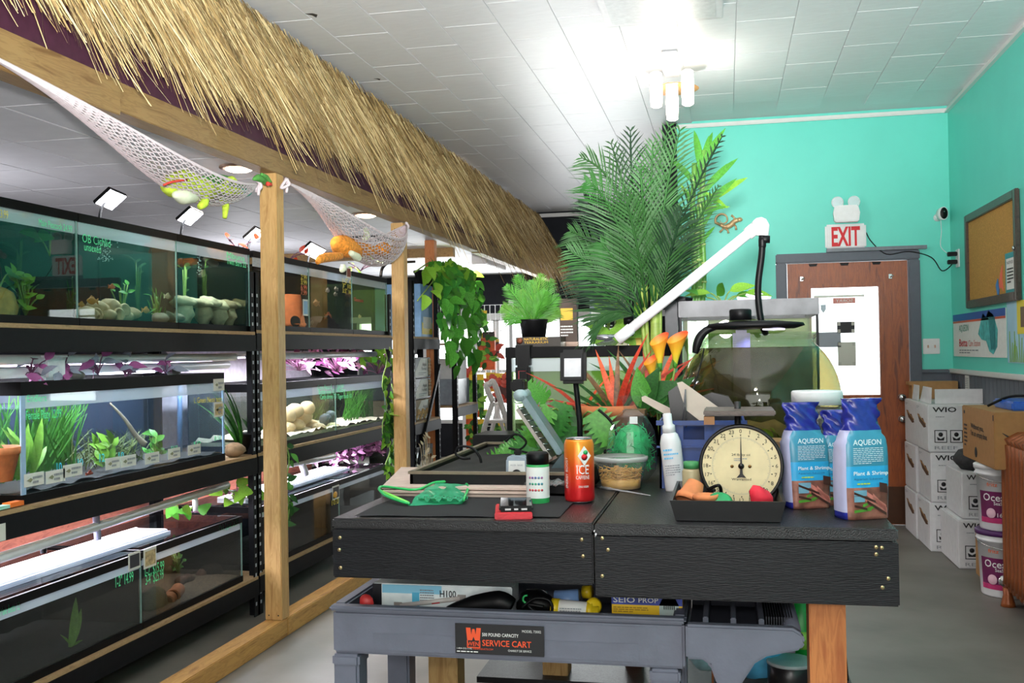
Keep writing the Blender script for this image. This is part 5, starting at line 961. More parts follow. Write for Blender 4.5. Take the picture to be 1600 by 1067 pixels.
# ---- scale
SY = 2.40; dc = P(1158, 728, Y=SY); R_ = .0915; th = thing('kitchen_scale', 'antique dial scale with cream face in black tray', 'scale', (dc.x, SY+.06, TZ+.012)); IRON = mat('black_iron', '1b1817', .4, .3, .3, 60)
part(MB().lathe([(R_*.97, .06), (R_*1.02, .055), (R_*1.05, .0), (R_*1.02, -.006), (R_*.96, -.002)], dc+V((0, 0, 0)), (0, 1, 0), 48, cap=False), 'rim', IRON, th); dl = part(MB().lathe([(.001, 0), (R_*.97, .0005)], dc, (0, -1, 0), 48), 'dial_face', mat('cream_dial', 'e2cfa2', .5, var=.08, vs=20), th)
part(MB().box(dc.x-.085, dc.x+.085, SY+.03, SY+.13, TZ+.012, dc.z+.02), 'housing', IRON, th, bev=.01); part(MB().tube([(dc.x-.005, SY+.07, dc.z), (dc.x-.005, SY+.07, dc.z+.145)], .008, 10), 'column', IRON, th)
pz = P(1155, 650, Y=SY-.02).z; part(MB().box(dc.x-.083, dc.x+.079, SY-.02, SY+.15, pz, pz+.012), 'weighing_plate', wood('aged_plate', '5a4b44', '3c322e', (2, 9, 9), .4), th, bev=.003); part(MB().obb((dc.x-.07, SY-.01, pz-.01), (1, 0, 0), (0, 1, 0), ZUP, .012, .02, .009), 'plate_bracket', mat('bracket_wood', '8a5a2c', .5), th)
for k in range(24):
    an = pi/2-2*pi*k/24; q = dc+V((cos(an)*R_*.87, -.001, sin(an)*R_*.87)); text(str(k), q-V((0, 0, .0035)), FY, .009, INK, dl, None, 'C', 'numeral'); t_ = MB().prism([(-.0018, 0), (.0018, 0), (0, -.004)], dc+V((cos(an)*R_*.79, -.001, sin(an)*R_*.79)), V((cos(an-pi/2), 0, sin(an-pi/2))), V((cos(an), 0, sin(an))), .0004); part(t_, 'pointer_mark', INK, dl)
mb = MB()
for k in range(192):
    an = 2*pi*k/192; rr = (.66 if k % 8 == 0 else .69); d = V((cos(an), 0, sin(an))); s = V((-sin(an), 0, cos(an)))*.0002; a = dc+d*R_*rr-V((0, .0012, 0)); b = dc+d*R_*.73-V((0, .0012, 0)); mb.add([a-s, a+s, b+s, b-s], [(0, 1, 2, 3)])
part(mb, 'graduation_ticks', GREYT, dl, None, 'stuff')
text('24 lb by oz', dc+V((0, -.001, R_*.26)), FY, .0055, INK, dl, .042, 'C'); text('Warranted', dc+V((0, -.001, -R_*.36)), FY, .0055, INK, dl, .044, 'C'); lines(dc+V((-.016, -.001, R_*.12)), FY, .03, .008, 2, GREYT, dl)
nd = part(MB().prism([(-.0022, 0), (.0022, 0), (.0006, R_*.74), (-.0004, R_*.74)], dc+V((0, -.005, 0)), *FY, .001).prism([(-.002, 0), (.002, 0), (.0035, -.018), (.011, -.027), (0, -.0255), (-.011, -.027), (-.0035, -.018)], dc+V((0, -.005, 0)), *FY, .001), 'needle', IRON, th); part(MB().lathe([(.007, 0), (.006, .003), (.001, .004)], dc+V((0, -.005, 0)), (0, -1, 0), 16), 'hub', IRON, nd)
for dx in (-.0205, .0195): part(MB().lathe([(.004, 0), (.0035, .0015), (.001, .002)], dc+V((dx, -.0005, -.001)), (0, -1, 0), 12), 'rivet', mat('brass', '8a6434', .35, .7), th)
# tray of the scale with its odds and ends
x0, x1, y0, y1, hz = -.125, .118, 2.215, 2.545, .045
th = thing('black_tray', 'black flared plastic tray under the antique scale', 'tray', ((x0+x1)/2, (y0+y1)/2, TZ)); f = .012
mb = MB(); bot = [(x0+f, y0+f*.6), (x1-f, y0+f*.6), (x1-f, y1-f), (x0+f, y1-f)]; top = [(x0, y0), (x1, y0), (x1, y1), (x0, y1)]; ti = [(x0+.006, y0+.006), (x1-.006, y0+.006), (x1-.006, y1-.006), (x0+.006, y1-.006)]; bi = [(x0+f+.005, y0+f), (x1-f-.005, y0+f), (x1-f-.005, y1-f-.005), (x0+f+.005, y1-f-.005)]
vs = [(a, b, TZ+.001) for a, b in bot]+[(a, b, TZ+hz) for a, b in top]+[(a, b, TZ+hz) for a, b in ti]+[(a, b, TZ+.006) for a, b in bi]
mb.add(vs, [(3, 2, 1, 0), (12, 13, 14, 15)]+[(l+i, l+(i+1) % 4, l+4+(i+1) % 4, l+4+i) for l in (0, 4, 8) for i in range(4)]); part(mb, 'tray_body', mat('tray_black', '151517', .4, var=.2), th)
def pot_at(c, R, h, tilt, label, name='clay_pot', saucer=False):
    th = thing(name, label, 'pot', c); ax = V(tilt).normalized()
    prof = [(R*.62, 0), (R*.9, h*.72), (R*1.0, h*.72), (R*1.02, h), (R*.9, h), (R*.84, h*.75), (R*.55, .006), (.001, .006)] if not saucer else [(R*.8, 0), (R*.98, h*.5), (R, h*.5), (R, h), (R*.9, h), (R*.8, .008), (.001, .008)]
    part(MB().lathe(prof, c, ax, 24), 'pot_body', TERRA, th)
zt = TZ+.007
pot_at(V((-.072, 2.33, zt+.062)), .03, .05, (-.35, -.45, -.8), 'small clay pot tipped mouth down in the scale tray'); pot_at(V((-.05, 2.262, zt+.024)), .028, .022, (0, 0, 1), 'small clay saucer pot at front of the scale tray', 'clay_saucer', True)
c = V((-.085, 2.44, zt)); th = thing('small_jar', 'small tan jar with green lid in the scale tray', 'jar', c); part(MB().lathe([(.02, 0), (.022, .01), (.022, .075), (.018, .082)], c, seg=18), 'body', mat('jar_tan', 'a79a76', .5), th); part(MB().lathe([(.019, .082), (.019, .098), (.001, .099)], c, seg=18), 'lid', mat('lid_green', '3f8a52', .5), th)
one(MB().lathe([(.026, 0), (.026, .006), (.02, .01), (.001, .01)], (-.018, 2.258, zt+.03), (.1, -.5, .8), 18), 'bottle_cap', mat('cap_green', '17894f', .5), 'flat green cap below the scale dial', 'cap'); one(MB().ell((.068, 2.29, zt+.03), .026, .02, .026, 10, 7, jit=.25), 'red_cloth', mat('red_cloth', 'd31f35', .7), 'crumpled red cloth at right end of the scale tray', 'cloth')
one(MB().tube(spline([(-.045, 2.31, zt+.05), (-.02, 2.3, zt+.06), (-.02, 2.33, zt+.03), (-.05, 2.32, zt+.04), (-.03, 2.3, zt+.05)]), .004, 6), 'cable_loop', BLACK, 'black cable loop between clay pots and dial', 'cable')
# ---- blue crate, spray bottle, boards
cx0, cx1, cy0_, cy1_ = -.18, .045, 2.74, 3.0; ch_ = P(1080, 657, Y=2.74).z-TZ; BLUE = mat('blue_plastic', '0e3372', .4, var=.06)
th = thing('blue_crate', 'dark blue plastic crate with handle slot', 'crate', ((cx0+cx1)/2, 2.87, TZ)); hs0, hs1, hz0, hz1 = -.115, -.06, ch_*.72, ch_*.92
part(MB().box(cx0, hs0, cy0_, cy0_+.006, TZ, TZ+ch_).box(hs1, cx1, cy0_, cy0_+.006, TZ, TZ+ch_).box(hs0, hs1, cy0_, cy0_+.006, TZ, TZ+hz0).box(hs0, hs1, cy0_, cy0_+.006, TZ+hz1, TZ+ch_), 'front_wall', BLUE, th)
part(MB().box(cx0, cx0+.006, cy0_, cy1_, TZ, TZ+ch_), 'side_wall', BLUE, th); part(MB().box(cx1-.006, cx1, cy0_, cy1_, TZ, TZ+ch_), 'side_wall', BLUE, th); part(MB().box(cx0, cx1, cy1_-.006, cy1_, TZ, TZ+ch_), 'back_wall', BLUE, th); part(MB().box(cx0+.006, cx1-.006, cy0_+.006, cy1_-.006, TZ+.001, TZ+.008), 'base', BLUE, th)
part(MB().box(cx0-.006, cx1+.006, cy0_-.006, cy0_, TZ+ch_*.6, TZ+ch_*.63).box(cx0-.006, cx1+.006, cy0_-.008, cy0_+.004, TZ+ch_-.012, TZ+ch_), 'ribs', BLUE, th)
c = P(1058, 762, z=TZ); c.y = 2.70; k = 2.72/F; h = P(1045, 645, Y=c.y).z-TZ; R_ = 16*k; th = thing('spray_bottle', 'white pump spray bottle leaning on the blue crate', 'bottle', c); ax = V((-.10, 0, 1)).normalized()
part(MB().lathe([(R_*.95, 0), (R_, .006), (R_, h*.62), (R_*.8, h*.72), (R_*.5, h*.76)], c, ax, 26), 'body', WHITE, th); part(MB().lathe([(R_*.62, h*.75), (R_*.62, h*.84), (R_*.42, h*.86), (R_*.42, h*.99), (R_*.3, h), (.001, h)], c, ax, 20), 'pump_cap', WHITE, th)
uu = V((1, 0, .1)).normalized()
for j, (hh, mt_, n) in enumerate(((.5, flat('spray_cyan', '5bb3dd', .5), 1), (.4, flat('spray_cyan', '5bb3dd', .5), 2), (.2, GREYT, 5))): lines(c+ax*h*hh+V((-R_*.7, -R_*1.02, 0)), (uu, ax), R_*1.4, h*.06*(1+j*.7), n, mt_, th, .4, .003)
FOAM = mat('cream_board', 'd0beb0', .7, var=.05); GLIT = mat('black_glitter', '0c0c0e', .3, var=.8, vs=300)
def board(pts, Y, label, mt_, depth=.02):
    pp = [P(x, y, Y=Y) for x, y in pts]; o = pp[0]; one(MB().prism([((p.x-o.x), (p.z-o.z)) for p in pp], o, *FY, -depth), 'cut_board', mt_, label, 'board')
board(((1058, 598), (1066, 596), (1128, 640), (1100, 662), (1072, 640)), 2.82, 'cream wedge board leaning behind the weighing plate', FOAM, .012)
board(((1044, 612), (1058, 602), (1095, 660), (1050, 662)), 2.86, 'black glittering board behind the cream wedge', GLIT, .01)
board(((1003, 620), (1008, 618), (1052, 640), (1090, 656), (1062, 660), (1004, 626)), 2.9, 'long cream strip slanting into the blue crate', FOAM, .014)
board(((1080, 660), (1090, 622), (1112, 612), (1138, 618), (1152, 640), (1152, 662)), 2.95, 'rounded black sponge block in the blue crate', GLIT, .05)
for px, py, l in ((1072, 612, 1), (1066, 660, 2)): one(MB().tube([P(1071, 608, Y=2.79), P(1060+l*6, 668, Y=2.79)], .0022, 6), 'wire_probe', mat('probe_grey', '5b5a5c', .4, .4), 'thin grey wire probe in the blue crate, %s' % ('leaning left' if l == 1 else 'nearly upright'), 'wire')
one(MB().box(*sorted((P(974, 630, Y=2.95).x, P(1008, 630, Y=2.95).x)), 2.93, 3.0, P(1000, 648, Y=2.95).z, P(1000, 640, Y=2.95).z), 'wood_strip', mat('strip_brown', '6b4a2a', .6), 'small brown wood strip above the moss bag', 'wood')
# moss bag
c = P(1000, 740, z=TZ); c.y = 2.92; c.x -= .01; th = thing('moss_bag', 'clear plastic bag of bright green moss', 'bag', c); MOSS = mat('moss_green', '16a05a', .7, var=.3, vs=60)
mb = MB()
for k in range(420):
    a, b = RNG.uniform(0, 2*pi), RNG.uniform(-1, 1); r = RNG.random()**.4; p = V((c.x+.062*r*cos(a)*math.sqrt(1-b*b), c.y+.045*r*sin(a)*math.sqrt(1-b*b), TZ+.085+.08*b*r)); d = rv(.016); mb.tube([p-d, p+V((d.z*.6, d.x*.6, d.y*.6)), p+d], .0013, 3, cap=False)
part(mb, 'moss', MOSS, th, 'tangled green fibre', 'stuff'); part(MB().ell((c.x, c.y, TZ+.085), .054, .04, .074, 14, 9), 'moss_core', MOSS, th)
part(MB().lathe([(.045, 0), (.068, .03), (.074, .08), (.066, .14), (.045, .18), (.02, .2), (.026, .225), (.04, .24)], c, seg=22, sx=1, sy=.72, sm=False, cap=False), 'bag', glass('bag_film', (.97, .98, .98), 1.6, .025, (.9, .9, .9)), th)
decal(P(984, 662, Y=2.86), FY, .022, .02, PAPER, th, 'bag_tag')

# ---- substrate bags and jar
BTEAL = mat('bag_teal', '3c87a2', .32, var=.04); BCY = mat('bag_cyan', '2f9fd2', .32, var=.03); BNAVY = mat('bag_navy', '232a86', .22, var=.25, vs=40); BLIL = mat('bag_lilac', 'b9bbdc', .32, var=.06); BPH = mat('bag_photo', '8a5a4c', .3, var=.6, vs=30); BWH = flat('bag_white', 'e8eef2', .35)
def subbag(px, pyb, pyt, yaw, label, wd=.107, dp=.068, lean=0):
    c = P(px, pyb, z=TZ); c.y += dp*.55; h = P(px, pyt, Y=c.y).z-TZ; th = thing('substrate_bag', label, 'bag', c, 'bags of aquarium substrate'); u = V((cos(yaw), sin(yaw), 0)); n = V((sin(yaw), -cos(yaw), 0)); NU, NV = 34, 28; mb = MB(); vs = []
    for i in range(NU+1):
        t = i/NU; fill = 1+.05*sin(pi*min(1, t/.75)); W = wd*fill; D = dp*(1.0 if t < .5 else 1-((t-.5)/.5)**1.3*.75)
        if t > .62: W *= 1-(.24*math.sin(min(1, (t-.62)/.22)*pi/2)); 
        if t > .84: W *= 1+.12*((t-.84)/.16)
        for j in range(NV):
            a = 2*pi*j/NV; ca, sa = cos(a), sin(a); e_ = .5 if t < .7 else .8
            x = math.copysign(abs(ca)**e_, ca)*W/2; y = math.copysign(abs(sa)**e_, sa)*D/2
            if t > .6: y += .007*sin(x*190+i*1.3)*(t-.5)*2; x += .004*sin(i*1.7+j*.9)*(t-.5)*2
            vs.append(c+u*(x+lean*t*t)+n*y*-1*-1+ZUP*(h*t))
    fs = []; mi = []
    for i in range(NU):
        t = (i+.5)/NU
        for j in range(NV):
            a = 2*pi*(j+.5)/NV; front = sin(a) > .55; left = cos(a) < -.2 and not front
            fs.append((i*NV+j, i*NV+(j+1) % NV, (i+1)*NV+(j+1) % NV, (i+1)*NV+j))
            if t > .74: m_ = 2
            elif t < .055: m_ = 2 if not front else 4
            elif front: m_ = 4 if t < .26 else (5 if t < .275 else (1 if t < .44 else (5 if t < .45 else 0)))
            elif left: m_ = 3
            else: m_ = 0
            mi.append(m_)
    o = len(mb.v); mb.v += [tuple(p) for p in vs]; mb.f += fs; mb.mi += mi; mb.sm += [True]*len(fs); mb.f.append(tuple(reversed(range(NV)))); mb.mi.append(2); mb.sm.append(False); mb.f.append(tuple(range(NU*NV, NU*NV+NV))); mb.mi.append(2); mb.sm.append(False)
    part(mb, 'pouch', [BTEAL, BCY, BNAVY, BLIL, BPH, BWH], th)
    fo = c+n*(dp/2*1.0+.001)-u*wd*.36; uv = (u, ZUP)
    text('AQUEON', fo+ZUP*h*.62, uv, h*.045, BWH, th, wd*.62, lift=.004, bold=.01); lines(fo+ZUP*h*.46, uv, wd*.66, h*.14, 9, BWH, th, .3, .004)
    text('Plant & Shrimp', fo+ZUP*h*.37, uv, h*.032, BWH, th, wd*.76, lift=.004, bold=.012); text('Aquarium Substrate', fo+ZUP*h*.33, uv, h*.018, flat('navy_print', '2a4f80', .5), th, wd*.64, lift=.004); lines(fo+ZUP*h*.29+u*.008, uv, wd*.5, h*.018, 1, flat('print_lime', 'b9cf3e', .5), th, .6, .004)
    pcol = [mat('print_pink', 'c4796c', .4, var=.3), mat('print_leaf', '4f8f2e', .4), mat('print_water', '6f9fb4', .4), mat('print_bark', '3d241c', .4)]
    for ux, uz, lx_, lz_, sl, mi_ in ((0, .2, .03, .012, .0, 2), (0, .15, .025, .012, .0, 2), (0, .06, .04, .006, .004, 1), (.03, .075, .02, .006, .006, 1), (.0, .215, .05, .005, -.02, 3), (.012, .185, .05, .006, -.025, 0), (.03, .2, .045, .009, -.03, 0), (.03, .14, .045, .006, -.028, 3), (.045, .17, .03, .012, -.03, 0), (.06, .23, .018, .02, -.004, 3), (.0, .11, .03, .005, -.008, 3), (.055, .1, .022, .01, -.012, 0), (.02, .105, .012, .006, .004, 1)):
        part(MB().prism([(0, 0), (lx_, sl), (lx_, sl+lz_), (0, lz_)], fo+ZUP*h*uz+u*ux+n*(.0035+.0004*mi_), u, ZUP, .0004), 'photo_print', pcol[mi_], th)
    sd = c-u*(wd/2*1.02)+ZUP*h*.5; text('AQUEON', sd+n*.0-ZUP*-.02, (V((0, 0, 1)), n*-1), .02, BNAVY, th, h*.2, lift=-.006) if False else None
    return th
subbag(1349, 812, 622, .42, 'right-hand teal substrate bag at the table corner', lean=.004); subbag(1262, 795, 628, .36, 'left-hand teal substrate bag beside the scale', .1, lean=-.012); subbag(1312, 790, 640, .2, 'substrate bag mostly hidden behind the right-hand one', .085, .05)
c = V((.232, 2.78, TZ)); k = 2.82/F; zt_ = P(1300, 610, Y=2.78).z-TZ; R_ = 37*k; th = thing('plastic_jar', 'big clear plastic jar with white screw lid behind bags', 'jar', c)
part(MB().lathe([(R_*.95, 0), (R_, .01), (R_, zt_*.72), (R_*.93, zt_*.8), (R_*.9, zt_*.84)], c, seg=30), 'body', PLASTIC, th); part(MB().lathe([(R_*1.0, zt_*.86), (R_*1.0, zt_*.985), (R_*.95, zt_), (.001, zt_)], c, seg=30), 'lid', WHITE, th); part(MB().lathe([(.001, .006), (R_*.92, .006), (R_*.95, .02), (R_*.95, zt_*.42), (.001, zt_*.45)], c, seg=24), 'contents', mat('jar_contents', '6f6258', .8, var=.3), th)
# ================================================================== far half of the table
# fish bowl
bc = V((.075, 3.32, TZ)); bc.x = P(1187, 620, Y=3.32).x; BR = 119*3.38/F; bz = P(1187, 628, Y=3.32).z; bt_ = P(1187, 534, Y=3.08).z
def bowlprof(R, f, top=True):
    hb = bz-TZ; pr = [(.001, 0), (R*.45, 0)]
    for i in range(1, 13):
        a = -pi/2+.5+(pi/2-.5)*i/12; pr.append((R*cos(a)**.9, hb+hb*math.sin(a)*1.0*.99))
    for i in range(1, 9):
        a = i/8*f; pr.append((R*cos(a), hb+(bt_-bz)/sin(f)*sin(a)))
    return pr
th = thing('fish_bowl', 'large round glass fish bowl with murky water', 'fish bowl', bc); pr = bowlprof(BR, .86)
part(MB().lathe(pr+[(pr[-1][0]*1.05, pr[-1][1]+.015), (pr[-1][0]*1.07, pr[-1][1]+.02)], bc, seg=48, cap=False), 'glass', GLASS, th)
part(MB().lathe([(r*.985, z+.003) for r, z in pr[:-1]]+[(.001, pr[-2][1]+.003)], bc, seg=40), 'water', glass('bowl_water', (.42, .37, .22), .5, .09, (.24, .2, .09), 1.33), th)
part(MB().lathe([(.001, .004), (BR*.62, .012), (BR*.74, .04), (BR*.5, .05), (.001, .055)], bc, seg=30), 'gravel', GRAVB, th)
one(MB().ell(bc+V((.0, -.06, .09)), .1, .05, .055, 12, 8, jit=.1), 'rock', mat('bowl_rock', '7d7a62', .9, var=.4, vs=40), 'grey green rock lying in the fish bowl', 'rock')
lv = [(bc+V((RNG.uniform(.03, .14), RNG.uniform(-.14, -.05), RNG.uniform(.04, .1))), rv(1)+V((0, -.3, .8)), .05) for _ in range(22)]; leafplant('lime green plants at bottom right of the fish bowl', bc+V((.08, -.1, .03)), lv, 'oval', LIMELEAF)
# bowl light: black arm, flat oval lamp head, blue filter
lh = P(1165, 505, Y=3.3); th = thing('bowl_lamp', 'black curved arm lamp with flat oval head over bowl', 'lamp', P(1100, 545, Y=3.3))
arm = spline([P(1086, 552, Y=3.25), P(1092, 530, Y=3.25), P(1104, 516, Y=3.25), P(1125, 508, Y=3.25)]); part(MB().tube(arm, [.01, .015, .014, .012, .01], 10), 'arm', BLACK, th)
hc = P(1180, 508, Y=3.25); part(MB().lathe([(.001, -.012), (.12, -.012), (.15, -.003), (.145, .006), (.06, .014), (.001, .015)], hc, (.0, 0, 1), 36, sx=1.0, sy=.5), 'lamp_head', BLACK, th); part(MB().lathe([(.001, -.017), (.032, -.016), (.034, -.013)], hc+V((.055, -.02, 0)), (0, 0, 1), 20), 'lens', mat('lens_glow', 'f4ecff', .3, var=0, emit=5, ecol='e8e0ff'), th); part(MB().lathe([(.034, 0), (.034, .03), (.03, .034), (.001, .034)], P(1157, 500, Y=3.25), seg=24), 'adjuster_knob', BLACK, th)
lamp('bowl_lamp_light', 'SPOT', hc-V((0, 0, .03)), 3, (.93, .9, 1), .03, aim=hc-V((0, 0, 1))).data.spot_size = rad(120)
fl = P(1157, 540, Y=3.3); th = thing('bowl_filter', 'dark blue submerged filter hanging inside the bowl', 'filter', fl-V((0, 0, .15))); part(MB().box(fl.x-.024, fl.x+.03, 3.28, 3.33, fl.z-.17, fl.z+.05), 'housing', mat('filter_blue', '1e2050', .4), th, bev=.01); part(MB().box(fl.x-.016, fl.x+.022, 3.29, 3.32, fl.z-.22, fl.z-.17), 'intake', BLACK, th, bev=.004); part(MB().box(fl.x-.085, fl.x-.03, 3.29, 3.32, fl.z-.17, fl.z-.09), 'side_box', BLACK, th, bev=.004)
one(MB().tube(spline([P(1100, 545, Y=3.2), P(1092, 580, Y=3.1), P(1080, 620, Y=3.05), P(1077, 650, Y=3.02)]), .0025, 6), 'lamp_cord', BLACK, 'thin black cord running down the left of fish bowl', 'cord')
# terrarium behind the bowl
x0, x1, y0, y1 = P(1062, 600, Y=3.78).x, .33, 3.78, 4.2; zt = P(1160, 468, Y=3.78).z; th = thing('terrarium', 'glass terrarium with weathered grey rim behind fish bowl', 'terrarium', ((x0+x1)/2, 4, TZ)); GALV = mat('weathered_grey', '6d6d70', .5, .2, .25, 14)
for b in ((x0, x1, y0, y0+.02), (x0, x1, y1-.02, y1), (x0, x0+.02, y0+.02, y1-.02), (x1-.02, x1, y0+.02, y1-.02)): part(MB().box(*b, zt-.06, zt), 'rim', GALV, th, bev=.002); part(MB().box(*b, TZ, TZ+.03), 'base_frame', BLACK, th)
part(MB().box(x0+.004, x1-.004, y0+.006, y0+.012, TZ+.03, zt-.06), 'front_pane', GLASS, th); part(MB().box(x0+.004, x1-.004, y1-.01, y1-.004, TZ+.03, zt-.06), 'back_pane', mat('algae_back', '6f7f3a', .5, var=.4, vs=6), th); part(MB().box(x0+.004, x0+.01, y0+.012, y1-.01, TZ+.03, zt-.06), 'side_pane', GLASS, th); part(MB().box(x1-.01, x1-.004, y0+.012, y1-.01, TZ+.03, zt-.06), 'side_pane', GLASS, th); part(MB().box(x0+.003, x0+.012, y0+.002, y0+.012, TZ+.03, zt-.06), 'corner_seal', BLACK, th); part(MB().box(x1-.012, x1-.003, y0+.002, y0+.012, TZ+.03, zt-.06), 'corner_seal', BLACK, th)
part(MB().box(x0+.012, x1-.012, y0+.014, y1-.012, TZ+.03, zt-.12), 'water', WT['green'], th); part(MB().box(x0+.02, x0+.1, y1-.05, y1-.012, TZ+.04, zt-.065), 'bubble_wall', mat('foil_grey', 'a9b7bd', .25, .5, .5, 60), th)
c = P(1150, 465, Y=3.95); lv = [(P(px, py, Y=3.95), d, s) for px, py, d, s in ((1105, 465, (-.6, 0, .35), .1), (1110, 458, (-1, 0, .1), .1), (1140, 455, (.8, 0, .3), .1), (1150, 462, (.9, 0, .1), .09), (1165, 458, (1, 0, .05), .1), (1120, 462, (.3, -.5, .4), .09))]
leafplant('green leaves growing out of the terrarium top', P(1130, 480, Y=3.95), lv, 'oval', [GREENLEAF, LIMELEAF], name='pothos_sprig'); th = thing('terrarium_lamp', 'pale glowing disc lamp lying on terrarium top', 'lamp', P(1180, 464, Y=4.0)); part(MB().lathe([(.06, -.012), (.065, 0), (.05, .012), (.001, .014)], P(1178, 464, Y=4.0), seg=24), 'disc', mat('disc_glow', 'e6dcf4', .3, emit=1.2), th); part(MB().lathe([(.02, .012), (.02, .03), (.001, .032)], P(1178, 464, Y=4.0), seg=14), 'cap', WHITE, th)
# green tank
gx0, gx1_, gy0, gy1 = -.885, -.2, 4.06, 4.4; zt = P(890, 541, Y=4.06).z
th = thing('green_aquarium', 'algae green aquarium with black frame behind the plants', 'aquarium', ((gx0+gx1_)/2, 4.2, TZ))
for b in ((gx0, gx1_, gy0, gy0+.014), (gx0, gx1_, gy1-.014, gy1), (gx0, gx0+.014, gy0+.014, gy1-.014), (gx1_-.014, gx1_, gy0+.014, gy1-.014)): part(MB().box(*b, zt-.045, zt), 'top_frame', RIM, th, bev=.002); part(MB().box(*b, TZ, TZ+.03), 'bottom_frame', RIM, th)
part(MB().box(gx0+.004, gx1_-.004, gy0+.003, gy0+.009, TZ+.03, zt-.045), 'front_pane', GLASS, th); part(MB().box(gx0+.002, gx0+.024, gy0+.001, gy0+.011, TZ+.03, zt-.045), 'corner_post', RIM, th); part(MB().box(gx0+.004, gx1_-.004, gy1-.01, gy1-.004, TZ+.03, zt-.045), 'back_pane', mat('algae_green', '7f9f45', .5, var=.25, vs=4), th)
part(MB().box(gx0+.004, gx0+.01, gy0+.012, gy1-.012, TZ+.03, zt-.045), 'side_pane', GLASS, th); part(MB().box(gx1_-.01, gx1_-.004, gy0+.012, gy1-.012, TZ+.03, zt-.045), 'side_pane', GLASS, th); part(MB().box(gx0+.02, gx1_-.012, gy0+.012, gy1-.012, TZ+.031, zt-.1), 'water', WT['green'], th); part(MB().box(gx0+.02, gx1_-.02, gy0+.0095, gy0+.011, zt-.1, zt-.047), 'waterline_glare', GLARE, th)  # last strip is painted glare above the water surface
lamp('tank_daylight_tube', 'AREA', (-.55, 4.23, zt+.02), 1.2, (1, 1, .92), .1, .6).rotation_euler = (0, 0, pi/2)
px = P(817, 590, Y=4.03); th = thing('clip_fan', 'black clip on filter with red edge on the green aquarium', 'filter', (px.x, 4.03, px.z-.1)); part(MB().box(px.x-.03, px.x+.03, 4.02, 4.055, px.z-.055, px.z+.05), 'body', BLACK, th, bev=.008); part(MB().box(px.x-.018, px.x+.018, 4.015, 4.02, px.z-.04, px.z+.03), 'face', mat('filter_red', 'a8323a', .4), th, bev=.004); part(MB().box(px.x-.012, px.x+.02, 4.014, 4.016, px.z-.036, px.z+.026), 'window', BLACK, th); part(MB().box(px.x-.03, px.x+.03, 4.03, 4.1, px.z+.05, zt+.008), 'hook', BLACK, th)
# things standing on the green tank
def onbox(px0, px1, pyb, pyt, Y, d): a = P(px0, pyb, Y=Y); b = P(px1, pyb, Y=Y); t = P(px0, pyt, Y=Y); return MB().box(a.x, b.x, Y, Y+d, a.z, t.z), a, b, t
mb, a, b, t = onbox(806, 876, 538, 527, 4.1, .16); a.z = zt+.001; th = thing('ornament_box', 'flat dark box reading NATURALISTIC TERRARIUM on tank', 'box', (a.x, 4.15, a.z)); part(MB().box(a.x, b.x, 4.1, 4.28, zt+.001, t.z), 'carton', mat('carton_black', '2a2118', .5, var=.3, vs=20), th); text('NATURALISTIC', V((a.x+.035, 4.0995, t.z-.014)), FY, .011, flat('gold_print', 'e0b020', .5), th, .1, bold=.01); text('TERRARIUM', V((a.x+.035, 4.0995, t.z-.027)), FY, .009, flat('gold_print', 'e0b020', .5), th, .1)
part(MB().lathe([(.014, 0), (.001, .001)], V((a.x+.016, 4.0995, t.z-.015)), (0, -1, 0), 16), 'logo_disc', mat('logo_rust', '8a4a34', .5), th); ztb = t.z
c = P(832, 520, Y=4.16); th = thing('potted_palm', 'small bright green palm standing on the green aquarium', 'potted plant', (c.x, 4.19, ztb)); part(MB().lathe([(.05, 0), (.06, .07), (.062, .075), (.05, .075)], (c.x, 4.19, ztb), seg=18), 'pot', BLACK, th)
def frond(th, pts, n, ll, wd, mt_, rach=.004, droop=.35, rr=RNG, vtilt=.5):
    mb = MB(); pts = [V(p) for p in pts]; mb.tube(pts, [rach]*(len(pts)-1)+[rach*.4], 5); m_ = len(pts)-1
    for k in range(n):
        t = (.16+.84*k/(n-1)); f = min(t*m_, m_-.001); i = int(f); p = pts[i].lerp(pts[i+1], f-i); d = (pts[i+1]-pts[i]).normalized()
        s = d.cross(V((0, -1, .25))).normalized(); l = ll*(math.sin(pi*min(.98, .22+.74*t))**.8)*rr.uniform(.85, 1.1)
        for sg in (-1, 1):
            o = (d*.95+s*sg*.62+V((0, rr.uniform(-.25, .25), 0))).normalized(); nn = o.cross(d).normalized(); w_ = wd*rr.uniform(.8, 1.2); q = o.cross(V((0, 1, 0)))
            q = q.normalized() if q.length > .1 else s
            p1 = p+o*l*.5-V((0, 0, droop*l*.08)); p2 = p+o*l-V((0, 0, droop*l*.35))
            mb.add([p-q*w_*.3, p+q*w_*.3, p1+q*w_*.5, p1-q*w_*.5, p2], [(0, 1, 2, 3), (3, 2, 4)], 0, True)
    part(mb, 'frond', mt_, th)
for k, (mx, my, ex_, ey) in enumerate(((815, 470, 792, 448), (808, 490, 786, 480), (822, 460, 808, 432), (832, 465, 830, 440), (838, 460, 846, 430), (845, 470, 862, 438), (848, 485, 872, 462), (850, 495, 872, 485), (818, 490, 790, 500), (840, 480, 852, 455), (826, 480, 815, 455))):
    Y_ = 4.19+RNG.uniform(-.06, .06); frond(th, bez((c.x, 4.19, ztb+.05), P(mx, my, Y=Y_), P(ex_, ey, Y=Y_), 8), 15, .08, .0055, [GREENLEAF, mat('palm_bright', '568a2e', .55, spec=.25, var=.25), GREENLEAF][k % 3])
for px, py, s, d in ((985, 500, .12, (-.7, -.3, -.1)), (988, 515, .11, (.5, -.3, -.5)), (960, 515, .09, (-.6, -.2, -.3)), (925, 520, .07, (-.5, -.2, .1)), (940, 512, .06, (.3, -.2, -.6)), (1000, 500, .13, (-.9, -.2, .1))): pass
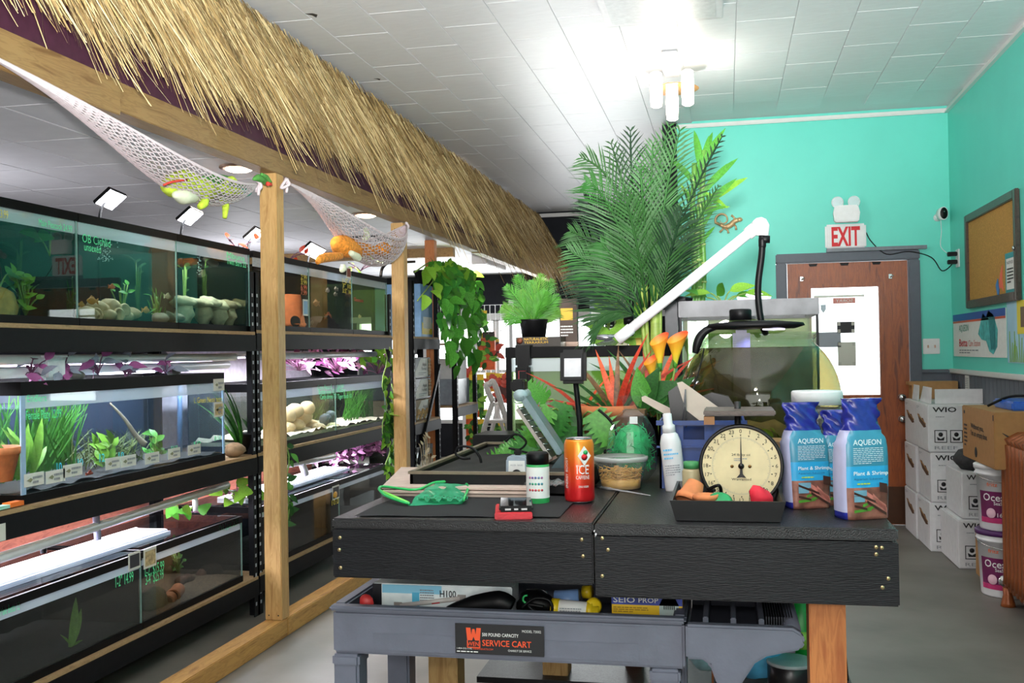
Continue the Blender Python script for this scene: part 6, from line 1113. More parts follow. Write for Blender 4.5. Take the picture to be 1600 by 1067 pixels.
c = P(945, 530, Y=4.1); th = thing('pothos_bowl', 'pothos with big lime leaves in bowl on green aquarium', 'potted plant', (c.x, 4.15, zt)); part(MB().lathe([(.04, 0), (.065, .03), (.06, .045), (.05, .04)], (c.x, 4.15, zt+.001), seg=20), 'bowl', mat('silver_bowl', 'b9bcc4', .2, .8, 0), th)
for px, py, ox, oy, s in ((950, 484, -14, -8, .075), (954, 482, 6, -14, .07), (963, 500, 18, -8, .14), (962, 508, 26, 6, .13), (938, 512, -12, -4, .065), (950, 515, -12, 8, .09), (958, 512, 6, 10, .08), (970, 518, 10, 8, .085)):
    a = P(px, py, Y=4.12); b = P(px+ox, py+oy, Y=4.1); part(MB().tube(bez((c.x, 4.15, zt+.03), V((a.x, 4.14, (a.z+zt)/2+.03)), a, 5), .0035, 5), 'stem', STEM, th); putleaf('heart', LIMELEAF, th, a, b-a, (0, -1, .35), s)
# boxes behind
for k, (q, mt_, lb) in enumerate((((878, 905, 536, 468, 4.3), flat('box_brown', '4c3a30', .6), 'dark brown product box beside small palm'), ((925, 945, 530, 470, 4.35), flat('box_grey', '8b98a0', .6), 'narrow grey green product box behind pothos'), ((948, 962, 520, 466, 4.4), BLACK, 'slim black box standing behind the pothos leaves'), ((962, 982, 520, 468, 4.42), flat('box_cream', 'd9d0bb', .6), 'cream printed pack left of the palm stems'), ((984, 1004, 520, 469, 4.42), flat('box_gold', 'c9a84a', .6), 'yellow printed pack behind palm stems'))):
    mb, a, b, t = onbox(*q, .05); a.z = zt+.0005; th = thing('product_box', lb, 'box', ((a.x+b.x)/2, q[4], a.z)); part(MB().box(a.x, b.x, q[4]-.06, q[4]-.01, a.z, t.z), 'carton', mt_, th); decal((a.x+.006, q[4]-.0605, a.z+(t.z-a.z)*.55), FY, (b.x-a.x)*.7, (t.z-a.z)*.25, [flat('gold_print', 'e0b020', .5), PAPER, PAPER, REDLEAF, INK][k], th); lines((a.x+.006, q[4]-.062, a.z+(t.z-a.z)*.2), FY, (b.x-a.x)*.7, (t.z-a.z)*.25, 4, PAPER if k in (0, 2) else INK, th)
# PVC spout
Yp = 3.35; a = P(968, 528, Y=Yp); b = P(1178, 358, Y=Yp); th = thing('pvc_spout', 'white PVC pipe rising to an elbow over the bowl', 'pipe', a)
part(MB().tube([a, b], .0165, 16), 'pipe', PVC, th); d = (b-a).normalized(); part(MB().tube([a-d*.01, a+d*.05], .0195, 16), 'end_coupling', PVC, th); e1 = P(1190, 348, Y=Yp); e2 = P(1191, 368, Y=Yp)
part(MB().tube([b-d*.025, b+d*.01]+bez(b+d*.012, e1+V((-.004, 0, .006)), P(1192, 352, Y=Yp), 5)+[e2], [.021]*8+[.02], 16), 'elbow', WHITE, th)
part(MB().lathe([(.008, .03), (.012, 0), (.012, -.02), (.008, -.03)], P(1191, 375, Y=Yp), (0, 0, 1), 14).tube([P(1188, 374, Y=Yp), P(1203, 374, Y=Yp)], .012, 12), 'valve', BLACK, th)
part(MB().tube(spline([P(1191, 380, Y=Yp), P(1190, 400, Y=Yp), P(1185, 440, Y=Yp), P(1185, 470, Y=Yp), P(1190, 505, Y=Yp), P(1196, 520, Y=3.4)]), .0105, 12), 'black_hose', BLACK, th)
th = thing('pipe_bracket', 'black segmented pipe bracket behind the palm stems', 'bracket', P(985, 530, Y=3.9)); part(MB().tube([P(985, 525, Y=3.9), P(986, 465, Y=3.9)], .012, 10), 'upright', BLACK, th); part(MB().tube([P(986, 462, Y=3.9), P(1040, 464, Y=3.9), P(1082, 470, Y=3.9)], .012, 10), 'arm', BLACK, th); part(MB().tube([P(975, 500, Y=3.9), P(990, 500, Y=3.9)], .018, 10), 'clamp', BLACK, th)
th = thing('aqua_filter', 'black hang-on filter box at terrarium left corner', 'filter', P(1048, 540, Y=3.85)); a = P(1040, 530, Y=3.84); b = P(1058, 470, Y=3.84); part(MB().box(a.x, b.x, 3.83, 3.9, a.z, b.z), 'housing', mat('filter_grey', '4c4d52', .5), th, bev=.004); part(MB().box(a.x-.01, b.x+.03, 3.82, 3.92, b.z, b.z+.012), 'lid', BLACK, th)
# ---- tall palm
pb = P(1024, 560, Y=3.62); th = thing('tall_palm', 'tall artificial palm with long dark green fronds', 'potted plant', (pb.x, 3.62, TZ)); part(MB().lathe([(.06, 0), (.085, .13), (.09, .13), (.09, .15), (.075, .15), (.07, .12)], (pb.x, 3.62, TZ), seg=20), 'pot', BLACK, th)
for px, w_ in ((1024, .022), (1008, .009), (1001, .008), (1033, .008)): part(MB().tube(bez((pb.x, 3.62, TZ+.1), P(px, 540, Y=3.62), P(px+(px-1020)*-.1, 445, Y=3.62), 6), [w_, w_*.9, w_*.7], 8), 'trunk', mat('palm_trunk', '8da04a', .5, var=.2, vs=8, stretch=(1, 1, 6)), th)
RF = random.Random(21); PD = [DARKLEAF, mat('palm_dark', '0f2a15', .6, spec=.2, var=.3, vs=20), mat('palm_mid', '21451c', .6, spec=.2, var=.3, vs=20)]
for k, (bx_, by_, mx, my, ex_, ey) in enumerate(((1020, 470, 1010, 330, 1045, 198), (1015, 470, 985, 330, 985, 205), (1010, 480, 985, 270, 910, 247), (1005, 480, 960, 300, 918, 285), (1005, 490, 960, 345, 915, 312), (1000, 490, 950, 380, 893, 362), (1000, 500, 960, 430, 890, 392), (1000, 505, 955, 450, 895, 425), (1003, 500, 960, 470, 928, 505), (1024, 470, 1030, 320, 1062, 205), (1028, 470, 1060, 330, 1128, 214), (1030, 480, 1070, 370, 1122, 292), (1020, 460, 1015, 320, 1020, 225), (1028, 480, 1045, 400, 1066, 330), (1012, 470, 995, 350, 955, 225), (1018, 470, 1010, 380, 1000, 260), (1008, 500, 985, 420, 965, 345), (1028, 490, 1045, 420, 1052, 330), (1010, 500, 970, 410, 940, 380), (1028, 500, 1040, 440, 1056, 390), (1012, 490, 1000, 390, 975, 300), (1022, 480, 1030, 380, 1035, 280))):
    Y1 = 3.62+RF.uniform(-.05, .05); Y2 = 3.62+RF.uniform(-.22, .22); frond(th, bez(P(bx_, by_, Y=Y1), P(mx, my, Y=(Y1+Y2)/2), P(ex_, ey, Y=Y2), 10), 22, .19 if k not in (10, 11) else .1, .0065, PD[k % 3], .004, .55, RF)
# bamboo
th = thing('lucky_bamboo', 'lucky bamboo canes with lime leaves against teal wall', 'plant', P(1082, 475, Y=4.3)); th.location.z = zt
for px, top_ in ((1083, 255), (1092, 300), (1098, 235), (1088, 350)):
    pts = [P(px+2*sin(k), 470+(top_-470)*k/8, Y=4.28) for k in range(9)]; part(MB().tube([V((pts[0].x, 4.28, TZ+.002))]+pts, .011, 10), 'cane', mat('bamboo_green', '5d8f3c', .4, var=.15), th)
    mb = MB()
    for p in pts[1:-1]: mb.lathe([(.0115, -.004), (.0135, 0), (.0115, .004)], p, seg=10)
    part(mb, 'nodes', mat('bamboo_node', '9fae6a', .5), th)
for px, py, dx, dz, s in ((1098, 300, .75, .8, .2), (1098, 255, .55, .9, .17), (1096, 270, -.1, 1, .2), (1085, 285, -.6, .8, .16), (1100, 320, .8, .6, .22), (1100, 300, .9, -.5, .12), (1095, 330, .9, .25, .13), (1088, 330, -.4, .9, .14), (1095, 380, .6, .8, .1), (1086, 420, -.7, .5, .12), (1100, 350, .5, .9, .1), (1090, 290, .2, 1, .2), (1100, 430, .5, .8, .09), (1084, 400, -.5, .7, .1), (1096, 260, .3, 1, .18)): putleaf('lance', RNG.choice([LIMELEAF, GREENLEAF]), th, P(px, py, Y=4.28), (dx, RNG.uniform(-.2, .2), dz), (.1, -1, .3), s); putleaf('lance', GREENLEAF, th, P(px, py+4, Y=4.27), (dx*.8, -.1, dz), (.1, -1, .2), s*.8)
# ---- bromeliads, callas, monstera round a clay pot
pc = P(956, 700, Y=3.3); th = thing('clay_planter', 'terracotta planter pot behind the noodle tub', 'pot', (pc.x, 3.3, TZ)); part(MB().lathe([(.075, 0), (.105, .16), (.115, .16), (.118, .195), (.105, .195), (.098, .15), (.001, .14)], (pc.x, 3.3, TZ), seg=30), 'pot_body', TERRA, th)
REDG = mat('leaf_redgreen', '6f4a2a', .45, var=.6, vs=12)
def brom(label, px, py, Y, dirs, s):
    c = P(px, py, Y=Y); th = thing('bromeliad', label, 'plant', c, None)
    for k, (dx, dz) in enumerate(dirs):
        d = V((dx, RNG.uniform(-.5, .1), dz)).normalized(); L = s*RNG.uniform(.8, 1.15); putleaf('strap', [REDLEAF, REDG, mat('leaf_orange', 'd8542a', .45, var=.25)][k % 3] if k % 5 else DARKLEAF, th, c, d, (0, -.6, 1), L); 
        if k % 2: putleaf('strap', DARKLEAF, th, c, d+V((.1, 0, -.1)), (0, -.6, 1), L*.62)
brom('red tipped bromeliad spreading left before the green aquarium', 912, 650, 3.35, [(-1, .15), (-1, .3), (-.95, .05), (-.9, .5), (-.8, .75), (-.7, .2), (-.5, .9), (-1, -.1), (.3, .9), (.6, .6)], .2)
brom('upright red bromeliad left of the calla lilies', 965, 665, 3.3, [(-.5, 1), (-.3, 1), (-.1, 1), (.1, 1), (.3, 1), (-.7, .9), (.5, .9), (-.9, .7), (-.2, 1), (.2, 1), (-1, .4), (.7, .7), (-.6, .6), (0, 1)], .26)
brom('dark red bromeliad behind the calla lilies', 1020, 650, 3.42, [(-.4, 1), (-.2, 1), (.2, 1), (.4, 1), (.6, .9), (-.6, .9), (.8, .7), (0, 1), (.1, 1), (-.1, 1), (.5, 1)], .26)
th = thing('calla_lilies', 'three orange yellow calla lilies with green leaves', 'flowers', P(1030, 680, Y=3.2)); CAL = bpy.data.materials.new('calla_petal'); CAL.use_nodes = True; nt = CAL.node_tree; B = nt.nodes['Principled BSDF']; B.inputs['Roughness'].default_value = .5
tc = nt.nodes.new('ShaderNodeTexCoord'); sx = nt.nodes.new('ShaderNodeSeparateXYZ'); rp = nt.nodes.new('ShaderNodeValToRGB'); nt.links.new(tc.outputs['Generated'], sx.inputs[0]); nt.links.new(sx.outputs[2], rp.inputs[0]); nt.links.new(rp.outputs[0], B.inputs['Base Color']); e = rp.color_ramp.elements; e[0].position = .05; e[0].color = H('b9c23a'); e[1].position = .95; e[1].color = H('e0502a'); x = e.new(.35); x.color = H('f2c22e'); x = e.new(.7); x.color = H('f09a2c')
bs_ = P(1032, 690, Y=3.2)
for px, py, h, w_, tl in ((1031, 577, .095, .03, .0), (1055, 572, .09, .034, .1), (1021, 600, .075, .022, -.1)):
    b = P(px, py, Y=3.18); part(MB().tube(bez(bs_, P((px+1032)/2, 640, Y=3.2), b, 6), .0035, 6), 'stem', STEM, th)
    n1 = 12; fnc = lambda t, a, b=b, h=h, w_=w_, tl=tl: b+V((cos(2*pi*a)*w_*(.18+.82*t**1.5)+tl*h*t, sin(2*pi*a)*w_*(.18+.82*t**1.5), h*t*(1+.22*cos(2*pi*a-.8)*t)))
    fl_ = part(MB().surf(fnc, 8, 16), 'flower', CAL, th); part(MB().tube([b+V((0, 0, .02)), b+V((tl*h*.7, 0, h*.75))], .004, 6), 'spadix', mat('spadix', 'e8c84a', .6), th); part(MB().lathe([(.004, -.006), (.0075, .002), (.008, .02)], b, seg=10), 'calyx', GREENLEAF, th)
for px, py, dx, dz, s in ((1005, 625, .8, .5, .13), (1018, 640, .9, .35, .14), (1045, 640, -.7, .7, .13), (1000, 645, .3, .9, .15), (1008, 640, -.2, 1, .13), (1040, 632, .5, .6, .12)): putleaf('oval', DARKLEAF if dx > .2 else GREENLEAF, th, P(px, py, Y=3.15), (dx, -.2, dz), (-.2, -1, .6), s)
th = thing('monstera_plant', 'bushy artificial monstera with split glossy leaves', 'plant', P(880, 715, Y=3.32)); th.location.z = TZ; RM = random.Random(4); MG_ = [mat('monstera_green', '2f7328', .4, var=.3, vs=12), GREENLEAF, mat('monstera_light', '4f9232', .4, var=.25, vs=12)]
for px, py, dx, dz, s in ((935, 660, .1, -1, .135), (912, 672, .0, -1, .12), (880, 630, -.3, -.9, .11), (862, 640, -.7, -.7, .1), (900, 640, .2, -1, .13), (850, 655, -.6, -.8, .1), (885, 665, -.1, -1, .12), (870, 680, -.3, -1, .11), (835, 690, -.8, -.5, .1), (820, 700, -1, -.3, .1), (845, 700, -.5, -.7, .09), (800, 712, -.9, -.3, .1), (815, 722, -.8, -.3, .09), (895, 650, .6, -.6, .11), (925, 645, .6, -.8, .12), (855, 625, -.5, .4, .09), (945, 680, .2, -1, .1), (878, 700, 0, -.9, .09), (905, 690, .3, -1, .1), (830, 672, -.6, -.7, .09), (920, 655, -.6, -.5, .1), (945, 650, .7, -.5, .1)):
    Y_ = 3.2+RM.uniform(-.06, .1); p = P(px, py, Y=Y_); part(MB().tube(bez(P(895, 705, Y=3.32), P((px+895)/2, py-15, Y=Y_), p, 5), .003, 5), 'stem', STEM, th); putleaf('monstera', RM.choice(MG_), th, p, (dx, -.25, dz), (0, -1, .5), s*1.15)
c = P(770, 690, Y=3.6); 
for k in range(14): putleaf('monstera', RM.choice(MG_), th, P(RM.uniform(785, 845), RM.uniform(690, 735), Y=3.25), (RM.uniform(-1, .4), -.3, RM.uniform(-.6, .3)), (0, -1, .6), .075)
# ---- desk lamps
Yl = 3.0; th = thing('gooseneck_lamp', 'black gooseneck lamp with square white panel head', 'lamp', P(905, 740, Y=Yl)); th.location.z = TZ
part(MB().lathe([(.05, 0), (.052, .008), (.01, .018)], (P(905, 740, Y=Yl).x, Yl, TZ), seg=22), 'foot', BLACK, th); part(MB().tube([(P(907, 740, Y=Yl).x, Yl, TZ+.01), P(906, 660, Y=Yl), P(902, 620, Y=Yl), P(898, 585, Y=Yl)], .0085, 10), 'neck', BLACK, th)
hc = P(896, 573, Y=Yl-.01); part(MB().obb(hc, (1, 0, 0), (0, .15, 1), (0, -1, .15), .039, .05, .016), 'head', BLACK, th, bev=.009); part(MB().obb(hc+V((0, -.0165, -.002)), (1, 0, 0), (0, .15, 1), (0, -1, .15), .025, .027, .001), 'panel', mat('panel_grey', 'c9c7cc', .4), th)
Yq = 2.9; th = thing('folding_lamp', 'grey folding lamp bent open like a V', 'lamp', P(870, 740, Y=Yq)); th.location.z = TZ; LG = mat('lamp_teal_grey', '6f8388', .35, .3)
j = P(872, 712, Y=Yq); tp_ = P(812, 622, Y=Yq); dn = (tp_-j).normalized(); sd = V((dn.z, 0, -dn.x))*1
part(MB().obb((j+tp_)/2+sd*.016, dn, V((0, 1, 0)), sd, (tp_-j).length/2, .045, .009), 'upper_arm', LG, th, bev=.003); part(MB().obb(j.lerp(tp_, .45)-sd*.016, dn, V((0, 1, 0)), sd, (tp_-j).length*.43, .04, .005), 'inner_bar', mat('bar_grey', '9a938c', .4, .3), th)
part(MB().tube([tp_+sd*.016+V((-.005, -.045, 0)), tp_+sd*.016+V((-.005, .045, 0))], .018, 14), 'end_cap', mat('cap_light', '9fb2b6', .4), th); part(MB().box(tp_.x-.022, tp_.x+.02, Yq-.03, Yq+.03, tp_.z+.02, tp_.z+.055), 'clamp_block', BLACK, th, bev=.006)
mb = MB()
for k in range(9): q = j.lerp(tp_, .1+k*.1); mb.tube([q+sd*.008+V((0, -.03, 0)), q-sd*.012+dn*.012+V((0, -.03, 0)), q-sd*.012+dn*.024+V((0, -.03, 0))], .0018, 5)
part(mb, 'spring_wires', CHROME, th)
b0 = P(845, 740, Y=Yq); part(MB().prism([(0, 0), (.07, 0), (.07, .09), (.045, .06)], (j.x-.035, Yq-.04, TZ+.001), *FY, -.08), 'base_block', mat('base_dark', '46565a', .35, .3), th, bev=.003); part(MB().bar(j, (j.x-.11, Yq, TZ+.012), .05, .008), 'lower_bar', mat('bar_brown', '8a7264', .5), th)
text('+', V((j.x+.022, Yq-.041, TZ+.028)), FY, .014, WHITE, th, None, 'C')
one(MB().tube(spline([P(790, 690, Y=2.95), P(806, 678, Y=2.95), P(822, 690, Y=2.95), P(812, 702, Y=2.95), P(795, 700, Y=2.95), P(828, 708, Y=2.95)]), .0035, 6), 'cable_loop', BLACK, 'black cable loops left of the folding lamp', 'cable')
one(MB().tube(spline([P(752, 732, Y=2.9), P(750, 715, Y=2.9), P(738, 700, Y=2.9), P(718, 698, Y=2.9), P(712, 708, Y=2.9), P(722, 716, Y=2.9), P(735, 716, Y=2.9)]), .004, 6), 'cable_loop', BLACK, 'black cable loop standing over shallow tray', 'cable')
one(MB().tube(spline([P(935, 640, Y=3.0), P(952, 655, Y=3.0), P(963, 675, Y=3.0), P(958, 700, Y=3.0), P(945, 705, Y=3.0), P(952, 722, Y=3.0)]), .0045, 6), 'cable_loop', BLACK, 'black cable hanging before the clay planter', 'cable')
mb = MB().box(P(748, 0, Y=4.2).x if False else -1.0+.1, -.75, 3.55, 3.75, TZ+.001, TZ+.075); one(mb, 'planter_tub', BLACK, 'small black planter tub left of the green aquarium', 'planter', bev=.004)
# ================================================================== grey service cart under the table
CG = mat('grey_cart_plastic', '6a6d7c', .5, var=.12, vs=9, bump=.08, bs=90); CGI = mat('cart_inner', '565a68', .55, var=.12, vs=9)
cy0, cy1 = 2.25, 2.70; x0, x1, xh = -.918, -.10, .155; zr = .813; zb = .70; zf = .735
ct = thing('service_cart', 'grey plastic utility cart pushed under the work table', 'cart', ((x0+x1)/2, (cy0+cy1)/2, 0))
part(MB().box(x0, x1, cy0+.004, cy0+.022, zb, zr-.012), 'front_panel', CG, ct, bev=.006); part(MB().box(x0, x1, cy1-.022, cy1-.004, zb, zr-.012), 'back_panel', CG, ct, bev=.006); part(MB().box(x0+.002, x0+.02, cy0+.02, cy1-.02, zb, zr-.012), 'side_panel', CG, ct); part(MB().box(x1-.02, x1-.002, cy0+.02, cy1-.02, zb, zr-.012), 'side_panel', CG, ct)
part(MB().box(x0+.02, x1-.02, cy0+.022, cy1-.022, zf-.012, zf), 'tray_floor', CGI, ct)
part(MB().box(x0-.006, x1+.004, cy0-.006, cy0+.026, zr-.012, zr).box(x0-.006, x1+.004, cy1-.026, cy1+.006, zr-.012, zr).box(x0-.006, x0+.026, cy0+.026, cy1-.026, zr-.012, zr).box(x1-.026, x1+.004, cy0+.026, cy1-.026, zr-.012, zr), 'rim', CG, ct, bev=.005)
part(MB().box(x0+.06, x1-.06, cy0+.0025, cy0+.006, zb+.012, zr-.022), 'raised_rib_panel', CG, ct, bev=.0012); part(MB().box(x0+.1, x0+.34, cy0+.0012, cy0+.003, zb+.012, zr-.06), 'raised_rib_panel', CG, ct, bev=.0008); part(MB().box(x1-.34, x1-.1, cy0+.0012, cy0+.003, zb+.012, zr-.06), 'raised_rib_panel', CG, ct, bev=.0008)
hp = [(0, 0), (.225, 0), (.245, -.012), (.25, -.03), (.24, -.045), (.17, -.062), (.145, -.078), (.115, -.125), (.1, -.14), (.08, -.14), (.065, -.125), (.05, -.085), (.035, -.075), (0, -.075)]
part(MB().prism(hp, (x1+.003, cy0+.002, zr-.006), *FY, -.03), 'handle_bracket', CG, ct, bev=.005); part(MB().prism(hp, (x1+.003, cy1-.034, zr-.006), *FY, -.03), 'handle_bracket', CG, ct, bev=.005)
part(MB().box(x1+.004, xh-.02, cy0+.034, cy1-.034, zr-.075, zr-.065), 'caddy_floor', CGI, ct)
for a in (x1+.045, x1+.105, x1+.165): part(MB().box(a-.006, a+.006, cy0+.034, cy1-.034, zr-.064, zr-.004), 'divider', CG, ct, bev=.002)
part(MB().box(x1+.004, x1+.21, cy1-.03, cy1-.024, zr-.0, zr+.06), 'caddy_back', CGI, ct)
part(MB().tube([(xh-.025, cy0+.03, zr-.025), (xh-.025, cy1-.03, zr-.025)], .018, 14), 'grip', CG, ct)
mb = MB()
for k in range(11): mb.box(x1+.175+k*.0055, x1+.1775+k*.0055, cy0+.06, cy1-.06, zr-.055, zr-.005)
part(mb, 'grip_ridges', mat('ridge_dark', '33353d', .5), ct)
for a in (x0+.002, x1-.075):
    for y in (cy0, cy1-.07): part(MB().box(a, a+.062, y, y+.065, .18, zb-.0005).box(a-.003, a+.065, y-.003, y+.068, zb-.03, zb-.001), 'leg', CG, ct, bev=.006)
part(MB().box(x0, x1, cy0, cy1, .16, .2), 'lower_tray', CG, ct, bev=.006)
for a in (x0+.05, x1-.05):
    for y in (cy0+.05, cy1-.05): part(MB().tube([(a, y-.015, .05), (a, y+.015, .05)], .05, 18).box(a-.02, a+.02, y-.02, y+.02, .08, .165), 'caster', BLACK, ct)
# WEN label
a = P(712, 1020, Y=cy0-.004); b = P(850, 985, Y=cy0-.004); lx, lw = a.x, b.x-a.x; lz, lh = zb+.012, .068; lz = P(780, 1022, Y=cy0).z; ORW = flat('wen_orange', 'f0562a', .5)
lb = part(MB().box(lx, lx+lw, cy0-.0062, cy0-.0045, lz, lz+lh), 'label_plate', flat('label_black', '1b1b1f', .4), ct); Yt = cy0-.0062
text('WEN', (lx+lw*.14, Yt, lz+lh*.27), FY, lh*.14, ORW, lb, lw*.13, bold=.01); part(MB().prism([(0, 1), (.3, 1), (.36, .45), (.42, .9), (.58, .9), (.64, .45), (.7, 1), (1, 1), (.92, 0), (.6, 0), (.5, .3), (.4, 0), (.08, 0)], (lx+lw*.125, Yt-.0006, lz+lh*.45), V((lw*.17, 0, 0)), V((0, 0, lh*.42)), .0004), 'w_logo', ORW, lb)
mb = MB()
for q in ((.135, .145, .22, .45), (.275, .285, .22, .45), (.135, .285, .2, .23)): mb.box(lx+lw*q[0], lx+lw*q[1], Yt-.0008, Yt-.0002, lz+lh*q[2], lz+lh*q[3])
part(mb, 'logo_border', ORW, lb)
for s, x_, z_, hh, w_, mt_ in (('500 POUND CAPACITY', .31, .61, .11, .41, PAPER), ('SERVICE CART', .31, .29, .2, .55, ORW), ('CHARIOT DE SERVICE', .6, .13, .07, .26, PAPER), ('MODEL 73002', .76, .78, .085, .21, PAPER), ('1-800-232-1195', .02, .15, .055, .17, PAPER), ('WENPRODUCTS.COM', .2, .15, .055, .23, ORW)): text(s, (lx+lw*x_, Yt, lz+lh*z_), FY, lh*hh, mt_, lb, lw*w_, bold=.012 if hh > .1 else 0)
lines((lx+lw*.02, Yt, lz+lh*.04), FY, lw*.4, lh*.07, 1, PAPER, lb, .5)
# contents of the tray
def inbox(px0, px1, pyt, pyb, Y, d, z0=None):
    a = P(px0, pyb, Y=Y); b = P(px1, pyt, Y=Y); return a.x, b.x, Y, Y+d, (z0 if z0 is not None else a.z), b.z
hx0, hx1 = P(583, 930, Y=2.36).x, P(800, 930, Y=2.36).x; th = thing('heater_box', 'white blue box for an aquarium heater in the cart', 'box', ((hx0+hx1)/2, 2.38, zf)); hz1 = P(620, 912, Y=2.36).z
part(MB().box(hx0, hx1, 2.36, 2.44, zf+.001, hz1), 'carton', mat('heater_white', 'eef8fc', .4), th, bev=.002); part(MB().box(hx0-.0006, hx0+.022, 2.3592, 2.4408, zf+.002, hz1-.001), 'end_panel', flat('heater_navy', '14161e', .4), th); decal((hx0+.024, 2.3595, hz1-.022), FY, .15, .02, flat('heater_sky', '8fd0ec', .4), th)
text('H100', (hx0+.17, 2.359, hz1-.028), FY, .016, INK, th, .04, bold=.01); lines((hx0+.12, 2.359, hz1-.04), FY, .035, .03, 5, GREYT, th); decal((hx0+.1, 2.359, hz1-.055), FY, .018, .036, flat('badge_cyan', '58b8dc', .4), th, 'badge')
tbm = mat('heater_tube', 'd6ccc8', .3); part(MB().tube([(hx0+.07, 2.3595, hz1-.052), (hx0+.22, 2.3595, hz1-.03)], .006, 10), 'printed_heater', tbm, th); part(MB().tube([(hx0+.15, 2.357, hz1-.043), (hx0+.17, 2.357, hz1-.04)], .003, 6), 'red_dial', REDINK, th)
for q in ((hx0+.062, hz1-.053), (hx0+.222, hz1-.03)): part(MB().box(q[0]-.008, q[0]+.012, 2.3565, 2.3595, q[1]-.009, q[1]+.009), 'printed_cap', mat('cap_stripe', '9b938f', .4), th)
decal((hx1-.06, 2.3595, zf+.012), FY, .05, .05, flat('heater_blue', '2f7fb5', .4), th)
one(MB().tube(spline([P(700, 955, Y=2.31), P(740, 945, Y=2.31), P(780, 940, Y=2.31), P(800, 948, Y=2.31)]), [.012, .022, .026, .02], 12), 'pump_hose', BLACK, 'black plastic pump body lying before the heater box', 'pump')
th = thing('black_pump', 'tangled black pump with cord and green ring in cart', 'pump', P(840, 955, Y=2.34)); part(MB().ell(P(838, 942, Y=2.36), .05, .035, .03, 12, 8, jit=.12), 'body', BLACK, th); part(MB().tube(spline([P(815, 950, Y=2.31), P(835, 935, Y=2.31), P(858, 938, Y=2.31), P(862, 955, Y=2.31), P(842, 958, Y=2.31), P(825, 945, Y=2.31), P(850, 948, Y=2.31)]), .004, 6), 'cord', BLACK, th); part(MB().tube([P(823+6*cos(k*.7), 936+6*sin(k*.7), Y=2.31) for k in range(8)], .0025, 6), 'ring', GRND, th)
a, b = P(870, 950, Y=2.33), P(920, 955, Y=2.33); th = thing('yellow_bottle', 'white labelled bottle with yellow cap lying in cart', 'bottle', (a+b)/2); d = (b-a).normalized(); YL = mat('cap_yellow', 'e8c51f', .4)
part(MB().tube([a, b], .021, 18), 'label', PAPER, th); part(MB().tube([a-d*.012, a+d*.006], .0222, 18), 'base', YL, th); part(MB().tube([b-d*.004, b+d*.008, b+d*.01, b+d*.022], [.0222, .02, .014, .014], 18), 'neck', YL, th); lines(a+V((.01, -.0215, -.008)), FY, .05, .016, 3, GREYT, th)
one(MB().lathe([(.019, 0), (.02, .008), (.014, .014), (.001, .014)], P(926, 947, Y=2.34), (.5, -.8, .2), 18), 'bottle_cap', YL, 'round yellow cap beside the white labelled bottle', 'cap'); one(MB().lathe([(.016, 0), (.016, .02), (.001, .02)], P(912, 925, Y=2.45), (.9, -.2, .1), 16), 'bottle_cap', YL, 'yellow cap hanging behind at the apron edge', 'cap'); one(MB().tube([P(868, 938, Y=2.4), P(905, 936, Y=2.4)], .024, 14), 'blue_bottle', mat('bottle_blue', '7fa3d8', .4), 'pale blue bottle lying behind the yellow capped one', 'bottle')
sx0, sx1, _, _, _, sz1 = inbox(956, 1066, 932, 960, 2.34, .1); th = thing('pump_box', 'yellow and blue SEIO PROP pump box in the cart', 'box', ((sx0+sx1)/2, 2.38, zf)); part(MB().box(sx0, sx1, 2.34, 2.44, zf+.001, sz1), 'carton', mat('seio_yellow', 'f0c020', .4, var=.05), th, bev=.002); decal((sx0, 2.3395, sz1-.022), FY, sx1-sx0, .022, mat('seio_blue', '2b3f9a', .4, var=.5, vs=40), th); text('SEIO', (sx0+.004, 2.3385, sz1-.017), FY, .013, PAPER, th, .05, bold=.012); text('PROP', (sx0+.062, 2.3385, sz1-.016), FY, .011, PAPER, th, .045, bold=.01); lines((sx0+.004, 2.3385, sz1-.04), FY, .08, .014, 3, flat('seio_txt', 'a07c10', .5), th)
pcx = sx1-.03; part(MB().prism([(-.022, -.05), (.022, -.05), (.022, .005), (.014, .02), (-.014, .02), (-.022, .005)], (pcx, 2.3385, sz1-.025), *FY, .001), 'printed_pump', mat('pump_silver', 'b3c3c0', .4), th); part(MB().lathe([(.013, 0), (.013, .001), (.008, .001)], (pcx, 2.338, sz1-.058), (0, -1, 0), 16), 'printed_fan', INK, th)
for k in range(6): part(MB().box(pcx-.012+k*.0045, pcx-.01+k*.0045, 2.3365, 2.338, sz1-.03, sz1-.022), 'printed_vent', INK, th)
one(MB().ell(P(572, 942, Y=2.3), .018, .012, .02, 8, 6, jit=.1), 'bottle_cap', mat('red_cap', 'c03030', .5), 'red cap in the left corner of the cart tray', 'cap')
# goods on the lower shelf beyond, right of the cart
sh = one(MB().box(-.05, .32, 2.75, 3.25, .46, .48), 'lower_board', BLKW, 'dark lower board under the table holding jars and bags', 'shelf')
c = P(1236, 1060, Y=2.85); c.z = .481; R_ = .062; hj = P(1225, 1030, Y=2.85).z-.481; th = thing('dark_jar', 'dark jar with wide grey white lid under the table', 'jar', c); part(MB().lathe([(R_*.9, 0), (R_, .01), (R_, hj*.86), (R_*.94, hj*.9)], c, seg=28), 'body', mat('jar_dark', '201c1e', .3), th); part(MB().lathe([(R_*1.03, hj*.88), (R_*1.03, hj*.985), (R_*.98, hj), (.001, hj)], c, seg=28), 'lid', mat('lid_greywhite', 'b4b8bb', .45), th)
def sack(label, c, rx, ry, rz, mt_, cat='bag', name='supply_bag', deco=None):
    th = thing(name, label, cat, c); part(MB().ell((c[0], c[1], c[2]+rz), rx, ry, rz, 14, 9, jit=.05), 'pouch', mt_, th)
    if deco: decal((c[0]-rx*.4, c[1]-ry*.99, c[2]+rz*.9), FY, rx*.7, rz*.5, deco, th)
    return th
zs = .481
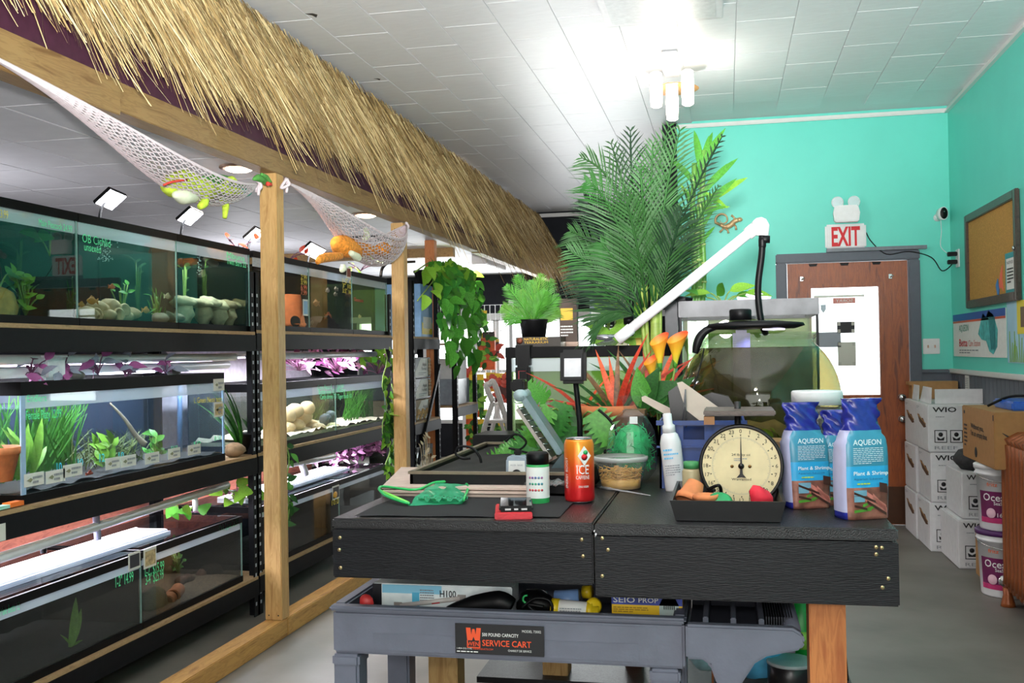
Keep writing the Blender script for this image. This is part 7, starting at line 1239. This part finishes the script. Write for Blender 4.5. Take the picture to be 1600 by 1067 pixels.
def sk(px, py, Y): p = P(px, py, Y=Y); return (p.x, p.y, zs)
sack('blue supply bag with yellow patch behind the cart handle', sk(1180, 1060, 2.9), .07, .05, .085, mat('bag_sky', '5fb8e6', .4, var=.15), deco=flat('yellow_patch', 'e0c548', .5)); sack('white green supply bag left behind cart handle', sk(1100, 1060, 2.95), .05, .05, .08, mat('bag_mix', 'a9cfd6', .4, var=.3), deco=GRND); sack('white topped blue bag behind the dark jar', sk(1200, 1040, 3.1), .09, .05, .1, mat('bag_pale', 'd5dfe8', .4, var=.1))
c = P(1252, 1010, Y=3.05); th = thing('green_bottle', 'bright green bottle beside the orange table leg', 'bottle', (c.x, 3.05, zs)); part(MB().lathe([(.045, 0), (.05, .01), (.05, .14), (.03, .19), (.02, .22), (.02, .27), (.001, .27)], (c.x, 3.05, zs), seg=22), 'body', mat('bottle_bright_green', '18a03c', .3), th); part(MB().lathe([(.0505, .06), (.0505, .11)], (c.x, 3.05, zs), seg=22), 'label', mat('label_leafy', '8fc04a', .5, var=.4, vs=40), th)
one(MB().tube(spline([(.3, 2.9, .6), (.33, 3.0, .3), (.36, 3.1, .0075)]), .004, 6), 'power_cord', BLACK, 'black cord dropping to the floor behind the table leg', 'cord')
# ================================================================== boxes, buckets and radiator along the right wall
CART = mat('white_carton', 'dcdbdd', .65, var=.05); KRAFT = mat('kraft_carton', 'a67c4d', .7, var=.08)
def wio(x0, x1, y0, y1, z0, z1, label, handle=True, logo=True, op=False):
    th = thing('white_carton', label, 'box', ((x0+x1)/2, (y0+y1)/2, z0), 'white cartons stacked by the door'); h = z1-z0
    part(MB().box(x0, x1, y0, y1, z0+.001, z1-.002), 'carton', CART, th, bev=.006)
    if handle:
        yc = (y0+y1)/2; pts = [(-.15, .035), (-.09, .04), (-.03, .012), (.05, .02), (.12, -.012), (.16, -.035), (.08, -.045), (.0, -.028), (-.08, -.012)]
        part(MB().prism(pts, (x0-.0008, yc, z0+h*.62), V((0, -1, 0)), V((0, .0, 1)), .0008), 'torn_handle_hole', mat('torn_kraft', '5a3c26', .8, var=.4, vs=60), th); part(MB().prism([(-.15, .03), (.16, -.02), (.155, -.012), (-.14, .042)], (x0-.0018, yc, z0+h*.62), V((0, -1, 0)), ZUP, .001), 'torn_edge', KRAFT, th)
        lines((x0-.0005, y1-.05, z0+h*.86), FW, .1, .02, 2, GREYT, th)
    if logo:
        w_ = x1-x0; text('WIO', (x0+.03, y0-.0005, z0+h*.84), FY, h*.1, INK, th, w_*.42, bold=.02); lines((x0+.05, y0-.0005, z0+h*.72), FY, w_*.25, .012, 1, GREYT, th)
        for k in range(3):
            xx = x0+.04+k*.1
            if xx+.075 < x1:
                part(MB().box(xx, xx+.08, y0-.0015, y0-.0004, z0+h*.2, z0+h*.2+.005).box(xx, xx+.08, y0-.0015, y0-.0004, z0+h*.2+.08, z0+h*.2+.085).box(xx, xx+.005, y0-.0015, y0-.0004, z0+h*.2, z0+h*.2+.08).box(xx+.075, xx+.08, y0-.0015, y0-.0004, z0+h*.2, z0+h*.2+.08), 'symbol_frame', INK, th); part(MB().prism([(.02, .015), (.06, .015), (.065, .04), (.04, .025), (.015, .04)], (xx, y0-.0008, z0+h*.2), *FY, .0006).lathe([(.015, 0), (.001, .0006)], (xx+.04, y0-.0005, z0+h*.2+.055), (0, -1, 0), 14), 'symbol_hand', INK, th)
        text('REEF', (x0+.04, y0-.0005, z0+h*.06), FY, h*.07, GREYT, th, w_*.4)
xL = 1.335; Z3 = (.0, .335, .675, 1.0)
for k, nm in enumerate(('lowest', 'middle', 'topmost')):
    wio(xL-.01+.006*k, XR-.02, 7.80, 8.26, Z3[k], Z3[k+1], '%s white carton in the stack nearest the door' % nm, True, False); wio(xL+.0+.012*(k % 2), XR-.02, 7.34, 7.795, Z3[k], Z3[k+1], '%s white carton in second stack from the door' % nm, True, True)
for ya, nm in ((7.85, 'upright white open flap on stack nearest door'), (7.39, 'upright white open flap on second stack')):
    one(MB().prism([(0, 0), (.4, 0), (.36, .11), (.06, .11)], (xL+.03, ya+.4, 1.001), V((0, -1, 0)), V((.12, 0, 1)).normalized(), .004), 'carton_flap', CART, nm, 'carton flap')
one(MB().box(xL+.06, XR-.02, 7.4, 7.41, 1.001, 1.1), 'carton_flap', CART, 'white carton flap facing front atop second stack', 'carton flap')
one(MB().box(xL+.01, XR-.03, 8.1, 8.24, 1.105, 1.13).box(xL+.03, XR-.03, 8.1, 8.24, 1.001, 1.105), 'brown_carton', KRAFT, 'flat brown carton on top of the stack nearest the door', 'box')
wio(1.40, XR-.02, 6.80, 7.33, 0, .305, 'lower white carton of the low front stack', False, True); wio(1.435, XR-.02, 6.84, 7.3, .306, .60, 'upper white carton of the low front stack', False, True)
one(MB().ell((1.52, 7.02, .66), .09, .12, .075, 14, 9, jit=.12), 'packing_foam', mat('dark_foam', '3a3a3c', .9, var=.3), 'crumpled dark grey packing on the low front stack', 'packing'); one(MB().box(1.475, 1.68, 6.42, 6.68, .0, .26), 'brown_carton', KRAFT, 'brown carton on the floor behind the buckets', 'box')
# buckets
PUR = mat('label_purple', '6b1550', .4, var=.25, vs=6)
def bucket(z, label, lidc):
    c = V((1.52, 6.15, z)); th = thing('salt_bucket', label, 'bucket', c, 'white salt buckets stacked by radiator'); R0, R1, h = .135, .15, .365
    part(MB().lathe([(R0*.97, 0), (R0, .008), (R1, h*.84), (R1*1.05, h*.84), (R1*1.05, h*.87), (R1*1.0, h*.88), (R1*1.06, h*.92), (R1*1.06, h*.945)], c, seg=40), 'pail', WHITE, th); part(MB().lathe([(R1*1.08, h*.93), (R1*1.09, h*.985), (R1*1.04, h), (.001, h*.998)], c, seg=40), 'lid', lidc, th)
    def seg(r, a0, a1, z0, z1, mt_, nm): part(MB().surf(lambda a, b: (c.x+cos(a0+(a1-a0)*a)*(R0+(R1-R0)*(z0+(z1-z0)*b)/.84+r), c.y+sin(a0+(a1-a0)*a)*(R0+(R1-R0)*(z0+(z1-z0)*b)/.84+r), z+h*(z0+(z1-z0)*b)), 14, 2), nm, mt_, th)
    seg(.001, rad(195), rad(300), .2, .6, PUR, 'label'); seg(.002, rad(195), rad(300), .12, .2, mat('label_magenta', 'b92f6a', .4), 'label_band')
    f = c+V((0, 0, h*.5)); 
    for s, zz, hh, w_, mt_, an in (('Ocean', .46, .04, .15, PAPER, -33), ('SeaSalt', .4, .018, .07, PAPER, -24), ('160', .22, .022, .045, PAPER, -22), ('fritz', .68, .02, .06, ORG, -40)): oncyl(s, c, R0+(R1-R0)*zz/.84+.005, an, z+h*zz, hh, mt_, th, w_, bold=.01)
    an = rad(-45)-pi/2; rr = R0+.007; part(MB().lathe([(.028, 0), (.026, .0015), (.001, .002)], c+V((cos(an)*rr, sin(an)*rr, h*.27)), (cos(an), sin(an), 0), 20), 'round_seal', mat('seal_pink', 'e6b9c9', .5), th)
    part(MB().tube([c+V((cos(t)*R1*1.08, sin(t)*R1*1.08, h*(.86-.12*sin((t-pi)/1.0)))) for t in [pi+pi*k/12 for k in range(13)]], .003, 6), 'wire_handle', CHROME, th)
bucket(0.001, 'lower white salt bucket with purple label on floor', mat('lid_purple', '4a1458', .4)); bucket(.368, 'upper white salt bucket with purple label', WHITE)
# cardboard box on the buckets
bx0, bx1, by0, by1, bz0, bz1 = 1.38, 1.71, 5.78, 6.52, .736, 1.04
th = thing('cardboard_box', 'brown cardboard shipping box with arrow on the buckets', 'box', ((bx0+bx1)/2, (by0+by1)/2, bz0)); part(MB().box(bx0, bx1, by0, by1, bz0, bz1), 'carton', mat('kraft_brown', 'a67745', .7, var=.06), th, bev=.005)
text('Without you,', (bx0-.0005, by1-.22, .92), FW, .03, INK, th, .3, bold=.015); text("I'm an empty box.", (bx0-.0005, by1-.22, .88), FW, .03, INK, th, .38, bold=.015); lines((bx0-.0005, by1-.05, .80), FW, .08, .14, 6, INK, th); part(MB().lathe([(.03, 0), (.03, .0008), (.022, .0008)], (bx0-.0005, by1-.33, .79), (-1, 0, 0), 18), 'stamp', INK, th)
sm_ = MB(); pts = [(.04+.26*t, .0+.0, t) for t in [k/12 for k in range(13)]]
up_ = [(bx0+.04+.26*t, .93-.1*math.sin(pi*t*.55)) for t in [k/12 for k in range(13)]]; th_ = [.004+.02*math.sin(pi*(k/12)) for k in range(13)]
vs = []; 
for (x_, z_), w_ in zip(up_, th_): vs += [(x_, by0-.001, z_-w_/2), (x_, by0-.001, z_+w_/2)]
sm_.add(vs, [(2*k, 2*k+2, 2*k+3, 2*k+1) for k in range(12)]); part(sm_, 'smile_arrow', INK, th); decal((bx0-.001, by0+.02, bz1-.045), FW, .018, .03, INK, th, 'corner_mark'); decal((bx0-.001, by1-.05, bz1-.045), FW, .03, .018, INK, th, 'corner_mark')
one(MB().box(1.50, 1.7, 5.9, 6.3, bz1+.001, bz1+.05), 'blue_package', mat('blue_wrap', '2b63c4', .4, var=.2), 'flat bright blue package on the cardboard box', 'package', bev=.01); one(MB().box(1.62, 1.71, 5.35, 5.77, .9, 1.03), 'blue_wrap_roll', mat('blue_wrap', '2b63c4', .4), 'blue wrapped roll at right edge above the radiator', 'package', bev=.015)
one(MB().tube(spline([(1.45, 6.2, bz1+.012), (1.55, 6.1, bz1+.07), (1.66, 5.9, bz1+.075), (1.70, 5.6, bz1+.06)]), .008, 6), 'black_strap', BLACK, 'black strap trailing over the blue package', 'strap')
# radiator
RAD = mat('copper_radiator', '8f4d26', .4, .2, .05, 30); th = thing('radiator', 'copper brown cast iron column radiator at right edge', 'radiator', (1.56, 5.4, 0))
for k in range(13):
    y = 5.86-k*.07; mb = MB()
    for x in (1.45, 1.515, 1.58, 1.645): mb.tube([(x, y, .12), (x, y, .2), (x, y, .8), (x, y, .87)], [.023, .02, .02, .023], 10)
    mb.tube([(1.44, y, .875), (1.5, y, .905), (1.6, y, .905), (1.655, y, .875)], [.03, .034, .034, .03], 10); mb.tube([(1.44, y, .12), (1.655, y, .12)], .032, 10)
    part(mb, 'section', RAD, th)
    if k in (0, 12): part(MB().lathe([(.038, 0), (.034, .02), (.024, .06), (.026, .1)], (1.45, y, .001), seg=14).lathe([(.038, 0), (.034, .02), (.024, .06), (.026, .1)], (1.64, y, .001), seg=14), 'foot', RAD, th)
part(MB().tube([(1.55, 5.87, .12), (1.55, 5.0, .12)], .02, 10), 'tie_pipe', RAD, th); part(MB().lathe([(.02, 0), (.02, .03), (.03, .03), (.03, .045), (.001, .046)], (1.45, 5.89, .12), (0, 1, 0), 14), 'valve', CHROME, th)

# ================================================================== shop goods at the far window
OR_ = mat('pack_orange', 'd2571c', .4, var=.4, vs=12); PKG = glass('pack_film', (.9, .92, .9), 1.5, .12, (.9, .9, .9)); PKB = [OR_, mat('pack_green', '5f9a2e', .5, var=.6, vs=20), mat('pack_dark', '4a2320', .5, var=.4, vs=20), mat('pack_amber', 'c98a1e', .5, var=.4)]
gr = thing('display_grid', 'white wire display grid before the far window', 'display', (-2.9, 11.3, 0)); mb = MB()
gx0 = P(725, 600, Y=11.4).x; gx1_ = P(800, 600, Y=11.4).x
for k in range(10): mb.box(gx0+(gx1_-gx0)*k/9-.004, gx0+(gx1_-gx0)*k/9+.004, 11.42, 11.428, .05, 1.95)
for k in range(20): mb.box(gx0, gx1_, 11.428, 11.434, .05+k*.1, .056+k*.1)
part(mb, 'wire_grid', WHITE, gr, None, 'stuff'); part(MB().box(gx0-.02, gx0+.02, 11.38, 11.46, 0, 2.0).box(gx1_-.02, gx1_+.02, 11.38, 11.46, 0, 2.0), 'side_posts', WHITE, gr)
packs = [(742, 443, 462, 513, 1, 'small amber card pack hung highest on the display'), (737, 520, 754, 575, 0, 'orange vine pack left on display upper row'), (754, 518, 772, 578, 0, 'orange vine pack right on display upper row'), (774, 530, 779, 556, 2, 'narrow dark hook pack at display right'), (725, 585, 755, 640, 1, 'clear bag of green plants on display'), (759, 582, 772, 612, 3, 'amber card pack above the step stool'), (773, 583, 792, 630, 2, 'dark red plant pack right of the stool'), (728, 645, 740, 705, 0, 'low orange moss pack at display left'), (741, 655, 757, 705, 1, 'low green leaf pack beside orange pack'), (770, 660, 792, 695, 1, 'low green plant bag behind the stool'), (726, 578, 740, 586, 3, 'yellow header strip above the green bag'), (742, 640, 762, 652, 0, 'orange strip pack under green bag')]
for k, (a_, b_, c_, d_, mi, lb) in enumerate(packs):
    if k == 0: a_, b_, c_, d_ = 742, 485, 760, 513
    p0 = P(a_, d_, Y=11.36); p1 = P(c_, b_, Y=11.36); th = thing('hanging_pack', lb, 'package', ((p0.x+p1.x)/2, 11.36, p0.z)); mb = MB()
    w_, h_ = p1.x-p0.x, p1.z-p0.z
    part(MB().box(p0.x, p1.x, 11.385, 11.39, p0.z, p1.z), 'card', PKB[mi], th)
    part(MB().box(p0.x, p1.x, 11.382, 11.3845, p1.z-h_*.16, p1.z), 'header', mat('header_yellow', 'e2b92a', .5) if k not in (2, 10) else mat('header_dark', '30241c', .5), th)
    for j in range(10 if h_ > .2 else 4):
        q = V((RNG.uniform(p0.x+.04, p1.x-.04), 11.37, RNG.uniform(p0.z+.02, p1.z-h_*.2))); putleaf('oval', [DARKLEAF, GREENLEAF, LIMELEAF][j % 3] if mi in (0, 1) else REDLEAF, th, q, (RNG.uniform(-1, 1), 0, RNG.uniform(-1, 1)), (0, -1, .2), .11)
    part(MB().tube([((p0.x+p1.x)/2, 11.38, p1.z-.02), ((p0.x+p1.x)/2, 11.42, p1.z-.015)], .006, 6), 'peg', CHROME, th)
# white folding step stool
Ys = 10.4; th = thing('step_stool', 'white folding step stool near the far window', 'step stool', P(768, 690, Y=Ys)); th.location.z = 0.0; SW = mat('stool_white', 'e8e2df', .5, var=.03)
zg = .0
def sp_(px, py, Y=Ys): return P(px, py, Y=Y)
part(MB().tube([sp_(776, 690), sp_(778, 690)], .001, 4), 'pin', SW, th)
part(MB().tube(spline([sp_(770, 628), sp_(760, 604), sp_(765, 600), sp_(773, 600), sp_(792, 660), sp_(800, 690)], 5), .03, 8), 'front_frame', SW, th)
part(MB().tube([sp_(770, 628), sp_(757, 668), sp_(752, 690)], .028, 8), 'leg', SW, th); part(MB().tube([sp_(780, 628, Ys+.3), sp_(764, 690, Ys+.3)], .024, 8), 'leg', SW, th); part(MB().tube([sp_(776, 640, Ys+.3), sp_(793, 690, Ys+.3)], .02, 8), 'leg', SW, th)
l0, l1 = sp_(764, 656), sp_(793, 652); part(MB().box(l0.x, l1.x, Ys-.06, Ys+.3, l0.z-.03, l0.z), 'step', SW, th, bev=.008); l0, l1 = sp_(768, 630), sp_(780, 628); part(MB().box(l0.x, l1.x, Ys-.0, Ys+.25, l0.z-.02, l0.z), 'step', SW, th, bev=.006)
mb = MB()
for px0, px1 in ((752, 752), (764, 764), (793, 793), (800, 800)):
    Y_ = Ys if px0 in (752, 800) else Ys+.3; a = sp_(px0, 690, Y_); dx = {752: -.13, 764: -.2, 793: .25, 800: .2}[px0]; part(MB().tube([a, (a.x+dx, Y_, .001)], .026, 8), 'leg', SW, th)
# ================================================================== small remaining things
tank(8.02, 8.52, .301, .62, 'small glass tank on the lowest shelf under the boxed rocks', 'clear', mat('back_charcoal', '1c1d1e', .7), dep=.4, sub=GRAVB)
b = P(668, 735, X=-2.45); leafplant('dry pale twig plant on floor beside the second post', (b.x, b.y, .001), [((b.x+RNG.uniform(-.03, .03), b.y+RNG.uniform(-.12, .12), RNG.uniform(.2, .75)), rv(1)+V((0, 0, 1)), .05) for _ in range(34)], 'oval', mat('dry_leaf', 'c9b99a', .8, var=.2), name='dried_plant', sm=mat('dry_stem', 'a8977a', .8))
one(MB().tube(spline([P(445, 935, X=-2.75), P(452, 915, X=-2.75), P(470, 905, X=-2.75), P(480, 903, X=-2.75), P(482, 925, X=-2.75)]), .014, 8), 'floor_hose', mat('tan_hose', 'a58a5c', .6), 'tan hose curling under the middle rack', 'hose')
one(MB().tube(spline([(-2.7, 4.3, .03), (-2.75, 4.6, .05), (-2.7, 4.8, .04), (-2.8, 5.0, .03)]), .02, 8), 'floor_hose', mat('grey_hose', '4a4642', .6), 'dark hose on floor under the nearest rack', 'hose')
a, b = P(1206, 760, Y=2.95), P(1232, 704, Y=2.95); th = thing('food_box', 'green and blue carton between the scale and left bag', 'box', ((a.x+b.x)/2, 2.95, TZ)); part(MB().box(a.x, b.x, 2.95, 3.03, TZ+.001, b.z), 'carton', mat('carton_mint', '8fc7a0', .5, var=.2), th); decal((a.x, 2.9495, TZ+.02), FY, b.x-a.x, .05, mat('carton_sky', '5aa6dc', .5), th); decal((a.x+.004, 2.9485, TZ+.085), FY, (b.x-a.x)*.7, .02, PAPER, th)
a, b = P(1200, 704, Y=2.93), P(1235, 690, Y=2.93); one(MB().box(a.x, b.x, 2.925, 3.06, b.z-.022 if b.z-.022 > a.z else a.z, b.z), 'wood_ledge', wood('ledge_wood', '8a6a44', '6a4c2c', (1, 9, 9)), 'short brown wood strip lying on the mint carton', 'wood')
for px, py, s in ((488, 24, .03), (590, 124, .02)):
    c = P(px, py, z=ZC-.002); part(MB().prism([(-s, s), (s*.4, s*.9), (s, 0), (.2*s, -1.4*s), (-.1*s, 0)], (c.x, c.y, ZC-.0015), (1, 0, 0), (0, -1, 0), .001), 'paint_chip', mat('chip_dark', '3a3530', .8), ceil)
